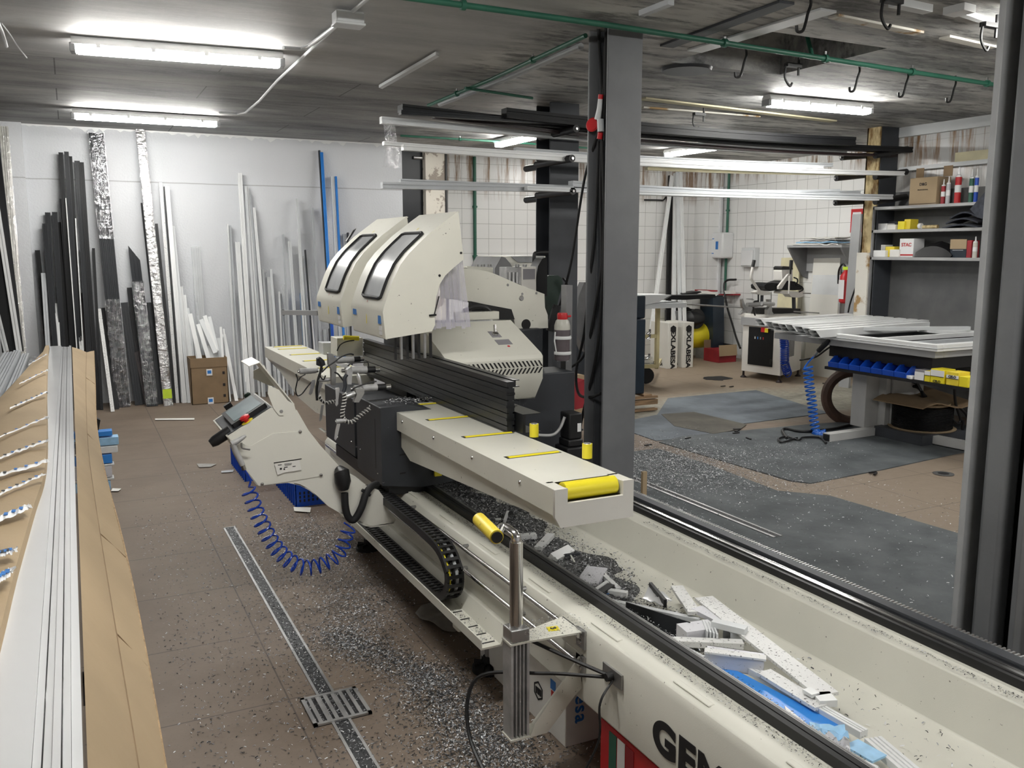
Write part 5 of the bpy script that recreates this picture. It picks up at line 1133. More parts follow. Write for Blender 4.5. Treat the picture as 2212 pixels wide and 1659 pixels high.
# ================================================================== hung profiles on the rack
def hung(x0, y0, x1, y1, wpx0, wpx1, Yp, mt, label, sag=0.0, d_=.05, group=None, g=2):
    a, b = P(x0, y0, Y=Yp), P(x1, y1, Y=Yp); h0 = abs(P(x0, y0+wpx0, Y=Yp).z-a.z); m = MB(); n = 8; L_ = []
    for i in range(n+1):
        f = i/n; c = a.lerp(b, f)-V((0, 0, sag*4*f*(1-f))); L_.append(c)
    h = h0; gr = [(0, 0), (d_, 0), (d_, -h), (0, -h), (0, -h*.68), (.006, -h*.66), (.006, -h*.36), (0, -h*.33)]
    rings = [[c+V((0, u, v)) for u, v in gr] for c in L_]; k = len(gr); vs = [p for r_ in rings for p in r_]
    fs = [(i*k+j, i*k+(j+1) % k, (i+1)*k+(j+1) % k, (i+1)*k+j) for i in range(n) for j in range(k)]+[tuple(range(k))[::-1], tuple(n*k+j for j in range(k))]
    m.add(vs, fs, mt); return single(m, 'hung_profile', label, 'profile', group)
HG = 'profiles lying on the rack arms'
hung(870, 224, 1990, 318, 16, 16, 6.55, 'anthracite2', 'longest black profile on the top rack arms', .05, .12, HG)
hung(1095, 232, 1850, 296, 22, 22, 6.40, 'anthracite2', 'broad black profile starting left of the front column, top rack arms', .03, .1, HG)
hung(867, 237, 1460, 276, 10, 10, 6.45, 'anthracite', 'thin black profile under the longest black one', .0, .06, HG)
hung(940, 248, 1940, 333, 7, 7, 6.6, 'maroon', 'thin dark brown profile below the black ones on the top rack arms', .06, .06, HG)
hung(825, 251, 1830, 325, 15, 13, 6.75, 'white_pvc2', 'film wrapped white profile highest of the white ones', .03, .06, HG)
hung(830, 305, 1780, 358, 8, 8, 6.5, 'white_pvc', 'narrow white profile of the middle rack level', .02, .05, HG)
hung(872, 311, 1955, 370, 13, 12, 6.45, 'white_pvc', 'main white profile of the middle rack level, ending on the right foam arm', .03, .06, HG)
hung(1115, 318, 1800, 352, 10, 9, 6.6, 'grey_pvc', 'grey profile behind the middle white ones', .02, .05, HG)
hung(1400, 360, 1860, 372, 7, 7, 6.5, 'board_yellow', 'cream edged profile below the middle white one', .01, .05, HG)
hung(866, 386, 1860, 412, 10, 10, 6.65, 'grey_pvc', 'grey white profile at the back of the lowest rack level', .02, .06, HG)
hung(827, 393, 1240, 403, 14, 14, 6.45, 'grey_pvc', 'white profile ending left of the front column, lowest rack level', .0, .06, HG)
hung(1238, 390, 1930, 420, 13, 8, 6.45, 'grey_pvc', 'long grey white profile of the lowest rack level, right of the column', .02, .08, HG)
hung(1140, 402, 1900, 426, 9, 8, 6.38, 'white_pvc2', 'lowest white profile crossing behind the front column', .01, .06, HG)
hung(1236, 395, 1815, 408, 18, 16, 6.5, 'grey_pvc', 'broad white profile of the lowest rack level', .03, .06, HG)
def rackarm(x, y, Yc, label, L0=.62, r=.03):
    p = P(x, y, Y=Yc-L0); m = MB(); m.tube([p, V((p.x, Yc, p.z-.0))], r, 'black', 14); m.tube([p+V((0, -.012, 0)), p], r*.35, 'chrome', 10)
    single(m, 'rack_arm', label, 'rack arm', 'foam covered rack arms')
rackarm(1236, 342, 7.0, 'foam covered rack arm, middle level on the dark column left of the front column')
rackarm(1238, 413, 7.0, 'foam covered rack arm, lowest level on the dark column left of the front column')
rackarm(1245, 278, 7.0, 'foam covered rack arm, top level on the dark column left of the front column')
def backarm(x, y, Yc, label, L0=.35):
    p = P(x, y, Y=Yc); m = MB(); m.tube([p, V((p.x, Yc+L0, p.z))], .03, 'black', 12); single(m, 'rack_arm', label, 'rack arm', 'foam covered rack arms')
backarm(1175, 358, 7.15, 'stub of a foam covered arm behind the dark column, upper one'); backarm(1175, 428, 7.15, 'stub of a foam covered arm behind the dark column, lower one')
def sidearm(x0, y0, x1, y1, Yp, label):
    m = MB(); a, b = P(x0, y0, Y=Yp), P(x1, y1, Y=Yp); m.tube([a, b], .032, 'black', 12); m.tube([b, b+(b-a).normalized()*.02], .012, 'chrome', 10); single(m, 'rack_arm', label, 'rack arm', 'foam covered rack arms')
for (x0, y0, x1, y1, Yp, s_) in ((1875, 336, 1818, 340, 6.92, 'left arm of the rusty column, top level'), (1872, 378, 1806, 385, 6.92, 'left arm of the rusty column, middle level'), (1866, 435, 1804, 438, 6.92, 'left arm of the rusty column, lowest level'),
                              (1890, 382, 1958, 371, 6.55, 'right arm of the rusty column, middle level, over the shelf top'), (1890, 436, 1956, 425, 6.55, 'right arm of the rusty column, lowest level, over the shelf top'), (1890, 336, 1960, 322, 6.6, 'right arm of the rusty column, top level under black profiles')):
    sidearm(x0, y0, x1, y1, Yp, 'foam covered %s' % s_)
# torn film hanging from the white profile
m = MB(); rows = []
for i in range(12):
    f = i/11; rows.append([P(826+j*4.2+6*math.sin(f*3+j*.6), 262+f*100+random.uniform(-3, 3), Y=6.7+.04*math.sin(j*1.3+f*4)) for j in range(9)])
m.sheet(rows, 'film'); single(m, 'plastic_film', 'torn clear film hanging from the end of the highest white hung profile', 'film')
m = MB(); rows = [[P(1986+a+2*math.sin(i), 318+i*4, Y=6.5) for a in (0, 4)] for i in range(9)]; m.sheet(rows, 'blue_film'); single(m, 'blue_ribbon', 'strip of blue film hanging from the black hung profile over the shelf', 'film')
m = MB(); p = P(893, 340, Y=10.50); m.tube([p, p+V((.12, .0, -.003))], .022, 'steel', 10); single(m, 'door_latch', 'small steel latch on the dark panel behind the hung profiles', 'latch')
# ================================================================== profiles leaning on the white wall
c1 = lambda x, y: (x/2.477, 230+y/2.477)
c5 = lambda x, y: (440+x/3.456, 380+y/3.456)
random.seed(11)
def lean(tp, bx, wpx, mt, label, yb=10.12, yt=10.37, d_=.035, g=2, group=None, part=None, name='leaning_profile', single_=True, slant=0, cat='profile', zb=0.0):
    """tp: top centre on the wall; bx: pixel column where it meets the floor line"""
    a = P(*tp, Y=yt); w_ = wpx*a.length*0+wpx*(a-EYE).dot(FW)/F
    by = 850 if bx > 500 else 858
    b = P(bx, by, Y=yb); b = V((b.x, yb, zb)); m = MB()
    n_ = V((0, -1, 0)); sec = rotsec(w_, d_, g)
    m.ext(sec, b, a, n_, mt)
    if slant:   # mitre cut: pull the outer top corner down
        top = max(v.z for v in m.v)
        for v in m.v:
            if v.z > top-.08: v.z -= slant*max(0, (v.x-(a.x-w_/2))/w_)
    if not single_: return m, a, b, w_
    return single(m, name, label, cat, group)
D = 'dark profiles leaning on the left part of the white wall'
# (top x, top y, base x, width) in the enlarged left crop
dk = [(200, 770, 285, 24, 'anthracite2', 'short black profile leaning by the wall pilaster, outermost on the left'),
      (255, 568, 305, 26, 'anthracite', 'dark profile with square top, left of a matching pair in the dark group'),
      (292, 566, 350, 26, 'anthracite', 'dark profile with square top, right of a matching pair in the dark group'),
      (325, 247, 400, 22, 'anthracite2', 'tall dark profile, left edge of the highest dark tops'),
      (355, 243, 440, 22, 'anthracite', 'tallest dark profile of the dark group'),
      (377, 268, 455, 16, 'anthracite2', 'tall dark profile just right of the tallest'),
      (412, 292, 490, 26, 'anthracite', 'tall dark profile with ribbed top, second from the right of the high ones'),
      (436, 300, 520, 22, 'anthracite2', 'tall dark profile at the right edge of the dark group'),
      (240, 628, 320, 26, 'anthracite', 'dark profile in front of the square topped pair'),
      (335, 495, 415, 34, 'anthracite', 'broad dark profile with a white dot near its top'),
      (318, 620, 380, 22, 'anthracite2', 'dark profile half hidden behind the broad dark one'),
      (395, 690, 470, 22, 'maroon', 'dark brown profile in the middle of the dark group'),
      (455, 745, 525, 26, 'maroon', 'dark brown profile on the right of the dark group'),
      (430, 1000, 495, 18, 'maroon', 'short dark brown profile standing behind the cardboard, left one'),
      (470, 1005, 520, 34, 'maroon', 'short maroon profile standing behind the cardboard, broad one'),
      (400, 1190, 440, 20, 'anthracite2', 'lowest dark profile between the white strips'),
      (500, 760, 540, 14, 'anthracite2', 'thin dark profile by the floor left of the white strip'),
      (548, 1080, 620, 24, 'anthracite2', 'short black profile left of the film wrapped dark bundle'),
      (575, 1092, 640, 20, 'maroon', 'short dark brown profile touching the film wrapped dark bundle')]
for i, (x, y, bx, wd, mt, lb) in enumerate(dk): lean(c1(x, y), bx/2.477, wd/2.477, mt, lb, yb=10.15-.018*(i % 9)-.01*i*.3, yt=10.385-.014*(i % 5), group=D)
dk2 = [(692, 970, 765, 24, 'anthracite2', 'black profile left of the mitre cut dark plank'), (665, 1050, 740, 36, 'anthracite', 'broad short dark profile right of the film wrapped dark bundle'),
       (690, 1100, 790, 30, 'maroon', 'short dark brown profile before the mitre cut plank'), (800, 1050, 850, 34, 'anthracite', 'dark grey square topped profile between mitre cut plank and silver wrapped bundle'),
       (817, 1018, 872, 8, 'anthracite2', 'thin black profile touching the silver wrapped bundle'), (757, 517, 870, 8, 'anthracite2', 'thin black profile ending behind the silver wrapped bundle'),
       (836, 628, 935, 14, 'black', 'slim black profile right of the silver wrapped bundle'), (760, 1150, 815, 50, 'anthracite', 'low broad dark profile behind the mitre cut plank')]
for i, (x, y, bx, wd, mt, lb) in enumerate(dk2): lean(c1(x, y), bx/2.477, wd/2.477, mt, lb, yb=10.14-.02*(i % 4), yt=10.38-.01*(i % 4), group='dark profiles leaning in the middle of the white wall')
wh = [(232, 893, 272, 22, 'grey_pvc', 'grey white profile leaning among the dark ones, leftmost'), (300, 1055, 325, 22, 'white_pvc', 'short white profile standing before the dark group'),
      (404, 600, 460, 5, 'white_pvc', 'thin bright edge strip in the dark group'), (412, 1000, 455, 16, 'white_pvc', 'white strip profile before the maroon one'), (352, 492, 430, 5, 'white_pvc', 'very thin white strip with its tip above the broad dark profile')]
for i, (x, y, bx, wd, mt, lb) in enumerate(wh): lean(c1(x, y), bx/2.477, wd/2.477, mt, lb, yb=9.93, yt=10.28, g=1)
lean(c1(531, 1085), 598/2.477, 18/2.477, 'white_dirty', 'white punched strip standing left of the film wrapped dark bundle', yb=9.80, yt=10.25, g=1)
# wrapped bundles
def bundle(tp, bx, w0, mt, label, spans, nprof=4, fm='film', yt=10.36, yb=10.05, name='wrapped_bundle', slant=0):
    a = P(*tp, Y=yt); w_ = w0*(a-EYE).dot(FW)/F; b = P(bx, 858, Y=yb); b.z = 0
    t = thing(name, label, 'profile bundle', b); d = a-b
    for k in range(nprof):
        s_ = (k+.5)/nprof-.5; m = MB(); m.ext(rotsec(w_/nprof*.94, .05, 1), b+V((w_*s_, 0, 0)), a+V((w_*s_, 0, -slant*k)), (0, -1, 0), mt); m.build('profile', t)
    for f0, f1 in spans:
        m = MB(); rows = []; n = 40
        for i in range(n+1):
            f = f0+(f1-f0)*i/n; c = b+d*f; rows.append([c+V((x*w_+random.uniform(-.004, .004), y+random.uniform(-.006, .006), 0)) for x, y in ((-.54, .03), (-.56, -.03), (-.25, -.04), (0, -.036), (.25, -.042), (.56, -.032), (.54, .03))])
        m.sheet(rows, fm); m.build('plastic_wrap', t)
    return t, a, b, w_
bundle(c1(514, 145), 655/2.477, 72/2.477, 'anthracite', 'tall dark profile bundle partly wrapped in clear film', ((.0, .40), (.62, 1.005)), 4)
bundle(c1(735, 935), 812/2.477, 56/2.477, 'anthracite', 'short dark bundle sleeved in clear film next to the mitre cut plank', ((0.02, 1.0),), 3, yb=9.98, yt=10.28)
lean(c1(715, 745), 812/2.477, 54/2.477, 'anthracite', 'dark plank with a mitre cut top above the film sleeved bundle', yb=10.10, yt=10.37, slant=.16)
t, a, b, w_ = bundle(c1(748, 112), 897/2.477, 42/2.477, 'alu', 'tallest bundle, wrapped in shiny silver film, reaching the ceiling', ((.0, 1.0),), 2, 'film_silver', yb=9.95, yt=10.38)
c = b+(a-b)*.045; m = MB(); m.obox(c+V((0, -.05, 0)), (.045, 0, 0), (0, .001, 0), (0, 0, .05), 'lime'); m.build('yellow_sticker', t)
t, a, b, w_ = bundle(c1(20, 110), 135/2.477, 42/2.477, 'board', 'pale wrapped bundle leaning in the left corner', ((0, 1),), 2, 'film', yt=10.28, yb=9.6)
# whites
W1 = [(858, 408, 948, 16, 'white_dirty', 'white punched profile right of the slim black one'), (878, 430, 962, 5, 'black', 'thin black strip between two tall white profiles'), (893, 430, 985, 22, 'white_pvc', 'tall white profile right of the thin black strip'),
      (925, 640, 1010, 16, 'white_pvc2', 'white profile behind the fan of short white ones'), (965, 965, 1020, 22, 'white_pvc', 'short white profile in the fan left of the carton, highest'), (945, 1100, 1000, 22, 'white_pvc2', 'short white profile in the fan left of the carton, leftmost'),
      (985, 1010, 1040, 18, 'white_pvc', 'short white profile in the fan left of the carton, next to the highest'), (1000, 1080, 1055, 20, 'white_pvc2', 'short white profile in the fan left of the carton, nearest the carton'), (940, 980, 975, 14, 'white_pvc2', 'short white profile in the fan touching the tall one')]
for i, (x, y, bx, wd, mt, lb) in enumerate(W1): lean(c1(x, y), bx/2.477, wd/2.477, mt, lb, yb=10.08-.02*(i % 4), yt=10.37-.01*(i % 3), group='white profiles leaning left of the carton')
lean(c1(1046, 750), 1100/2.477, 44/2.477, 'clear_pvc', 'translucent profile leaning above the brown carton', yb=10.25, yt=10.39, g=3)
lean(c1(1042, 1002), 1120/2.477, 10/2.477, 'grey_pvc', 'thin grey strip leaning above the brown carton', yb=10.2, yt=10.36, g=0)
W2 = [(178, 360, 245, 10, 'white_pvc', 'tall'), (198, 370, 270, 10, 'grey_pvc', 'tall'), (190, 795, 255, 10, 'white_pvc2', 'short'), (212, 815, 285, 12, 'white_pvc', 'short'), (250, 495, 330, 34, 'white_pvc', 'broad tall'),
      (262, 900, 312, 16, 'grey_pvc', 'short'), (268, -20, 365, 30, 'white_pvc', 'highest broad'), (312, 78, 415, 14, 'white_pvc2', 'very tall slim'), (328, 82, 440, 12, 'white_pvc', 'very tall slim'), (345, 130, 455, 10, 'grey_pvc', 'tall slim grey'), (374, 238, 495, 20, 'white_pvc', 'tall'),
      (482, 757, 540, 20, 'white_pvc', 'short broad'), (500, 698, 570, 16, 'white_pvc2', 'short'), (490, 985, 530, 10, 'grey_pvc', 'low grey'), (562, 865, 600, 10, 'white_pvc', 'short slim'), (575, 880, 625, 10, 'grey_pvc', 'short slim grey'), (592, 438, 665, 12, 'grey_pvc', 'tall slim grey'),
      (596, 812, 655, 22, 'clear_pvc', 'short translucent'), (640, 490, 715, 22, 'white_pvc2', 'knob topped'), (668, 910, 715, 12, 'blue_film', 'short blue faced'), (695, 170, 795, 10, 'white_pvc2', 'tall slim'), (705, 395, 770, 10, 'white_pvc', 'slim'), (725, 875, 770, 14, 'sky_film', 'short bluish'),
      (735, 600, 800, 16, 'clear_pvc', 'translucent'), (757, 553, 840, 8, 'grey_dark', 'thin dark edged'), (762, 600, 850, 16, 'white_pvc', 'mid height'), (783, 875, 840, 10, 'blue', 'short blue'), (810, 238, 895, 14, 'grey_pvc', 'tall grey'),
      (862, -190, 975, 12, 'grey_dark', 'ceiling high dark'), (878, -175, 985, 22, 'blue_film', 'ceiling high blue film covered'), (903, 226, 985, 14, 'blue', 'dark blue edged'), (960, 5, 1040, 26, 'white_pvc2', 'tall broad'), (985, 5, 1065, 14, 'blue_film', 'tall blue film covered'),
      (1050, 435, 1095, 24, 'grey_pvc', 'grey'), (1075, 425, 1110, 12, 'grey_dark', 'dark'), (690, 1000, 735, 16, 'grey_pvc', 'low grey'), (745, 950, 800, 14, 'white_pvc2', 'low'), (820, 1000, 870, 20, 'white_pvc', 'low broad'), (900, 1150, 940, 22, 'white_pvc2', 'low'), (940, 1140, 975, 14, 'grey_dark', 'low dark'), (1010, 1130, 1040, 22, 'white_pvc2', 'low'), (440, 700, 505, 14, 'white_pvc2', 'mid height')]
places = ['just right of the carton', 'between carton and saw console', 'above the console visor', 'above the rear roller arm', 'left of the grey stop rail', 'behind the grey stop rail', 'left of the rear hood', 'behind the rear hood edge']
seen = {}
srt = sorted(W2, key=lambda q: q[0]); cnt = {}
for i, (x, y, bx, wd, mt, kind) in enumerate(srt):
    pl_ = places[min(7, int((x-170)/115))]; k_ = (kind, pl_); cnt[k_] = cnt.get(k_, 0)+1
    o_ = '' if cnt[k_] == 1 else (', second such from left' if cnt[k_] == 2 else ', third such from left')
    col_ = {'white_pvc': 'white', 'white_pvc2': 'off-white', 'grey_pvc': '', 'clear_pvc': '', 'blue_film': '', 'sky_film': '', 'blue': '', 'grey_dark': ''}[mt]
    lean(c5(x, y), c5(bx, 0)[0], wd/3.456, mt, ('%s %s profile leaning %s%s' % (kind, col_, pl_, o_)).replace('  ', ' '), yb=10.12-.022*(i % 6), yt=10.385-.012*(i % 4), group='profiles leaning on the right part of the white wall')
for x, y, bx, wd, lb in ((150, 1185, 250, 24, 'slanting white board leaning against the right side of the carton'), (148, 1145, 205, 10, 'narrow white strip leaning against the right side of the carton')):
    lean(c5(x, y), c5(bx-8, 0)[0], wd/3.456, 'white_pvc', lb, yb=9.9, yt=10.2, g=0)
# carton with short offcuts
t = thing('carton', 'brown carton full of white offcuts standing by the white wall', 'box', (1.24, 10.02, 0))
a = P(423, 856, Z=0); X0c, X1c = 1.08, 1.46; Yc0, Yc1 = 9.86, 10.14; hc = .50
for (x0, x1, y0, y1) in ((X0c, X1c, Yc0, Yc0+.006), (X0c, X1c, Yc1-.006, Yc1), (X0c, X0c+.006, Yc0, Yc1), (X1c-.006, X1c, Yc0, Yc1)):
    m = MB(); m.box(x0, x1, y0, y1, 0, hc, 'cardboard_dark'); m.build('side', t)
m = MB(); m.box(X0c, X1c, Yc0, Yc1, 0, .006, 'cardboard_dark'); m.build('bottom', t)
m = MB(); m.box(X0c, X1c, Yc0-.004, Yc0-.001, hc-.1, hc, 'cardboard_dark'); m.build('flap', t)
for z in (.34, .03):
    m = MB(); m.box(1.24, 1.30, Yc0-.006, Yc0-.0045, z-.03, z+.04, 'label_white'); m.box(1.25, 1.29, Yc0-.007, Yc0-.006, z-.01, z+.025, 'label_blue'); m.build('tape_label', t)
for z in (.33, .20, .08): m = MB(); m.box(1.405, 1.43, Yc0-.002, Yc0-.0008, z-.015, z+.015, 'ink'); m.build('printed_mark', t)
for k, (x, y, bx, by, wd) in enumerate(((1015, 1110, 1075, 1330, 22), (1035, 1180, 1060, 1330, 16), (1060, 1165, 1125, 1330, 20), (1075, 1140, 1150, 1260, 22), (1095, 1120, 1150, 1245, 20), (1120, 1125, 1160, 1250, 16), (1180, 1180, 1190, 1300, 12), (1170, 1240, 1185, 1330, 26), (1140, 1280, 1150, 1330, 60))):
    a_, b_ = P(*c1(x, y), Y=10.05+.008*k), P(*c1(bx, by), Y=9.92+.01*k); b_.z = max(b_.z-.12, .02); m = MB(); m.ext(rotsec(wd/2.477*10/F, .02, 0), b_, a_, (0, -1, 0), ('white_pvc', 'white_pvc2')[k % 2])
    single(m, 'profile_offcut', '%s white offcut from the left sticking out of the brown carton' % ('first', 'second', 'third', 'fourth', 'fifth', 'sixth', 'seventh', 'eighth', 'ninth')[k], 'offcut', 'offcuts in the brown carton')
# far left leaning pieces
def stick(p0, p1, wd, d_, mt, label, up=(0, -1, 0), g=1, name='leaning_profile'):
    m = MB(); m.ext(rotsec(wd, d_, g), p0, p1, up, mt); return single(m, name, label, 'profile')
stick(P(28, 760, Y=9.2), P(-30, 262, Y=9.6), .17, .06, 'anthracite2', 'broad black profile leaning at the left edge of the picture')
stick(P(42, 760, Y=9.15), P(-22, 350, Y=9.5), .045, .05, 'white_pvc', 'white profile leaning beside the broad black one at the left edge')
stick(P(14, 760, Y=8.6), P(-25, 600, Y=8.8), .035, .05, 'white_pvc2', 'short white profile leaning at the left picture edge')

# ================================================================== foreground pile, left
# trestle carrying the bundles
for y in (2.0, 4.6, 7.2):
    t = thing('support_trestle', 'dark steel trestle under the long profile bundles, %s' % {2.0: 'nearest', 4.6: 'middle', 7.2: 'farthest'}[y], 'trestle', (-.4, y, 0))
    m = MB(); m.box(-.95, -.03, y-.03, y+.03, .69, .74, 'grey_dark'); m.build('beam', t)
    for x in (-.9, -.1): m = MB(); m.box(x-.03, x+.03, y-.03, y+.03, 0, .69, 'grey_dark'); m.build('leg', t)
def plank(x0, x1, z0, z1, ya, yb, mt, label, g=2, bend=0.0, name='long_profile', zdrop=0.0, group='glossy white profiles in the long foreground bundle'):
    m = MB(); w_ = x1-x0; d_ = z1-z0; sec = rotsec(w_, d_, g); n = 14; rings = []
    for i in range(n+1):
        f = i/n; y = ya+(yb-ya)*f; cx_ = (x0+x1)/2+bend*(f**2); cz = (z0+z1)/2-zdrop*(abs(f-.35)*2)**3*.5; sc_ = 1
        rings.append([V((cx_-u, y, cz+v)) for u, v in sec])
    k = len(sec); vs = [p for r_ in rings for p in r_]; fs = [(i*k+j, i*k+(j+1) % k, (i+1)*k+(j+1) % k, (i+1)*k+j) for i in range(n) for j in range(k)]+[tuple(range(k))[::-1], tuple(n*k+j for j in range(k))]
    m.add(vs, fs, mt); return single(m, name, label, 'profile', group)
xs = [-.262, -.205, -.152, -.100, -.069, -.040]
plank(-.264, -.2305, .745, .822, 1.0, 7.9, 'white_gloss', 'glossy white profile at the left edge of the foreground bundle, under the cardboard', 1)
plank(-.230, -.1905, .745, .838, 1.0, 8.1, 'white_gloss', 'glossy white profile second from the left in the foreground bundle', 0)
plank(-.190, -.1065, .745, .850, 1.0, 8.3, 'white_gloss', 'broadest glossy white profile of the foreground bundle with lamp reflections', 0)
plank(-.106, -.0785, .745, .846, 1.0, 8.25, 'white_gloss', 'glossy white profile right of the broadest one in the foreground bundle', 1)
plank(-.078, -.0505, .745, .849, 1.0, 8.2, 'white_gloss', 'narrow glossy white profile next to the outer right one', 1)
plank(-.050, -.034, .745, .843, 1.0, 8.35, 'white_gloss', 'outermost right glossy white profile against the cardboard', 0)
# cardboard sheet folded down along the bundle
def cardline(pts, zs):
    return [P(x, y, Z=z) for (x, y), z in zip(pts, zs)]
t = thing('cardboard_sheet', 'long folded cardboard sheet standing along the right side of the white bundle', 'cardboard', (.05, 4.5, .3))
inner = [V((-.028, y, .835)) for y in (1.2, 1.7, 2.4, 3.2, 4.2, 5.4, 6.8, 8.3)]
fold = [V((x, y, z)) for x, y, z in ((.055, 1.2, .70), (.052, 1.7, .70), (.040, 2.4, .725), (.028, 3.2, .75), (.020, 4.2, .765), (.03, 5.4, .765), (.05, 6.8, .76), (.08, 8.4, .775))]
outer = [V((x, y, z)) for x, y, z in ((.10, 1.2, .60), (.105, 1.65, .60), (.108, 2.4, .63), (.100, 3.2, .66), (.075, 4.2, .70), (.075, 5.4, .69), (.105, 6.8, .71), (.14, 8.5, .775))]
low = [V((p.x+.03, p.y, .1)) for p in outer]
def ruled(a, b, k=1, n=1):
    A_, B_ = smooth_path(a, 5), smooth_path(b, 5); return A_, B_
I_, F_, O_ = smooth_path(inner, 5), smooth_path(fold, 5), smooth_path(outer, 5)
m = MB(); rows = [[a, a.lerp(b, .35)+V((0, 0, .004)), a.lerp(b, .7)+V((0, 0, .004)), b] for a, b in zip(I_, F_)]; m.sheet(rows, 'cardboard', .006); m.build('upper_panel', t)
m = MB(); rows = [[a+V((.0006, 0, -.001)), a.lerp(b, .5)+V((.002, 0, .001)), b+V((0, 0, random.uniform(-.003, .003)))] for a, b in zip(F_, O_)]; m.sheet(rows, 'cardboard', .006); m.build('lower_panel', t)
m = MB()
for k in (3, 9, 14, 22, 30): m.tube([O_[k]+V((-.003, 0, .004)), F_[k]+V((0, 0, .003))], .0018, 'cardboard_dark', 4)
m.tube([p+V((0, 0, .002)) for p in F_], .0016, 'cardboard_dark', 4); m.tube([p+V((.001, 0, -.003)) for p in O_], .0035, 'cardboard_edge', 5); m.build('creases', t)
# cardboard sleeve tied with tape
sl_ = thing('cardboard_sleeve', 'bundle sleeved in brown cardboard and tied with printed tapes, far left foreground', 'profile bundle', (-.45, 4.5, .75))
pxe = [(105, 742), (102, 790), (100, 850), (101, 910), (100, 980), (92, 1035), (75, 1085), (50, 1170), (30, 1240), (8, 1330), (-30, 1480), (-70, 1640)]
edge = [P(x, y, Z=.875) for x, y in pxe]; edge[0].z = .86
rows = []
for i, p in enumerate(smooth_path(edge, 3)):
    w_ = max(.03, min(.30, .03+(7.9-p.y)*.085)); k_w = w_/.30; rows.append([V((p.x+.004, p.y, p.z-.03)), V((p.x, p.y, p.z)), V((p.x-.06*k_w, p.y-.02, p.z+.022*k_w)), V((p.x-.14*k_w, p.y-.03, p.z+.026*k_w)), V((p.x-.24*k_w, p.y-.03, p.z+.015*k_w)), V((p.x-w_, p.y-.03, p.z-.03)), V((p.x-w_-.01, p.y-.03, p.z-.12))])
m = MB(); m.sheet(rows, 'cardboard', .008); m.build('sleeve', sl_)
tapes = [((100, 768), (62, 790)), ((102, 802), (42, 832)), ((100, 850), (22, 885)), ((100, 905), (-5, 950)), ((100, 955), (-5, 995)), ((100, 1000), (-5, 1032)), ((92, 1030), (-8, 1075)), ((62, 1100), (-15, 1130)), ((28, 1195), (-15, 1206)), ((25, 1240), (-15, 1262))]
for k, (a_, b_) in enumerate(tapes):
    pa, pb = P(*a_, Z=.90), P(*b_, Z=.912); q = MB(); rows = []; n = 14; wd = .016+.005*(k % 3) if k not in (7, 9) else .036
    for i in range(n+1):
        f = i/n; c = pa.lerp(pb, f)+V((0, random.uniform(-.003, .003), .004+random.uniform(0, .004))); rows.append([c+V((0, wd, random.uniform(-.002, .003))), c+V((0, 0, .004)), c-V((0, wd, random.uniform(-.003, .002)))])
    q.sheet(rows, 'label_white'); q.build('tape', sl_)
    q = MB()
    for i in range(1, n-1):
        if i % (3 if k % 2 else 2): continue
        f = i/n; c = pa.lerp(pb, f)+V((0, 0, .0125)); q.obox(c, (.005, -.001, 0), (0, wd*.35, 0), (0, 0, .0006), 'label_blue' if i % 4 else 'grey_dark')
    q.build('tape_print', sl_)
    q = MB(); q.sheet([[pa+V((random.uniform(-.01, .012), (j-2)*.008, random.uniform(0, .014))) for j in range(5)] for i in range(4)], 'label_white'); q.build('tape_knot', sl_)
# bundles further left
for k, (x, w_, z, lb) in enumerate(((-.40, .05, .80, 'grey white profile at the far left behind the cardboard sleeve, innermost'), (-.46, .05, .83, 'grey white profile at the far left behind the cardboard sleeve, middle'), (-.53, .06, .82, 'grey white profile at the far left edge, outermost'))):
    plank(x, x+w_, .745, z, 3.0, 8.3, 'grey_pvc', lb, 2, group='grey white profiles left of the cardboard sleeve')
plank(-.345, -.27, .745, .78, 3.0, 8.2, 'film_silver', 'film wrapped dark bundle beside the cardboard sleeve', 0, group='grey white profiles left of the cardboard sleeve')
# wrapped box profiles stacked low, ends showing
SE = [(212, 930, 243, 941, 'blue_film'), (212, 943, 257, 960, 'sky_film'), (212, 962, 255, 977, 'white_pvc'), (215, 981, 243, 1000, 'blue_film'), (218, 1001, 247, 1005, 'white_pvc'), (218, 1006, 243, 1030, 'lavender'), (220, 1031, 247, 1036, 'white_pvc2'), (222, 1038, 240, 1058, 'sky_film')]
for k, (x0, y0, x1, y1, mt) in enumerate(SE):
    a_, b_ = P(x1, y1, Y=6.3), P(x1, y0, Y=6.3); m = MB(); m.box(-.85, a_.x, 6.3, 6.38+.01*(k % 2), max(a_.z, 0.003), b_.z, mt)
    single(m, 'stacked_profile', '%s wrapped profile from the top in the low stack beside the cardboard' % ('first', 'second', 'third', 'fourth', 'fifth', 'sixth', 'seventh', 'eighth')[k], 'profile', 'blue and white wrapped profiles stacked on the floor', bevel=.003)
m = MB(); q = [P(x, y, Y=6.3) for x, y in ((203, 929.5), (213, 929.5), (217, 908), (207, 903))]; m.prism(q, (0, .06, 0), 'black'); single(m, 'black_corner_piece', 'small black corner piece on top of the low stack', 'offcut')

# ================================================================== far tiled bay
def pbox(x0, y0, x1, y1, Yp, th, mt, **k): m = MB(); m.prism([P(x0, y0, Y=Yp), P(x1, y0, Y=Yp), P(x1, y1, Y=Yp), P(x0, y1, Y=Yp)], (0, th, 0), mt); return m
def xbox(x0, y0, x1, y1, Xp, th, mt): m = MB(); m.prism([P(x0, y0, X=Xp), P(x1, y0, X=Xp), P(x1, y1, X=Xp), P(x0, y1, X=Xp)], (th, 0, 0), mt); return m
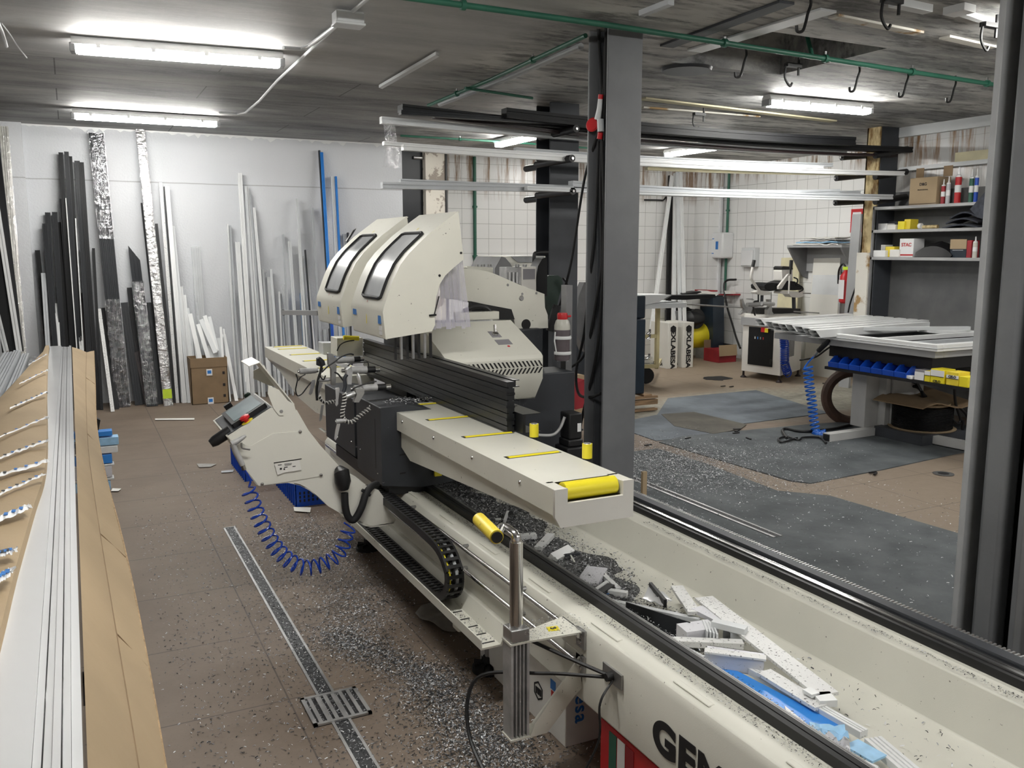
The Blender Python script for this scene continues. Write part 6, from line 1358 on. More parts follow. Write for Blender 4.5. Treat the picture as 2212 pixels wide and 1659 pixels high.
# dispensers
t = thing('towel_dispenser', 'white hand towel dispenser with blue window on the tiled wall', 'dispenser', P(1555, 555, X=9.08))
a, b = P(1536, 503, X=9.0), P(1573, 558, X=9.0); ya, yb = max(a.y, b.y), min(a.y, b.y)
m = MB(); m.box(8.88, 9.1, yb, ya, b.z, a.z, 'plastic_white'); m.build('housing', t, bevel=.025)
m = MB(); m.box(8.875, 8.885, yb+.10, yb+.155, (a.z+b.z)/2-.06, (a.z+b.z)/2+.06, 'label_blue'); m.build('window', t)
for dz in (.10, -.12): m = MB(); m.box(8.876, 8.88, yb+.20, ya-.05, (a.z+b.z)/2+dz-.006, (a.z+b.z)/2+dz+.006, 'label_blue'); m.build('lettering', t)
t = thing('paper_holder', 'small clear and white paper holder on the tiled wall right of the dispenser', 'dispenser', P(1618, 570, X=9.09))
a, b = P(1606, 535, X=9.04), P(1633, 577, X=9.04); ya, yb = a.y, b.y
m = MB(); m.box(9.0, 9.1, yb, ya, b.z, a.z, 'white_pvc2'); m.build('back', t, bevel=.01); m = MB(); m.box(8.98, 9.0, yb+.02, ya-.02, b.z+.02, a.z-.04, 'white_gloss'); m.build('paper', t, bevel=.005)
m = xbox(1466, 505, 1483, 545, 8.75, .1, 'board'); single(m, 'wall_switch_box', 'stained white switch box on the tiled wall behind the leaning white profiles', 'switch', bevel=.004)
m = MB(); m.box(8.99, 9.03, 10.86, 10.9, .6, 2.6, 'plastic_white'); single(m, 'white_wall_pipe', 'white boxed pipe running up the tiled corner left of the dispenser', 'pipe')
m = MB(); c = P(1500, 592, Y=11.15); m.tube([c, c+V((0, -.06, 0)), c+V((.03, -.10, -.02))], .012, 'chrome', 8); m.tube([c+V((-.03, -.04, .03)), c+V((.04, -.05, .02))], .006, 'steel', 6); single(m, 'water_tap', 'small metal tap on the tiled wall under the red scribble', 'tap')
# leaning tall profiles at corner
def farlean(x0, y0, x1, y1, wd, mt, label, Yt=11.05, Yb=10.6):
    a, b = P(x0, y0, Y=Yt), P(x1, y1, Y=Yb); b.z = max(0.0, b.z); m = MB(); m.ext(rotsec(wd, .03, 1), b, a, (0, -1, 0), mt); single(m, 'leaning_profile', label, 'profile', 'profiles leaning in the far tiled bay')
farlean(1452, 380, 1404, 735, .055, 'white_pvc', 'white profile slanting to the left in the far tiled bay', 11.0, 10.4)
farlean(1449, 380, 1442, 735, .08, 'black', 'black post leaning in the far tiled bay beside the slanting white profile', 11.08, 10.7)
farlean(1459, 375, 1454, 735, .06, 'white_pvc', 'leftmost of the steep white profiles in the far tiled bay', 11.05, 10.6)
farlean(1462, 372, 1470, 735, .045, 'white_pvc2', 'second of the steep white profiles in the far tiled bay', 11.0, 10.5)
farlean(1470, 372, 1480, 735, .05, 'white_pvc', 'third of the steep white profiles in the far tiled bay', 10.98, 10.45)
farlean(1464, 360, 1475, 700, .03, 'grey_pvc', 'grey profile behind the steep white ones in the far tiled bay', 11.06, 10.7)
m = MB(); m.tube(smooth_path([P(1392, 432, Y=11.1), P(1430, 433, Y=11.1), P(1441, 440, Y=11.1), P(1443, 600, Y=11.1)]), .012, 'black', 6); single(m, 'wall_cable', 'black cable along the far tiled wall beside the leaning profiles', 'cable')
# compressor
t = thing('air_compressor', 'yellow tank compressor with black motor on the far floor beside white cartons', 'compressor', P(1500, 772, Z=0))
Yq = 10.72; a, b = P(1440, 728, Y=Yq), P(1533, 728, Y=Yq); rr = .19
m = MB(); L_ = b.x-a.x; m.lathe((a.x, Yq, a.z), [(.05, 0), (rr*.7, .03), (rr, .10), (rr, L_-.10), (rr*.85, L_-.03), (.03, L_)], 'yellow_clean', 32, (1, 0, 0)); m.build('tank', t)
for x in (a.x+.1, b.x-.15): m = MB(); m.box(x-.02, x+.02, Yq-.12, Yq+.12, 0, a.z-rr+.02, 'steel'); m.build('tank_foot', t)
m = pbox(1462, 672, 1478, 700, Yq-.1, .3, 'grey_mid'); m.build('pressure_switch', t, bevel=.01)
m = MB(); m.lathe(P(1482, 690, Y=Yq-.2), [(.06, 0), (.12, .04), (.12, .3), (.08, .34)], 'black', 18, (1, .3, 0)); m.build('motor', t)
m = MB(); m.lathe(P(1500, 688, Y=Yq-.15), [(.14, 0), (.15, .03), (.15, .06), (.05, .08)], 'black', 22, (0, -1, 0)); m.build('flywheel', t)
m = MB(); m.prism([P(x, y, Y=Yq) for x, y in ((1460, 672), (1470, 660), (1488, 664), (1498, 672), (1510, 668), (1511, 680), (1496, 684), (1480, 676), (1466, 680))], (0, .2, 0), 'rubber'); m.build('pump_head', t, bevel=.01)
m = MB(); m.tube([P(1520, 700, Y=Yq), P(1530, 706, Y=Yq), P(1545, 690, Y=Yq)], .012, 'black', 8); m.build('air_line', t)
# cartons EXLABESA
def excart(xl, xm, xr, yt, yb, Yf, label, sc=1.0):
    y_ = 9.95+.0*Yf; l_, r_ = P(xm, yb, Y=y_), P(xr, yb, Y=y_); h_ = P(xm, yt, Y=y_).z; x0 = l_.x; x1 = r_.x; dpt = .42
    t = thing('carton', label, 'box', ((x0+x1)/2, y_+dpt/2, 0)); m = MB(); m.box(x0, x1, y_, y_+dpt, 0, h_, 'board'); m.build('carton_body', t, bevel=.004)
    m = MB(); m.box((x0+x1)/2-.001, (x0+x1)/2+.001, y_, y_+dpt, h_, h_+.001, 'cardboard_edge'); m.build('lid_seam', t)
    words('EXLABESA', ((x0+x1)/2, y_-.001, h_*.42), (0, 0, -1), (1, 0, 0), .105, 'ink', t, .004, sx=1.15)
    q = MB(); c = V(((x0+x1)/2, y_-.0012, h_*.86)); q.prism([c+V((math.cos(a)*.055, 0, math.sin(a)*.055)) for a in [math.pi/6+k*math.pi/3 for k in range(6)]], (0, -.001, 0), 'ink'); q.build('printed_mark', t)
    words('EXLABESA', (x0-.001, y_+.25, .05), (0, -1, 0), (0, 0, 1), .06, 'ink', t, .002)
    return t
excart(1424, 1442, 1463, 698, 780, 0, 'left one of two white cartons lettered down the edge on the far floor')
excart(1462, 1475, 1497, 697, 777, 0, 'right one of two white cartons lettered down the edge, beside the yellow tank')
# dark desk with papers behind the compressor
t = thing('dark_desk', 'dark blue desk unit behind the compressor with a black top', 'desk', P(1545, 762, Z=0))
m = pbox(1540, 641, 1564, 762, 10.45, .3, 'navy_paint'); m.build('side_panel', t); m = pbox(1488, 638, 1562, 646, 10.5, .30, 'black'); m.build('desk_top', t)
m = pbox(1513, 646, 1530, 700, 10.75, .02, 'board'); m.build('paper_panel', t)
m = MB(); m.prism([P(x, y, Y=10.5) for x, y in ((1480, 634), (1512, 629), (1520, 633), (1500, 639), (1484, 638))], (0, .2, 0), 'anthracite2'); single(m, 'black_folder', 'black folder lying on the dark desk in the far bay', 'folder')
m = MB(); m.prism([P(x, y, Y=10.48) for x, y in ((1505, 636), (1528, 628), (1552, 634), (1548, 639), (1515, 640))], (0, .2, 0), 'paper'); single(m, 'paper_pile', 'white papers lying on the dark desk in the far bay', 'papers')
m = pbox(1528, 627, 1550, 630, 10.5, .3, 'dull_red'); single(m, 'red_book', 'dark red book on the papers on the dark desk', 'book')
m = xbox(1552, 635, 1583, 638, 8.95, .15, 'dull_red'); single(m, 'red_wall_shelf', 'thin dark red shelf on the tiled wall below the green pipe', 'shelf')
m = xbox(1564, 628, 1578, 635, 8.93, .1, 'paper'); single(m, 'paper_pile', 'small white papers on the dark red wall shelf', 'papers')
m = MB(); m.tube(smooth_path([P(1590, 604, X=9.0), P(1570, 606, X=8.98), P(1564, 620, X=8.95), P(1570, 660, X=8.9), P(1582, 700, X=8.8), P(1590, 728, X=8.7), P(1599, 752, X=8.6)]), .016, 'black', 8); single(m, 'black_air_hose', 'black hose hanging from the green pipe by the dispenser', 'hose')
# red carton
t = thing('carton', 'red carton with an open brown flap on the far floor beside the compressor', 'box', P(1575, 770, Z=0))
f0 = P(1553, 770, Y=10.15); f0.z = 0; x0 = f0.x; x1 = P(1590, 771, Y=f0.y).x; m = MB(); m.box(x0, x1, f0.y, f0.y+.35, 0, .19, 'dull_red'); m.build('carton_body', t, bevel=.004)
m = MB(); m.box(x1, x1+.002, f0.y, f0.y+.35, 0, .25, 'anthracite2'); m.build('side_print', t)
m = MB(); m.prism([(x0-.01, f0.y-.02, .10), (x1, f0.y-.02, .10), (x1, f0.y, .26), (x0-.01, f0.y, .26)], (0, -.004, 0), 'cardboard'); m.build('flap', t)
m = MB(); m.box(x0, x1, f0.y+.35, f0.y+.354, .0, .31, 'cardboard_dark'); m.build('flap', t)
scrap([(1545, 770), (1556, 765), (1582, 771), (1578, 773)], 'paper', 'white sheet lying on the floor before the red carton')
scrap([(1420, 778), (1444, 780), (1430, 783), (1418, 783)], 'paper', 'white sheet lying on the floor beside the trolley')
m = MB(); q = [P(1487+50*math.cos(a)*.6+random.uniform(-6, 6)+65, 817+4.5*math.sin(a)+random.uniform(-1, 1), Z=.001) for a in [k*math.pi/9 for k in range(18)]]; m.prism(q, (0, 0, .0008), 'ink'); single(m, 'oil_stain', 'black smear on the far floor before the milling machine', 'stain')
# navy cabinet on pallet
f0 = P(1394, 856, Z=.16); y_ = f0.y
t = thing('wooden_pallet', 'wooden pallet carrying the navy cabinet right of the front column', 'pallet', (f0.x-.3, y_+.3, 0))
xr = P(1417, 880, Y=y_).x
for k, z in enumerate((.01, .075, .14)):
    m = MB(); m.box(f0.x-.75, xr, y_-.03, y_+.03, z, z+(.022 if k != 1 else .05), 'wood'); m.build('board', t)
    m = MB(); m.box(f0.x-.75, xr, y_+.5, y_+.56, z, z+(.022 if k != 1 else .05), 'wood'); m.build('board', t)
for k in range(4): m = MB(); x = f0.x-.7+k*.22; m.box(x, x+.1, y_-.03, y_+.56, .163, .183, 'wood'); m.build('deck_board', t)
t = thing('navy_cabinet', 'dark navy cabinet on the wooden pallet beside the front column', 'cabinet', (f0.x-.3, y_+.3, .183)); zt_ = P(1394, 690, Y=y_).z
m = MB(); m.box(f0.x-.6, f0.x, y_+.02, y_+.5, .184, zt_, 'navy_paint'); m.build('body', t, bevel=.01)
m = MB(); m.box(f0.x-.5, f0.x+.04, y_+.08, y_+.48, zt_, zt_+.24, 'navy_paint'); m.build('upper_body', t, bevel=.02)
for z in (.55, .75, .8): m = MB(); m.tube([(f0.x, y_, z), (f0.x+.03, y_-.01, z+.02), (f0.x+.03, y_-.01, z+.05)], .012, 'chrome', 8); m.build('fitting', t)
# cream trolley frame with paper
t = thing('cream_trolley', 'cream steel frame trolley with castors between cabinet and cartons', 'trolley', P(1400, 800, Z=0))
Yv = 8.9; bar = lambda p, q, w_=.022: (lambda m: (m.ext(rotsec(w_*2, w_*2, 0), p, q, (0, -1, .01), 'cream_frame'), m.build('frame_bar', t)))(MB())
pv = lambda x, y, Y=Yv: P(x, y, Y=Y)
bar(pv(1418, 793), pv(1421, 664)); bar(pv(1421, 662), pv(1370, 660)); bar(pv(1416, 726), pv(1385, 727)); bar(pv(1418, 791), pv(1370, 792)); bar(pv(1370, 792), pv(1370, 660)); bar(pv(1421, 662), pv(1427, 655, 9.6)); bar(pv(1418, 793), pv(1426, 778, 9.6))
m = MB(); m.lathe(pv(1397, 812)+V((0, 0, 0)), [(.09, 0), (.1, .01), (.1, .04), (.09, .05)], 'rubber', 18, (.3, 1, 0)); m.build('castor', t)
m = MB(); m.lathe(pv(1345, 812)+V((0, 0, 0)), [(.09, 0), (.1, .01), (.1, .04), (.09, .05)], 'rubber', 18, (.3, 1, 0)); m.build('castor', t)
for k in range(3): m = pbox(1393-2*k, 770+8*k-0, 1410+k, 776+8*k, 8.95, .25, 'paper'); single(m, 'paper_stack', '%s wad of paper on the cream trolley' % ('top', 'middle', 'bottom')[k], 'papers', 'paper on the cream trolley', bevel=.004)
# white profiles on a far table
t = thing('far_table', 'light work table edge right of the front column carrying mitred profiles', 'table', P(1400, 830, Z=0))
m = MB(); tz = P(1430, 655, Y=8.4).z; x0, x1 = P(1300, 655, Y=8.4).x, P(1484, 655, Y=8.4).x; m.box(x0, x1, 8.4, 9.0, tz-.06, tz, 'white_pvc2'); m.build('table_top', t, bevel=.004)
for x in (x0+.1, x1-1.0):
    m = MB(); m.box(x, x+.05, 8.6, 8.65, 0, tz-.06, 'grey_paint'); m.build('leg', t)
m = MB(); m.prism([P(x, y, Y=8.35) for x, y in ((1375, 637), (1450, 637), (1424, 652), (1398, 658), (1375, 660))], (0, .4, 0), 'white_pvc'); single(m, 'mitred_profile', 'white mitre cut profile on the far table, nearest the front column', 'profile', bevel=.003)
m = MB(); m.prism([P(x, y, Y=8.45) for x, y in ((1438, 647), (1452, 638), (1485, 638), (1545, 636), (1546, 643), (1480, 648))], (0, .2, 0), 'anthracite2'); single(m, 'mitred_profile', 'dark mitre cut profile on the far table before the desk', 'profile', bevel=.003)
m = MB(); m.cyl(P(1482, 657, Y=8.8), P(1606, 665, Y=8.9), .010, 'steel', 8); single(m, 'stop_rod', 'long thin steel rod reaching from the far table to the milling machine', 'rod')
# items seen between the columns
t = thing('white_bench', 'white bench end seen between the two columns', 'bench', P(1250, 664, Y=8.4)); m = pbox(1240, 645, 1262, 664, 8.3, .3, 'white_pvc2'); m.build('bench_top', t)
q = P(1252, 664, Y=8.4); m = MB(); m.box(q.x-.03, q.x+.03, 8.4, 8.46, 0, q.z, 'grey_dark'); m.build('leg', t)
q = P(1246, 700, Y=8.0); m = MB(); m.box(q.x-.03, q.x+.03, 8.0, 8.2, 0, P(1246, 668, Y=8.0).z, 'blue_film'); single(m, 'blue_board', 'blue board standing on edge between the two columns', 'board')
m = pbox(1240, 635, 1249, 643, 8.3, .2, 'blue'); single(m, 'blue_bottle', 'small blue container on the white box between the columns', 'container')
m = MB(); m.prism([P(x, y, Y=7.6) for x, y in ((1262, 610), (1250, 640), (1246, 680), (1247, 720), (1262, 760), (1275, 760), (1275, 610))], (0, .1, 0), 'grey_mid'); single(m, 'grey_disc_guard', 'grey rounded guard partly behind the front column', 'guard')
m = pbox(1240, 810, 1262, 900, 6.5, .4, 'cardboard'); single(m, 'cardboard_sheet', 'scrap of cardboard on the floor between the columns', 'cardboard')
m = MB(); m.prism([P(x, y, Y=6.3) for x, y in ((1240, 830), (1262, 820), (1262, 880), (1244, 885))], (0, .3, 0), 'dull_red'); single(m, 'red_rag', 'dark red rag on the floor between the columns', 'rag')
m = MB(); m.box(2.79, 2.80, 4.28, 4.36, 0, .30, 'cardboard'); m.box(3.02, 3.05, 4.28, 4.3, 0, .32, 'cardboard'); single(m, 'cardboard_sheet', 'narrow cardboard strip at the foot of the front column', 'cardboard')
words_ok = True
# ================================================================== milling machine
ml = thing('copy_router', 'cream copy router milling machine with black door and lever handles by the tiled wall', 'machine', (8.25, 8.75, 0))
A0, B0, C0 = P(1602, 800, Z=.09), P(1686, 806, Z=.09), P(1727, 800, Z=.09)
fx = V((7.80, 8.98, .09)); fr = V((8.02, 8.32, .09)); rr_ = V((8.66, 8.66, .09))
hf = .66
q0, q1 = P(1601, 800, Z=.09), P(1685, 812, Z=.09); q2_ = P(1729, 798, Z=.09); q3 = q0+(q2_-q1)
m = MB(); m.prism([q0, q1, q2_, q3], (0, 0, .60), 'cream_white'); m.build('base_cabinet', ml, bevel=.008)
u_, v_ = (q1-q0), V((0, 0, .60)); n_ = u_.cross(v_).normalized(); n_ = -n_ if n_.dot(EYE-q0) < 0 else n_
def fr_(a0, a1, b0, b1, th, mt, nm, par=ml, bev=0):
    m = MB(); m.prism([q0+u_*a+v_*b+n_*.001 for a, b in ((a0, b0), (a1, b0), (a1, b1), (a0, b1))], n_*th, mt); return m.build(nm, par, bevel=bev)
d_ = fr_(.17, .80, .16, .97, .006, 'anthracite2', 'door'); fr_(.75, .80, .22, .32, .02, 'black', 'door_latch', d_); fr_(.50, .68, .88, .98, .02, 'red', 'main_switch'); fr_(.60, .68, .88, .97, .024, 'yellow_clean', 'switch_plate')
for k_, mt_k in enumerate(('label_white', 'label_blue', 'label_grey', 'ink_red')): fr_(.33+.07*k_, .35+.07*k_, .72, .77, .008, mt_k, 'logo_mark', d_)
su = (q2_-q1); sn = su.cross(v_).normalized(); sn = -sn if sn.dot(EYE-q1) < 0 else sn
m = MB(); m.prism([q1+su*a+v_*b+sn*.001 for a, b in ((.3, .35), (.62, .35), (.62, .75), (.40, .78), (.3, .55))], sn*.002, 'grey_mid'); m.build('side_recess', ml)
for p in (q0, q1, q2_): m = MB(); c = p+(((q0+q2_)/2)-p)*.08; m.lathe((c.x, c.y, 0), [(.04, 0), (.04, .01), (.015, .03), (.012, .09)], 'maroon', 14); m.build('foot', ml)
g0, g1 = P(1603, 706, Y=q0.y-.02), P(1700, 722, Y=q1.y-.02)
m = MB(); m.prism([q0+u_*-.02+V((0, 0, .60))+n_*.03, q1+u_*.05+V((0, 0, .60))+n_*.03, q2_+V((.02, 0, .60)), q3+V((0, 0, .60))], (0, 0, .10), 'grey_light'); m.build('table_skirt', ml, bevel=.005)
m = MB(); m.prism([q0+u_*.03+V((0, 0, .70)), q1+V((0, 0, .70)), q2_+V((0, 0, .70)), q3+V((0, 0, .70))], (0, 0, .03), 'cream_white'); m.build('table_plate', ml)
YM = 8.75
m5 = lambda x, y, Y=YM: P(1570+x/5.72, 540+y/5.72, Y=Y)
def mp(pts, th, mt, nm, Y=YM, bev=.004): m = MB(); m.prism([m5(x, y, Y) for x, y in pts], (0, th, 0), mt); return m.build(nm, ml, bevel=bev)
def mt_(pts, r, mt, nm, Y=YM, sm_=True): m = MB(); pp = [m5(x, y, Y) for x, y in pts]; m.tube(smooth_path(pp) if sm_ and len(pp) > 2 else pp, r, mt, 8); return m.build(nm, ml)
mp([(350, 715), (910, 725), (912, 790), (360, 785)], .25, 'black', 'guide_block', bev=.01)
mp([(300, 790), (560, 795), (560, 830), (300, 830)], .2, 'cream_white', 'clamp_base')
mt_([(322, 215), (300, 310), (300, 360), (400, 505)], .018, 'cream_white', 'lever', 8.5, False); mt_([(338, 125), (322, 205)], .022, 'black', 'lever_grip', 8.5, False)
mp([(360, 515), (430, 500), (540, 520), (545, 545), (480, 560), (400, 545), (365, 535)], .1, 'cream_white', 'slide_bracket', 8.5)
mt_([(390, 545), (390, 650)], .010, 'black', 'guide_post', 8.6, False); mt_([(435, 560), (432, 640)], .02, 'grey_dark', 'guide_post', 8.6, False); mt_([(825, 560), (830, 725)], .024, 'grey_dark', 'guide_post', 8.6, False); mt_([(550, 520), (548, 620)], .006, 'steel', 'router_bit', 8.5, False)
mp([(465, 440), (500, 410), (560, 405), (650, 415), (760, 380), (840, 390), (920, 440), (930, 490), (840, 500), (640, 495), (530, 510), (470, 480)], .25, 'anthracite2', 'router_body', 8.5, .01)
mp([(680, 245), (815, 240), (810, 400), (690, 390)], .15, 'cream_white', 'router_motor', 8.55, .02)
mp([(680, 215), (700, 200), (800, 205), (818, 225), (815, 245), (680, 245)], .15, 'black', 'motor_cap', 8.55, .01)
mp([(640, 450), (760, 300), (810, 290), (810, 330), (770, 335), (680, 480), (640, 485)], .03, 'cream_white', 'yoke', 8.45)
mt_([(798, 125), (790, 225)], .022, 'black', 'lever_grip', 8.4, False); mt_([(790, 225), (785, 300)], .012, 'black', 'lever', 8.4, False)
mt_([(775, 320), (765, 540)], .010, 'cream_white', 'tie_bar', 8.4, False)
mp([(660, 515), (700, 500), (940, 515), (945, 575), (880, 590), (800, 580), (770, 545), (665, 540)], .12, 'cream_white', 'carriage_bracket', 8.5)
mt_([(940, 535), (1035, 537)], .008, 'steel', 'feeler_rod', 8.5, False)
mt_([(830, 340), (870, 360), (870, 400), (840, 410)], .009, 'black', 'power_lead', 8.5); mt_([(850, 430), (920, 450), (940, 490), (890, 520)], .009, 'black', 'power_lead', 8.5); mt_([(380, 630), (330, 650), (335, 760), (350, 810)], .010, 'black', 'power_lead', 8.5)
mp([(185, 610), (200, 600), (235, 700), (300, 700), (320, 720), (300, 780), (250, 760), (175, 800), (165, 795), (220, 730), (195, 700)], .04, 'steel', 'clamp_lever', 8.45)
mp([(250, 600), (320, 600), (345, 625), (320, 620), (255, 610)], .02, 'steel', 'clamp_lever', 8.45)
mp([(515, 610), (550, 610), (555, 660), (560, 760), (585, 800), (500, 800), (500, 740), (530, 700)], .05, 'steel', 'clamp_arm', 8.45)
m = MB(); m.tube([m5(250, 680, 8.5), m5(440, 670, 8.5)], .03, 'steel', 12); m.build('clamp_cylinder', ml); m = MB(); m.tube([m5(430, 660, 8.45), m5(580, 670, 8.45)], .025, 'alu_matt', 12); m.build('clamp_cylinder', ml)
m = MB(); m.tube(coil([m5(700, 1040, 8.2), m5(715, 1200, 8.2), m5(715, 1400, 8.2), m5(750, 1520, 8.2), m5(770, 1530, 8.2)], .05, 24, 10), .008, 'blue_hose', 5); m.build('coiled_hose', ml)
mt_([(825, 760), (1140, 780)], .008, 'steel', 'stop_rod', 8.6, False)
scrap([(1625, 800), (1650, 796), (1690, 805), (1670, 808), (1640, 808)], 'grey_dark', 'crumpled dark cloth on the floor under the milling machine', name='cloth', cat='cloth')
# wall shelf with papers
t = thing('bracket_shelf', 'grey wall shelf with triangular brackets carrying papers on the tiled wall', 'shelf', P(1770, 540, X=9.05))
a, b = P(1704, 530, X=8.75), P(1822, 532, X=8.75)
m = MB(); m.box(8.72, 9.1, b.y, a.y, a.z-.03, a.z, 'grey_light'); m.build('shelf_board', t)
for yy in (a.y-.03, b.y): m = MB(); m.prism([(8.72, yy, a.z-.03), (9.1, yy, a.z-.03), (9.1, yy, a.z-.45), (9.0, yy, a.z-.42)], (0, .03, 0), 'grey_mid'); m.build('bracket', t)
m = MB(); m.box(9.06, 9.1, b.y, a.y, a.z-.35, a.z-.03, 'grey_light'); m.build('back_strip', t)
for k, (mt, lb) in enumerate((('paper', 'white paper pile on the grey wall shelf, bottom layer'), ('sky_film', 'pale blue sheets on the grey wall shelf'), ('paper_grey', 'grey folded plan on the grey wall shelf'), ('paper', 'white sheet on top of the wall shelf papers'))):
    m = MB(); rows = [[V((8.74+j*.07, b.y+.08+(a.y-b.y-.14)*i/8*(1-.12*k)+.02*k, a.z+.012+.028*k+random.uniform(-.006, .012))) for j in range(5)] for i in range(9)]; m.sheet(rows, mt, .012); single(m, 'paper_pile', lb, 'papers')
# leaning boards
def board(pts, Xp, mt, label, th=.02):
    m = MB(); q = [P(x, y, X=Xp-(dx)) for x, y, dx in pts]; q[2].z = q[3].z = 0.0; m.prism(q, (th, 0, 0), mt); return single(m, 'leaning_board', label, 'board')
board(((1688, 557, 0), (1728, 556, 0), (1714, 745, .35), (1668, 745, .35)), 9.06, 'board_yellow', 'yellowish stained board leaning behind the milling machine')
board(((1758, 558, 0), (1815, 557, 0), (1806, 745, .3), (1738, 745, .3)), 9.05, 'board', 'tall white board leaning under the grey wall shelf')
board(((1756, 594, 0), (1818, 594, 0), (1800, 790, .12), (1738, 800, .12)), 8.98, 'white_pvc2', 'white board leaning in front of the tall one')
board(((1728, 730, 0), (1790, 735, 0), (1772, 803, .1), (1732, 798, .1)), 8.95, 'white_pvc', 'low white panel leaning beside the milling machine base')
board(((1841, 463, 0), (1860, 462, 0), (1838, 745, .3), (1816, 745, .3)), 8.6, 'grey_light', 'grey plank leaning left of the rusty column', .03)
# extinguisher + sign
t = thing('fire_extinguisher', 'red fire extinguisher partly hidden behind the leaning white boards', 'fire extinguisher', P(1824, 660, X=8.8))
c = P(1824, 655, X=8.8); zt2 = P(1824, 588, X=8.8).z; m = MB(); m.lathe(c, [(.05, 0), (.07, .02), (.07, zt2-c.z-.05), (.04, zt2-c.z), (.02, zt2-c.z+.03)], 'red', 20); m.build('cylinder', t)
m = MB(); m.obox(c+V((-.071, 0, (zt2-c.z)*.45)), (.001, 0, 0), (0, .045, 0), (0, 0, .12), 'label_white'); m.build('label', t)
m = MB(); m.obox(V((c.x, c.y, zt2+.05)), (.02, 0, 0), (0, .04, 0), (0, 0, .02), 'lime'); m.build('tamper_seal', t)
m = MB(); m.tube(smooth_path([V((c.x, c.y, zt2+.05)), V((c.x, c.y+.06, zt2+.10)), V((c.x, c.y+.12, zt2+.02)), V((c.x, c.y+.12, zt2-.15))]), .012, 'black', 8); m.build('hose', t)
t = thing('extinguisher_sign', 'red fire extinguisher sign on the wall above the grey plank', 'sign', P(1848, 500, X=9.09))
a, b = P(1839, 452, X=9.08), P(1862, 502, X=9.08); m = MB(); m.box(9.08, 9.095, b.y, a.y, b.z, a.z, 'red'); m.build('plate', t)
m = MB(); m.box(9.078, 9.08, b.y+.03, a.y-.03, (a.z+b.z)/2, a.z-.04, 'label_white'); m.box(9.077, 9.079, b.y+.06, a.y-.06, (a.z+b.z)/2+.02, a.z-.07, 'red'); m.build('pictogram', t)
m = MB(); m.tube(smooth_path([P(1862, 560, X=7.8), P(1855, 600, X=7.8), P(1838, 650, X=7.8), P(1832, 675, X=7.8)]), .01, 'black', 6); single(m, 'wall_cable', 'black cable hanging beside the rusty column', 'cable')
m = MB(); m.box(7.56, 7.60, 6.72, 6.88, .3, 1.62, 'rust_cream'); single(m, 'rusty_plate', 'white plate with rust patches at the foot of the rusty column', 'plate')

# ================================================================== shelving unit
SX0, SX1, SYa, SYb = 7.60, 7.90, 5.50, 6.72
t = thing('shelving_unit', 'grey steel shelving unit standing against the rust stained wall', 'shelf', (7.75, 6.1, 0))
m = MB(); m.box(SX1-.01, SX1, SYa-1.2, SYb, 0, 2.25, 'back_panel'); m.build('back_panel', t)
for yy in (SYb-.02, SYa-.6): m = MB(); m.box(SX0-.02, SX1, yy, yy+.02, 0, 2.10, 'grey_mid'); m.build('side_panel', t)
for z in (2.09, 1.855, 1.575): m = MB(); m.box(SX0-.02, SX1-.01, SYa-.6, SYb, z-.03, z, 'tray_shelf'); m.build('shelf_board', t, bevel=.002)
m = MB(); m.box(SX0-.02, SX1-.01, SYa-.6, SYb, .55, .58, 'tray_shelf'); m.build('shelf_board', t)
z4b = lambda x, y: (1900+x/5.03, 230+y/5.03)
def onshelf(x0, x1, ytop, shelf_z, mt, nm, label, cat, dpt=.12, x_=7.64, crop=True, cyl=False, extra=None, yoff=0):
    xa, ya = z4b(x0, 0) if crop else (x0, 0); xb, _ = z4b(x1, 0) if crop else (x1, 0); yt_ = z4b(0, ytop)[1] if crop else ytop
    a = P(xa, yt_, X=x_); b = P(xb, yt_, X=x_); h_ = max(.02, (a.z+b.z)/2-shelf_z); t = thing(nm, label, cat, (x_+dpt/2, (a.y+b.y)/2, shelf_z)); w_ = abs(a.y-b.y)
    if cyl:
        w_ *= .8
        c = V((x_+w_/2, (a.y+b.y)/2, shelf_z)); m = MB(); m.lathe(c, [(w_/2, 0), (w_/2, h_*.72)], mt, 18); m.build('tube_body', t)
        m = MB(); m.lathe(c+V((0, 0, h_*.72)), [(w_/2*.9, 0), (w_/2*.9, h_*.04), (w_*.18, h_*.08), (w_*.1, h_*.28)], extra or 'label_white', 14); m.build('nozzle', t)
        m = MB(); m.lathe(c+V((0, 0, h_*.3)), [(w_/2*1.01, 0), (w_/2*1.01, h_*.2)], 'label_white', 18); m.build('label_band', t)
    else:
        m = MB(); m.box(x_, x_+dpt, b.y, a.y, shelf_z, shelf_z+h_, mt); m.build('box_body', t, bevel=.004)
    return t, a, b, h_
tt, a, b, h_ = onshelf(335, 630, 770, 2.09, 'cardboard', 'carton', 'open brown carton on the shelf top left of the sealant tubes', 'box', .2)
for y0, y1 in ((a.y-.09, a.y), (b.y-.10, b.y)): m = MB(); m.box(7.72, 7.724, y0, y1, 2.09+h_, 2.09+h_+.10, 'cardboard_dark'); m.build('flap', tt)
m = MB(); m.box(7.639, 7.64, b.y, a.y, 2.10, 2.105, 'ink'); m.build('printed_line', tt); words('D&G', (7.639, (a.y+b.y)/2, 2.09+h_*.75), (0, -1, 0), (0, 0, 1), .04, 'ink', tt, .001); words('PROFESSIONAL', (7.639, (a.y+b.y)/2, 2.09+h_*.55), (0, -1, 0), (0, 0, 1), .018, 'ink', tt)
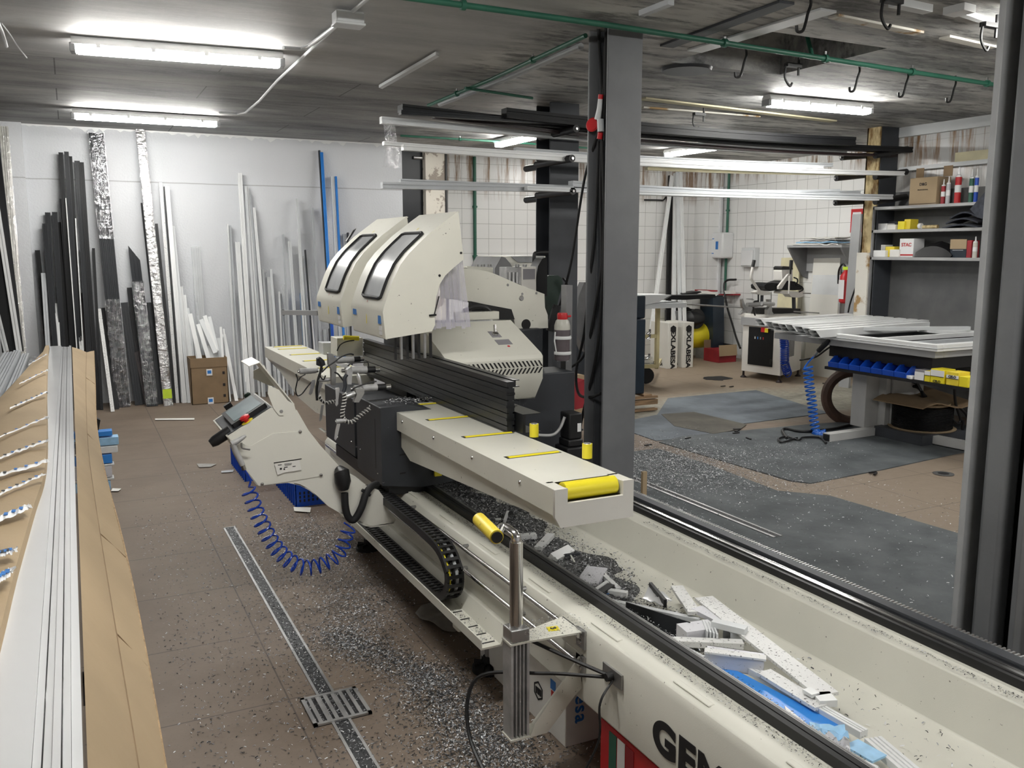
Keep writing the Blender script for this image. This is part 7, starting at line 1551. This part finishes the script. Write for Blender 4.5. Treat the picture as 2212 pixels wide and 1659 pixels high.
for x0, x1, yt_, mt, lb, ex in ((663, 712, 790, 'dull_red', 'red and grey sealant tube next to the brown carton on the shelf top', None), (718, 768, 760, 'grey_pvc', 'grey sealant tube, second on the shelf top', None), (812, 885, 655, 'red', 'tall red foam can with clear cap on the shelf top', 'white_gloss'), (970, 1025, 680, 'green', 'green sealant tube on the shelf top', None), (1030, 1078, 670, 'blue', 'blue and orange sealant tube at the right end of the shelf top', None)):
    onshelf(x0, x1, yt_, 2.09, mt, 'sealant_tube', lb, 'sealant', cyl=True, extra=ex)
z5 = lambda x, y: (1580+x/2.675, 380+y/2.675)
def sh(x0, x1, yt_, z, mt, nm, label, cat, **k): xa, y_ = z5(x0, yt_); xb, _ = z5(x1, yt_); return onshelf(xa, xb, y_, z, mt, nm, label, cat, crop=False, **k)
sh(800, 835, 258, 1.855, 'dull_red', 'red_pouch', 'dark red pouch at the left end of the middle shelf', 'pouch')
sh(838, 898, 275, 1.855, 'label_white', 'small_box', 'white and green box on the middle shelf beside the red pouch', 'box'); sh(900, 948, 282, 1.855, 'paper', 'small_box', 'low white box on the middle shelf', 'box'); sh(905, 955, 262, 1.855, 'grey_dark', 'small_box', 'dark box behind the low white one on the middle shelf', 'box', x_=7.76)
sh(962, 1000, 262, 1.855, 'yellow_clean', 'small_box', 'yellow box on the middle shelf, left part with label', 'box'); sh(1000, 1035, 250, 1.855, 'yellow', 'small_box', 'taller yellow box on the middle shelf', 'box', x_=7.66)
t = thing('rolled_tape', 'white tape roll with amber tube lying on the middle shelf', 'tape', P(*z5(1085, 295), X=7.66)); c = P(*z5(1085, 287), X=7.66); c.z = 1.855+.03
m = MB(); m.lathe(c, [(.028, 0), (.028, .03), (.012, .031)], 'label_white', 18, (0, -1, 0)); m.build('roll', t); m = MB(); m.cyl(c+V((.02, -.03, -.01)), c+V((.02, -.20, -.01)), .018, 'rusted', 12); m.build('amber_tube', t)
for k, lb in enumerate(('lowest layer of dark felt folded on the middle shelf', 'middle layer of dark felt folded on the middle shelf', 'top fold of dark felt on the middle shelf')):
    a = P(*z5(1225+20*k, 285), X=7.64); b = P(*z5(1430, 285), X=7.64); m = MB(); rows = []
    for i in range(12):
        f = i/11; yy = a.y+(b.y-a.y)*f; zz = 1.862+.045*k+.03*math.sin(f*3.1)*(1+.4*k); rows.append([V((7.62, yy, zz)), V((7.72, yy, zz+.012)), V((7.84, yy, zz+.004))])
    m.sheet(rows, 'felt', .014); single(m, 'felt_roll', lb, 'felt')
sh(798, 840, 425, 1.575, 'grey_pvc', 'small_box', 'grey white pack at the left end of the lowest shelf', 'box'); sh(842, 888, 398, 1.575, 'paper', 'small_box', 'white box standing on the lowest shelf', 'box', x_=7.7); sh(820, 890, 430, 1.575, 'label_white', 'small_box', 'flat white boxes before the standing one on the lowest shelf', 'box', x_=7.60, dpt=.05)
sh(890, 940, 408, 1.575, 'yellow', 'small_box', 'open yellow box on the lowest shelf', 'box'); sh(915, 970, 425, 1.575, 'paper', 'paper_bag', 'crumpled white bag on the lowest shelf', 'bag', x_=7.62, dpt=.06)
tt, a, b, h_ = sh(974, 1055, 362, 1.575, 'label_white', 'carton', 'white carton marked STAC on the lowest shelf', 'box', dpt=.16)
words('STAC', (7.639, (a.y+b.y)/2, 1.575+h_*.66), (0, -1, 0), (0, 0, 1), .05, 'ink_red', tt, .001); m = MB(); m.box(7.638, 7.64, b.y, a.y, 1.59, 1.605, 'ink_red'); m.build('stripe', tt)
a, b = P(*z5(1060, 460), X=7.62), P(*z5(1270, 460), X=7.62); m = MB(); rows = []
for i in range(12):
    f = i/11; yy = a.y+(b.y-a.y)*f; hh = .155*math.sin(math.pi*min(1, f*.9+.08))**.6; rows.append([V((7.61, yy, 1.577+random.uniform(0, .01))), V((7.63, yy, 1.577+hh*.7)), V((7.72, yy, 1.577+hh+random.uniform(-.01, .01))), V((7.84, yy, 1.58+hh*.8))])
m.sheet(rows, 'black', .01); single(m, 'black_bag', 'black plastic bag heap in the middle of the lowest shelf', 'bag')
tt, a, b, h_ = sh(1268, 1362, 372, 1.575, 'navy_paint', 'carton', 'navy and brown open carton on the right of the lowest shelf', 'box'); m = MB(); m.box(7.635, 7.64, b.y, a.y, 1.575+h_*.5, 1.575+h_+.01, 'cardboard'); m.build('flap', tt); m = MB(); m.box(7.634, 7.6345, b.y+.03, a.y-.03, 1.575+h_*.42, 1.575+h_*.44, 'label_white'); m.build('printed_line', tt)
sh(1362, 1388, 372, 1.575, 'dull_red', 'small_box', 'narrow red box beside the navy carton', 'box'); t_, *_ = sh(1390, 1420, 350, 1.575, 'milky', 'plastic_bottle', 'cream plastic bottle at the right end of the lowest shelf', 'bottle', cyl=True)
m = MB(); m.ext(rotsec(.09, .06, 0), (7.88, 6.0, 2.545), (7.88, 5.5, 2.545), (-1, 0, 0), 'board_yellow'); single(m, 'wall_batten', 'yellowed batten on the rust stained wall above the shelf', 'batten')
m = MB(); m.box(7.84, 7.92, 5.0, 6.65, 2.46, 2.50, 'white_pvc2'); single(m, 'wall_ledge', 'white ledge running along the rust stained wall above the shelf', 'ledge')
m = MB(); m.prism([P(x, y, X=7.50) for x, y in ((2095, 452), (2140, 400), (2140, 478), (2112, 470))], (.1, 0, 0), 'felt'); single(m, 'dark_cloth', 'dark cloth hanging at the right end of the shelf', 'cloth')

# ================================================================== assembly table
tb = thing('assembly_table', 'white and grey assembly table with tool shelf, right of the mats', 'table', (6.6, 5.4, 0))
TX0, TX1, TY0, TY1, TZ = 6.0, 7.45, 4.63, 6.40, .865
for x0, x1, y0, y1 in ((TX0, TX0+.10, TY0, TY1), (TX1-.1, TX1, TY0, TY1), (TX0+.10, TX1-.1, TY0, TY0+.10), (TX0+.10, TX1-.1, TY1-.1, TY1)):
    m = MB(); m.box(x0, x1, y0, y1, TZ-.055, TZ, 'grey_light'); m.build('top_frame', tb, bevel=.003)
m = MB(); m.box(TX0+.1, TX1-.1, TY0+.1, TY1-.1, TZ-.05, TZ-.02, 'anthracite2'); m.build('table_bed', tb)
m = MB(); m.box(TX0+.10, TX1-.1, TY0+.1, 5.80, .70, .80, 'black'); m.build('under_panel', tb)
m = MB(); m.box(TX0-.01, TX0+.28, 4.30, 5.74, .595, .62, 'black'); m.build('tool_shelf', tb)
for yy in (5.28,):
    m = MB(); m.box(6.28, 6.44, 5.52, 5.68, .07, .80, 'table_grey'); m.build('leg_post', tb, bevel=.004)
m = MB(); m.box(6.50, 6.90, 5.42, 5.44, .08, .80, 'table_grey'); m.build('leg_panel', tb, bevel=.003); m = MB(); m.box(6.44, 6.50, 5.44, 5.62, .08, .80, 'table_grey'); m.build('leg_panel', tb, bevel=.003)
m = MB(); q = P(1925, 800, Y=5.85); q_ = P(1996, 800, Y=5.85); m.box(q.x, q_.x, 5.85, 5.87, .08, .80, 'grey_light'); m.build('leg_panel', tb, bevel=.003)
m = MB(); a, b = P(1785, 945, Z=.04), P(1925, 925, Z=.04); m.ext(rotsec(.08, .07, 0), a, b, (0, 0, 1), 'table_grey'); m.build('foot_bar', tb, bevel=.003)
m = MB(); d_ = (b-a).normalized(); m.obox(a-d_*.002, d_*.002, d_.cross(V((0, 0, 1)))*.034, (0, 0, .028), 'ink'); m.build('tube_end', tb)
m = MB(); a, b = P(1885, 922, Z=.05), P(2100, 965, Z=.05); m.ext(rotsec(.07, .07, 0), a, b, (0, 0, 1), 'table_grey'); m.build('foot_bar', tb, bevel=.003)
m = MB(); m.box(7.2, 7.3, 4.9, 5.0, 0, .80, 'table_grey'); m.build('leg_post', tb); m = MB(); m.box(7.2, 7.3, 6.2, 6.3, 0, .80, 'table_grey'); m.build('leg_post', tb)
m = MB(); a, b = P(1752, 752, Z=.58), P(1765, 735, Z=.7); m.tube([P(1790, 738, X=6.02), P(1778, 745, X=6.0)], .02, 'black', 10); m.build('gun_hook', tb)
# window frame lying on the table
wf = thing('window_frame', 'white window frame lying on the near end of the assembly table', 'window frame', (6.6, 5.1, TZ))
for x0, x1, y0, y1 in ((5.98, 6.05, 4.60, 5.92), (7.30, 7.37, 4.60, 5.92), (6.05, 7.30, 4.60, 4.67), (6.05, 7.30, 5.85, 5.92)):
    m = MB(); m.box(x0, x1, y0, y1, TZ, TZ+.055, 'white_pvc'); m.box(x0-.004 if x0 < 6.0 else x0, x1, y0-.004 if y0 < 4.7 else y0, y1, TZ+.02, TZ+.027, 'grey_pvc'); m.build('frame_bar', wf, bevel=.003)
m = MB(); m.lathe((6.018, 4.70, TZ+.03), [(.006, 0), (.005, .002)], 'ink', 8, (-1, 0, 0)); m.build('corner_screw', wf); words('2 x B', (6.0175, 5.25, TZ+.03), (0, -1, 0), (0, 0, 1), .02, 'ink_red', wf)
m = MB(); m.box(6.09, 7.30, 4.95, 4.985, TZ+.01, TZ+.04, 'grey_pvc'); m.build('cross_bar', wf)
m = MB(); m.box(6.09, 7.3, 5.25, 5.29, TZ+.01, TZ+.045, 'white_pvc'); m.build('cross_bar', wf)
# mitred white profiles
ends = [(1637, 690), (1660, 696), (1673, 699), (1688, 701), (1703, 702), (1724, 706), (1741, 710), (1754, 714)]
nm_ = ['farthest', 'second', 'third', 'fourth', 'fifth', 'sixth', 'seventh', 'nearest']
rts = [(1975, 670), (2010, 673), (2046, 674), (2048, 677), (2078, 680), (2060, 684), (2050, 688), (2000, 696)]
for k, ((x, y), (xr_, yr_)) in enumerate(zip(ends, rts)):
    zc = TZ+.075; a = P(x, y, Z=zc+.02); b = P(xr_, yr_, Z=zc+.02); d_ = (b-a); Ln = min(d_.length, (7.55-a.x)/max(.1, d_.x/d_.length)); d_.normalize(); s_ = d_.cross(V((0, 0, 1))).normalized(); w_ = .085; h_ = .065
    m = MB(); t_ = .004; e = .07
    def bar_(o0, o1, z0, z1, mt):   # mitred end: bottom starts further along than the top
        m.add([a+s_*o0+V((0, 0, z1)), a+s_*o1+V((0, 0, z1)), a+s_*o1+d_*e+V((0, 0, z0)), a+s_*o0+d_*e+V((0, 0, z0)),
               a+s_*o0+d_*Ln+V((0, 0, z1)), a+s_*o1+d_*Ln+V((0, 0, z1)), a+s_*o1+d_*Ln+V((0, 0, z0)), a+s_*o0+d_*Ln+V((0, 0, z0))],
              [(0, 1, 2, 3), (5, 4, 7, 6), (0, 4, 5, 1), (2, 6, 7, 3), (1, 5, 6, 2), (0, 3, 7, 4)], mt)
    bar_(-w_/2, w_/2, .0, t_, 'white_pvc'); bar_(-w_/2, w_/2, -h_, -h_+t_, 'white_pvc'); bar_(-w_/2, -w_/2+t_, -h_, 0, 'white_pvc'); bar_(w_/2-t_, w_/2, -h_, 0, 'white_pvc'); bar_(-w_/2+t_, w_/2-t_, -h_*.5, -h_*.5+t_, 'white_pvc')
    single(m, 'mitred_profile', '%s of the mitre cut white profiles lying side by side on the assembly table' % nm_[k], 'profile', 'mitred white profiles on the assembly table')
m = MB(); a = P(1882, 700, Z=TZ+.07); b = P(1948, 698, Z=TZ+.07); m.ext(rotsec(.10, .05, 0), a, b, (0, 0, 1), 'white_pvc2'); single(m, 'profile_offcut', 'short white mitred piece lying across the frame on the assembly table', 'offcut', bevel=.003)
m = MB(); m.ext(rotsec(.04, .03, 0), (6.15, 5.75, TZ+.08), (7.3, 5.3, TZ+.08), (0, 0, 1), 'white_pvc2'); single(m, 'thin_profile', 'thin white profile lying across the window frame', 'profile')
# blue bins
for k in range(7):
    y0 = 5.70-k*.118; t = thing('storage_bin', '%s blue storage bin from the left on the table shelf' % ('first', 'second', 'third', 'fourth', 'fifth', 'sixth', 'seventh')[k], 'bin', (6.1, y0-.05, .62), 'blue storage bins on the table shelf')
    m = MB(); x0 = 6.00; w_ = .112; hf_ = .045; hb = .095
    m.box(x0, x0+.17, y0-w_, y0, .62, .624, 'blue'); m.prism([(x0, y0, .62), (x0+.17, y0, .62), (x0+.17, y0, .62+hb), (x0+.06, y0, .62+hb), (x0, y0, .62+hf_)], (0, -.004, 0), 'blue'); m.prism([(x0, y0-w_, .62), (x0+.17, y0-w_, .62), (x0+.17, y0-w_, .62+hb), (x0+.06, y0-w_, .62+hb), (x0, y0-w_, .62+hf_)], (0, .004, 0), 'blue')
    m.box(x0+.166, x0+.17, y0-w_, y0, .62, .62+hb, 'blue'); m.build('bin_body', t)
    m = MB(); m.prism([(x0-.008, y0, .62), (x0, y0, .62), (x0, y0, .62+hf_), (x0-.014, y0, .62+hf_)], (0, -w_, 0), 'blue'); m.build('bin_lip', t, bevel=.002)
def cel(y0, y1, h_, mt, label, band=None, txt=None, low=False, x0=5.995):
    t = thing('screw_box', label, 'box', (x0+.06, (y0+y1)/2, .62), None); m = MB(); m.box(x0, x0+.13, y1, y0, .62, .62+h_, mt); m.build('box_body', t, bevel=.003)
    if band: m = MB(); m.box(x0-.002, x0, y1, y0, .62+h_*band[0], .62+h_*band[1], 'label_white'); m.build('label_band', t)
    if band: m = MB(); m.box(x0-.0025, x0-.001, y1, y0, .62+h_*band[0]-.004, .62+h_*band[0], 'ink'); m.build('line', t)
    if txt: words(txt, (x0-.003, (y0+y1)/2, .62+h_*(.12 if low else (band[0]+band[1])/2)), (0, -1, 0), (0, 0, 1), .026, 'ink', t, .001)
cel(4.80, 4.715, .085, 'label_grey', 'grey and white screw box left of the yellow boxes on the table shelf', (.05, .8)); cel(4.71, 4.66, .085, 'yellow_clean', 'narrow yellow screw box with grey top on the table shelf', (.62, 1.0))
cel(4.655, 4.535, .11, 'yellow_clean', 'large yellow CELO screw box with printed label on the table shelf', (.5, .92), 'CELO', True)
cel(4.515, 4.41, .105, 'yellow', 'yellow CELO screw box with white band on the table shelf', (.52, .75), 'CELO'); cel(4.405, 4.33, .08, 'yellow_clean', 'yellow screw box cut by the right column')
m = MB(); m.obox((6.02, 4.845, .634), (.03, -.01, 0), (.01, .03, 0), (0, 0, .012), 'label_white'); single(m, 'small_packet', 'small red and white packet at the end of the blue bins', 'packet', bevel=.002)
# hoop, reel, cables, coil hose of table
m = MB(); c = P(1838, 856, Y=6.1); rh = .33
c = P(1842, 857, Y=6.0); rh = c.z; m.tube([c+V((math.cos(a)*rh*.72, -math.cos(a)*rh*.62, math.sin(a)*rh*.95)) for a in [k*2*math.pi/40 for k in range(40)]], .05, 'hoop', 8, closed=True); single(m, 'brown_hoop', 'large dark brown hoop standing behind the table leg', 'hoop')
t = thing('cable_reel', 'reel of black cable between cardboard discs under the assembly table', 'reel', P(1990, 935, Z=0)); c = P(1990, 932, Z=.06); c.z = 0
m = MB(); m.lathe(c+V((0, 0, .095)), [(.27, 0), (.28, .01)], 'cardboard', 30); m.build('lower_disc', t)
m = MB(); pr = [(.235, 0)]
for k in range(16): pr += [(.245, .012*k+.003), (.25, .012*k+.008), (.243, .012*k+.012)]
m.lathe(c+V((0, 0, .106)), pr, 'black', 36); m.build('wound_cable', t)
m = MB(); m.lathe(c+V((0, 0, .31)), [(.22, 0), (.22, .02)], 'cardboard', 28); m.build('inner_disc', t)
m = MB(); rows = [[c+V((-.33+.66*i/8, -.26+.52*j/6, .335+.03*math.sin(i*.8)+.012*j*(i/8))) for j in range(7)] for i in range(9)]; m.sheet(rows, 'cardboard_dark', .008); m.build('upper_sheet', t)
m = MB(); m.tube(smooth_path([c+V((.2, -.2, .3)), c+V((.3, -.22, .2)), c+V((.33, -.2, .05)), c+V((.25, -.22, .08)), c+V((.22, -.24, .18))]), .012, 'black', 8); m.build('cable_tail', t)
m = MB(); m.box(c.x-.3, c.x+.3, c.y-.25, c.y+.25, .0, .095, 'grey_dark'); single(m, 'low_plinth', 'low dark plinth under the cable reel', 'plinth')
m = MB(); 
for k in range(3): m.tube(smooth_path([P(1962, 815+k*9, Y=5.45), P(1975+k*3, 818+k*9, Y=5.4), P(1990, 845, Y=5.35), P(2000-k*3, 858, Y=5.3)]), .014, 'black', 8)
single(m, 'cable_bunch', 'bunch of black hoses arching from the table leg down to the cable reel', 'cable')
m = MB(); m.tube(smooth_path([P(2062, 822, Y=5.0), P(2064, 870, Y=5.0), P(2075, 905, Y=5.0), P(2068, 915, Y=5.0), P(2052, 900, Y=5.0)]), .012, 'black', 8); single(m, 'hanging_hose', 'black hose loop hanging by the right column under the table', 'hose')
m = pbox(2045, 822, 2090, 868, 6.2, .4, 'blue'); single(m, 'blue_tub', 'dark blue tub standing behind the cable reel', 'tub', bevel=.01)
m = pbox(2045, 866, 2090, 905, 6.0, .3, 'paper_grey'); single(m, 'white_sack', 'pale sack under the dark blue tub', 'sack', bevel=.02)
m = pbox(1950, 820, 2045, 866, 7.0, .2, 'board'); single(m, 'pale_board', 'pale board standing on the floor behind the cable reel', 'board')
m = MB(); m.tube(smooth_path([P(1700, 946, Z=.02), P(1690, 930, Z=.02), P(1700, 926, Z=.02), P(1735, 932, Z=.02), P(1800, 926, Z=.02), P(1845, 915, Z=.02)]), .012, 'black', 8); m.tube(smooth_path([P(1722, 946, Z=.02), P(1690, 955, Z=.02), P(1682, 948, Z=.02), P(1700, 943, Z=.02), P(1725, 950, Z=.02), P(1735, 945, Z=.02), P(1770, 945, Z=.02), P(1785, 957, Z=.02)]), .009, 'black', 6); single(m, 'floor_hose', 'black hose looped on the floor beside the blue coil', 'hose')
t = thing('air_gun', 'black air gun hanging on the assembly table with a blue coiled hose to the floor', 'air gun', P(1770, 745, X=5.98))
m = MB(); m.tube([P(1790, 735, X=5.98), P(1784, 742, X=5.98), P(1768, 758, X=5.98)], [.016, .024, .022], 'black', 12); m.build('handle', t)
m = MB(); m.tube([P(1768, 757, X=5.98), P(1756, 772, X=5.98)], .012, 'chrome', 10); m.build('coupling', t)
XB = 5.93; cpath = [P(x, y, X=XB) for x, y in ((1745, 792), (1748, 830), (1754, 870), (1757, 900), (1762, 930))]
m = MB(); m.tube(smooth_path([P(1756, 772, X=5.96), P(1744, 785, X=5.95), P(1736, 797, X=XB)])+coil(smooth_path(cpath), lambda f: .042-.006*f, 15, 12)+coil(smooth_path([P(1762, 932, X=XB), P(1768, 941, X=XB), P(1785, 936, X=XB+.05)]), .035, 12, 10), .0075, 'coil_blue', 6); m.build('coiled_hose', t)
m = MB(); m.tube(smooth_path([P(1728, 778, X=6.2), P(1760, 772, X=6.2), P(1785, 755, X=6.2), P(1800, 745, X=6.2)]), .008, 'black', 6); single(m, 'black_air_line', 'thin black air line hanging under the table end by the milling machine', 'hose')
for o in bpy.data.objects:
    if '_o' in o: del o['_o']
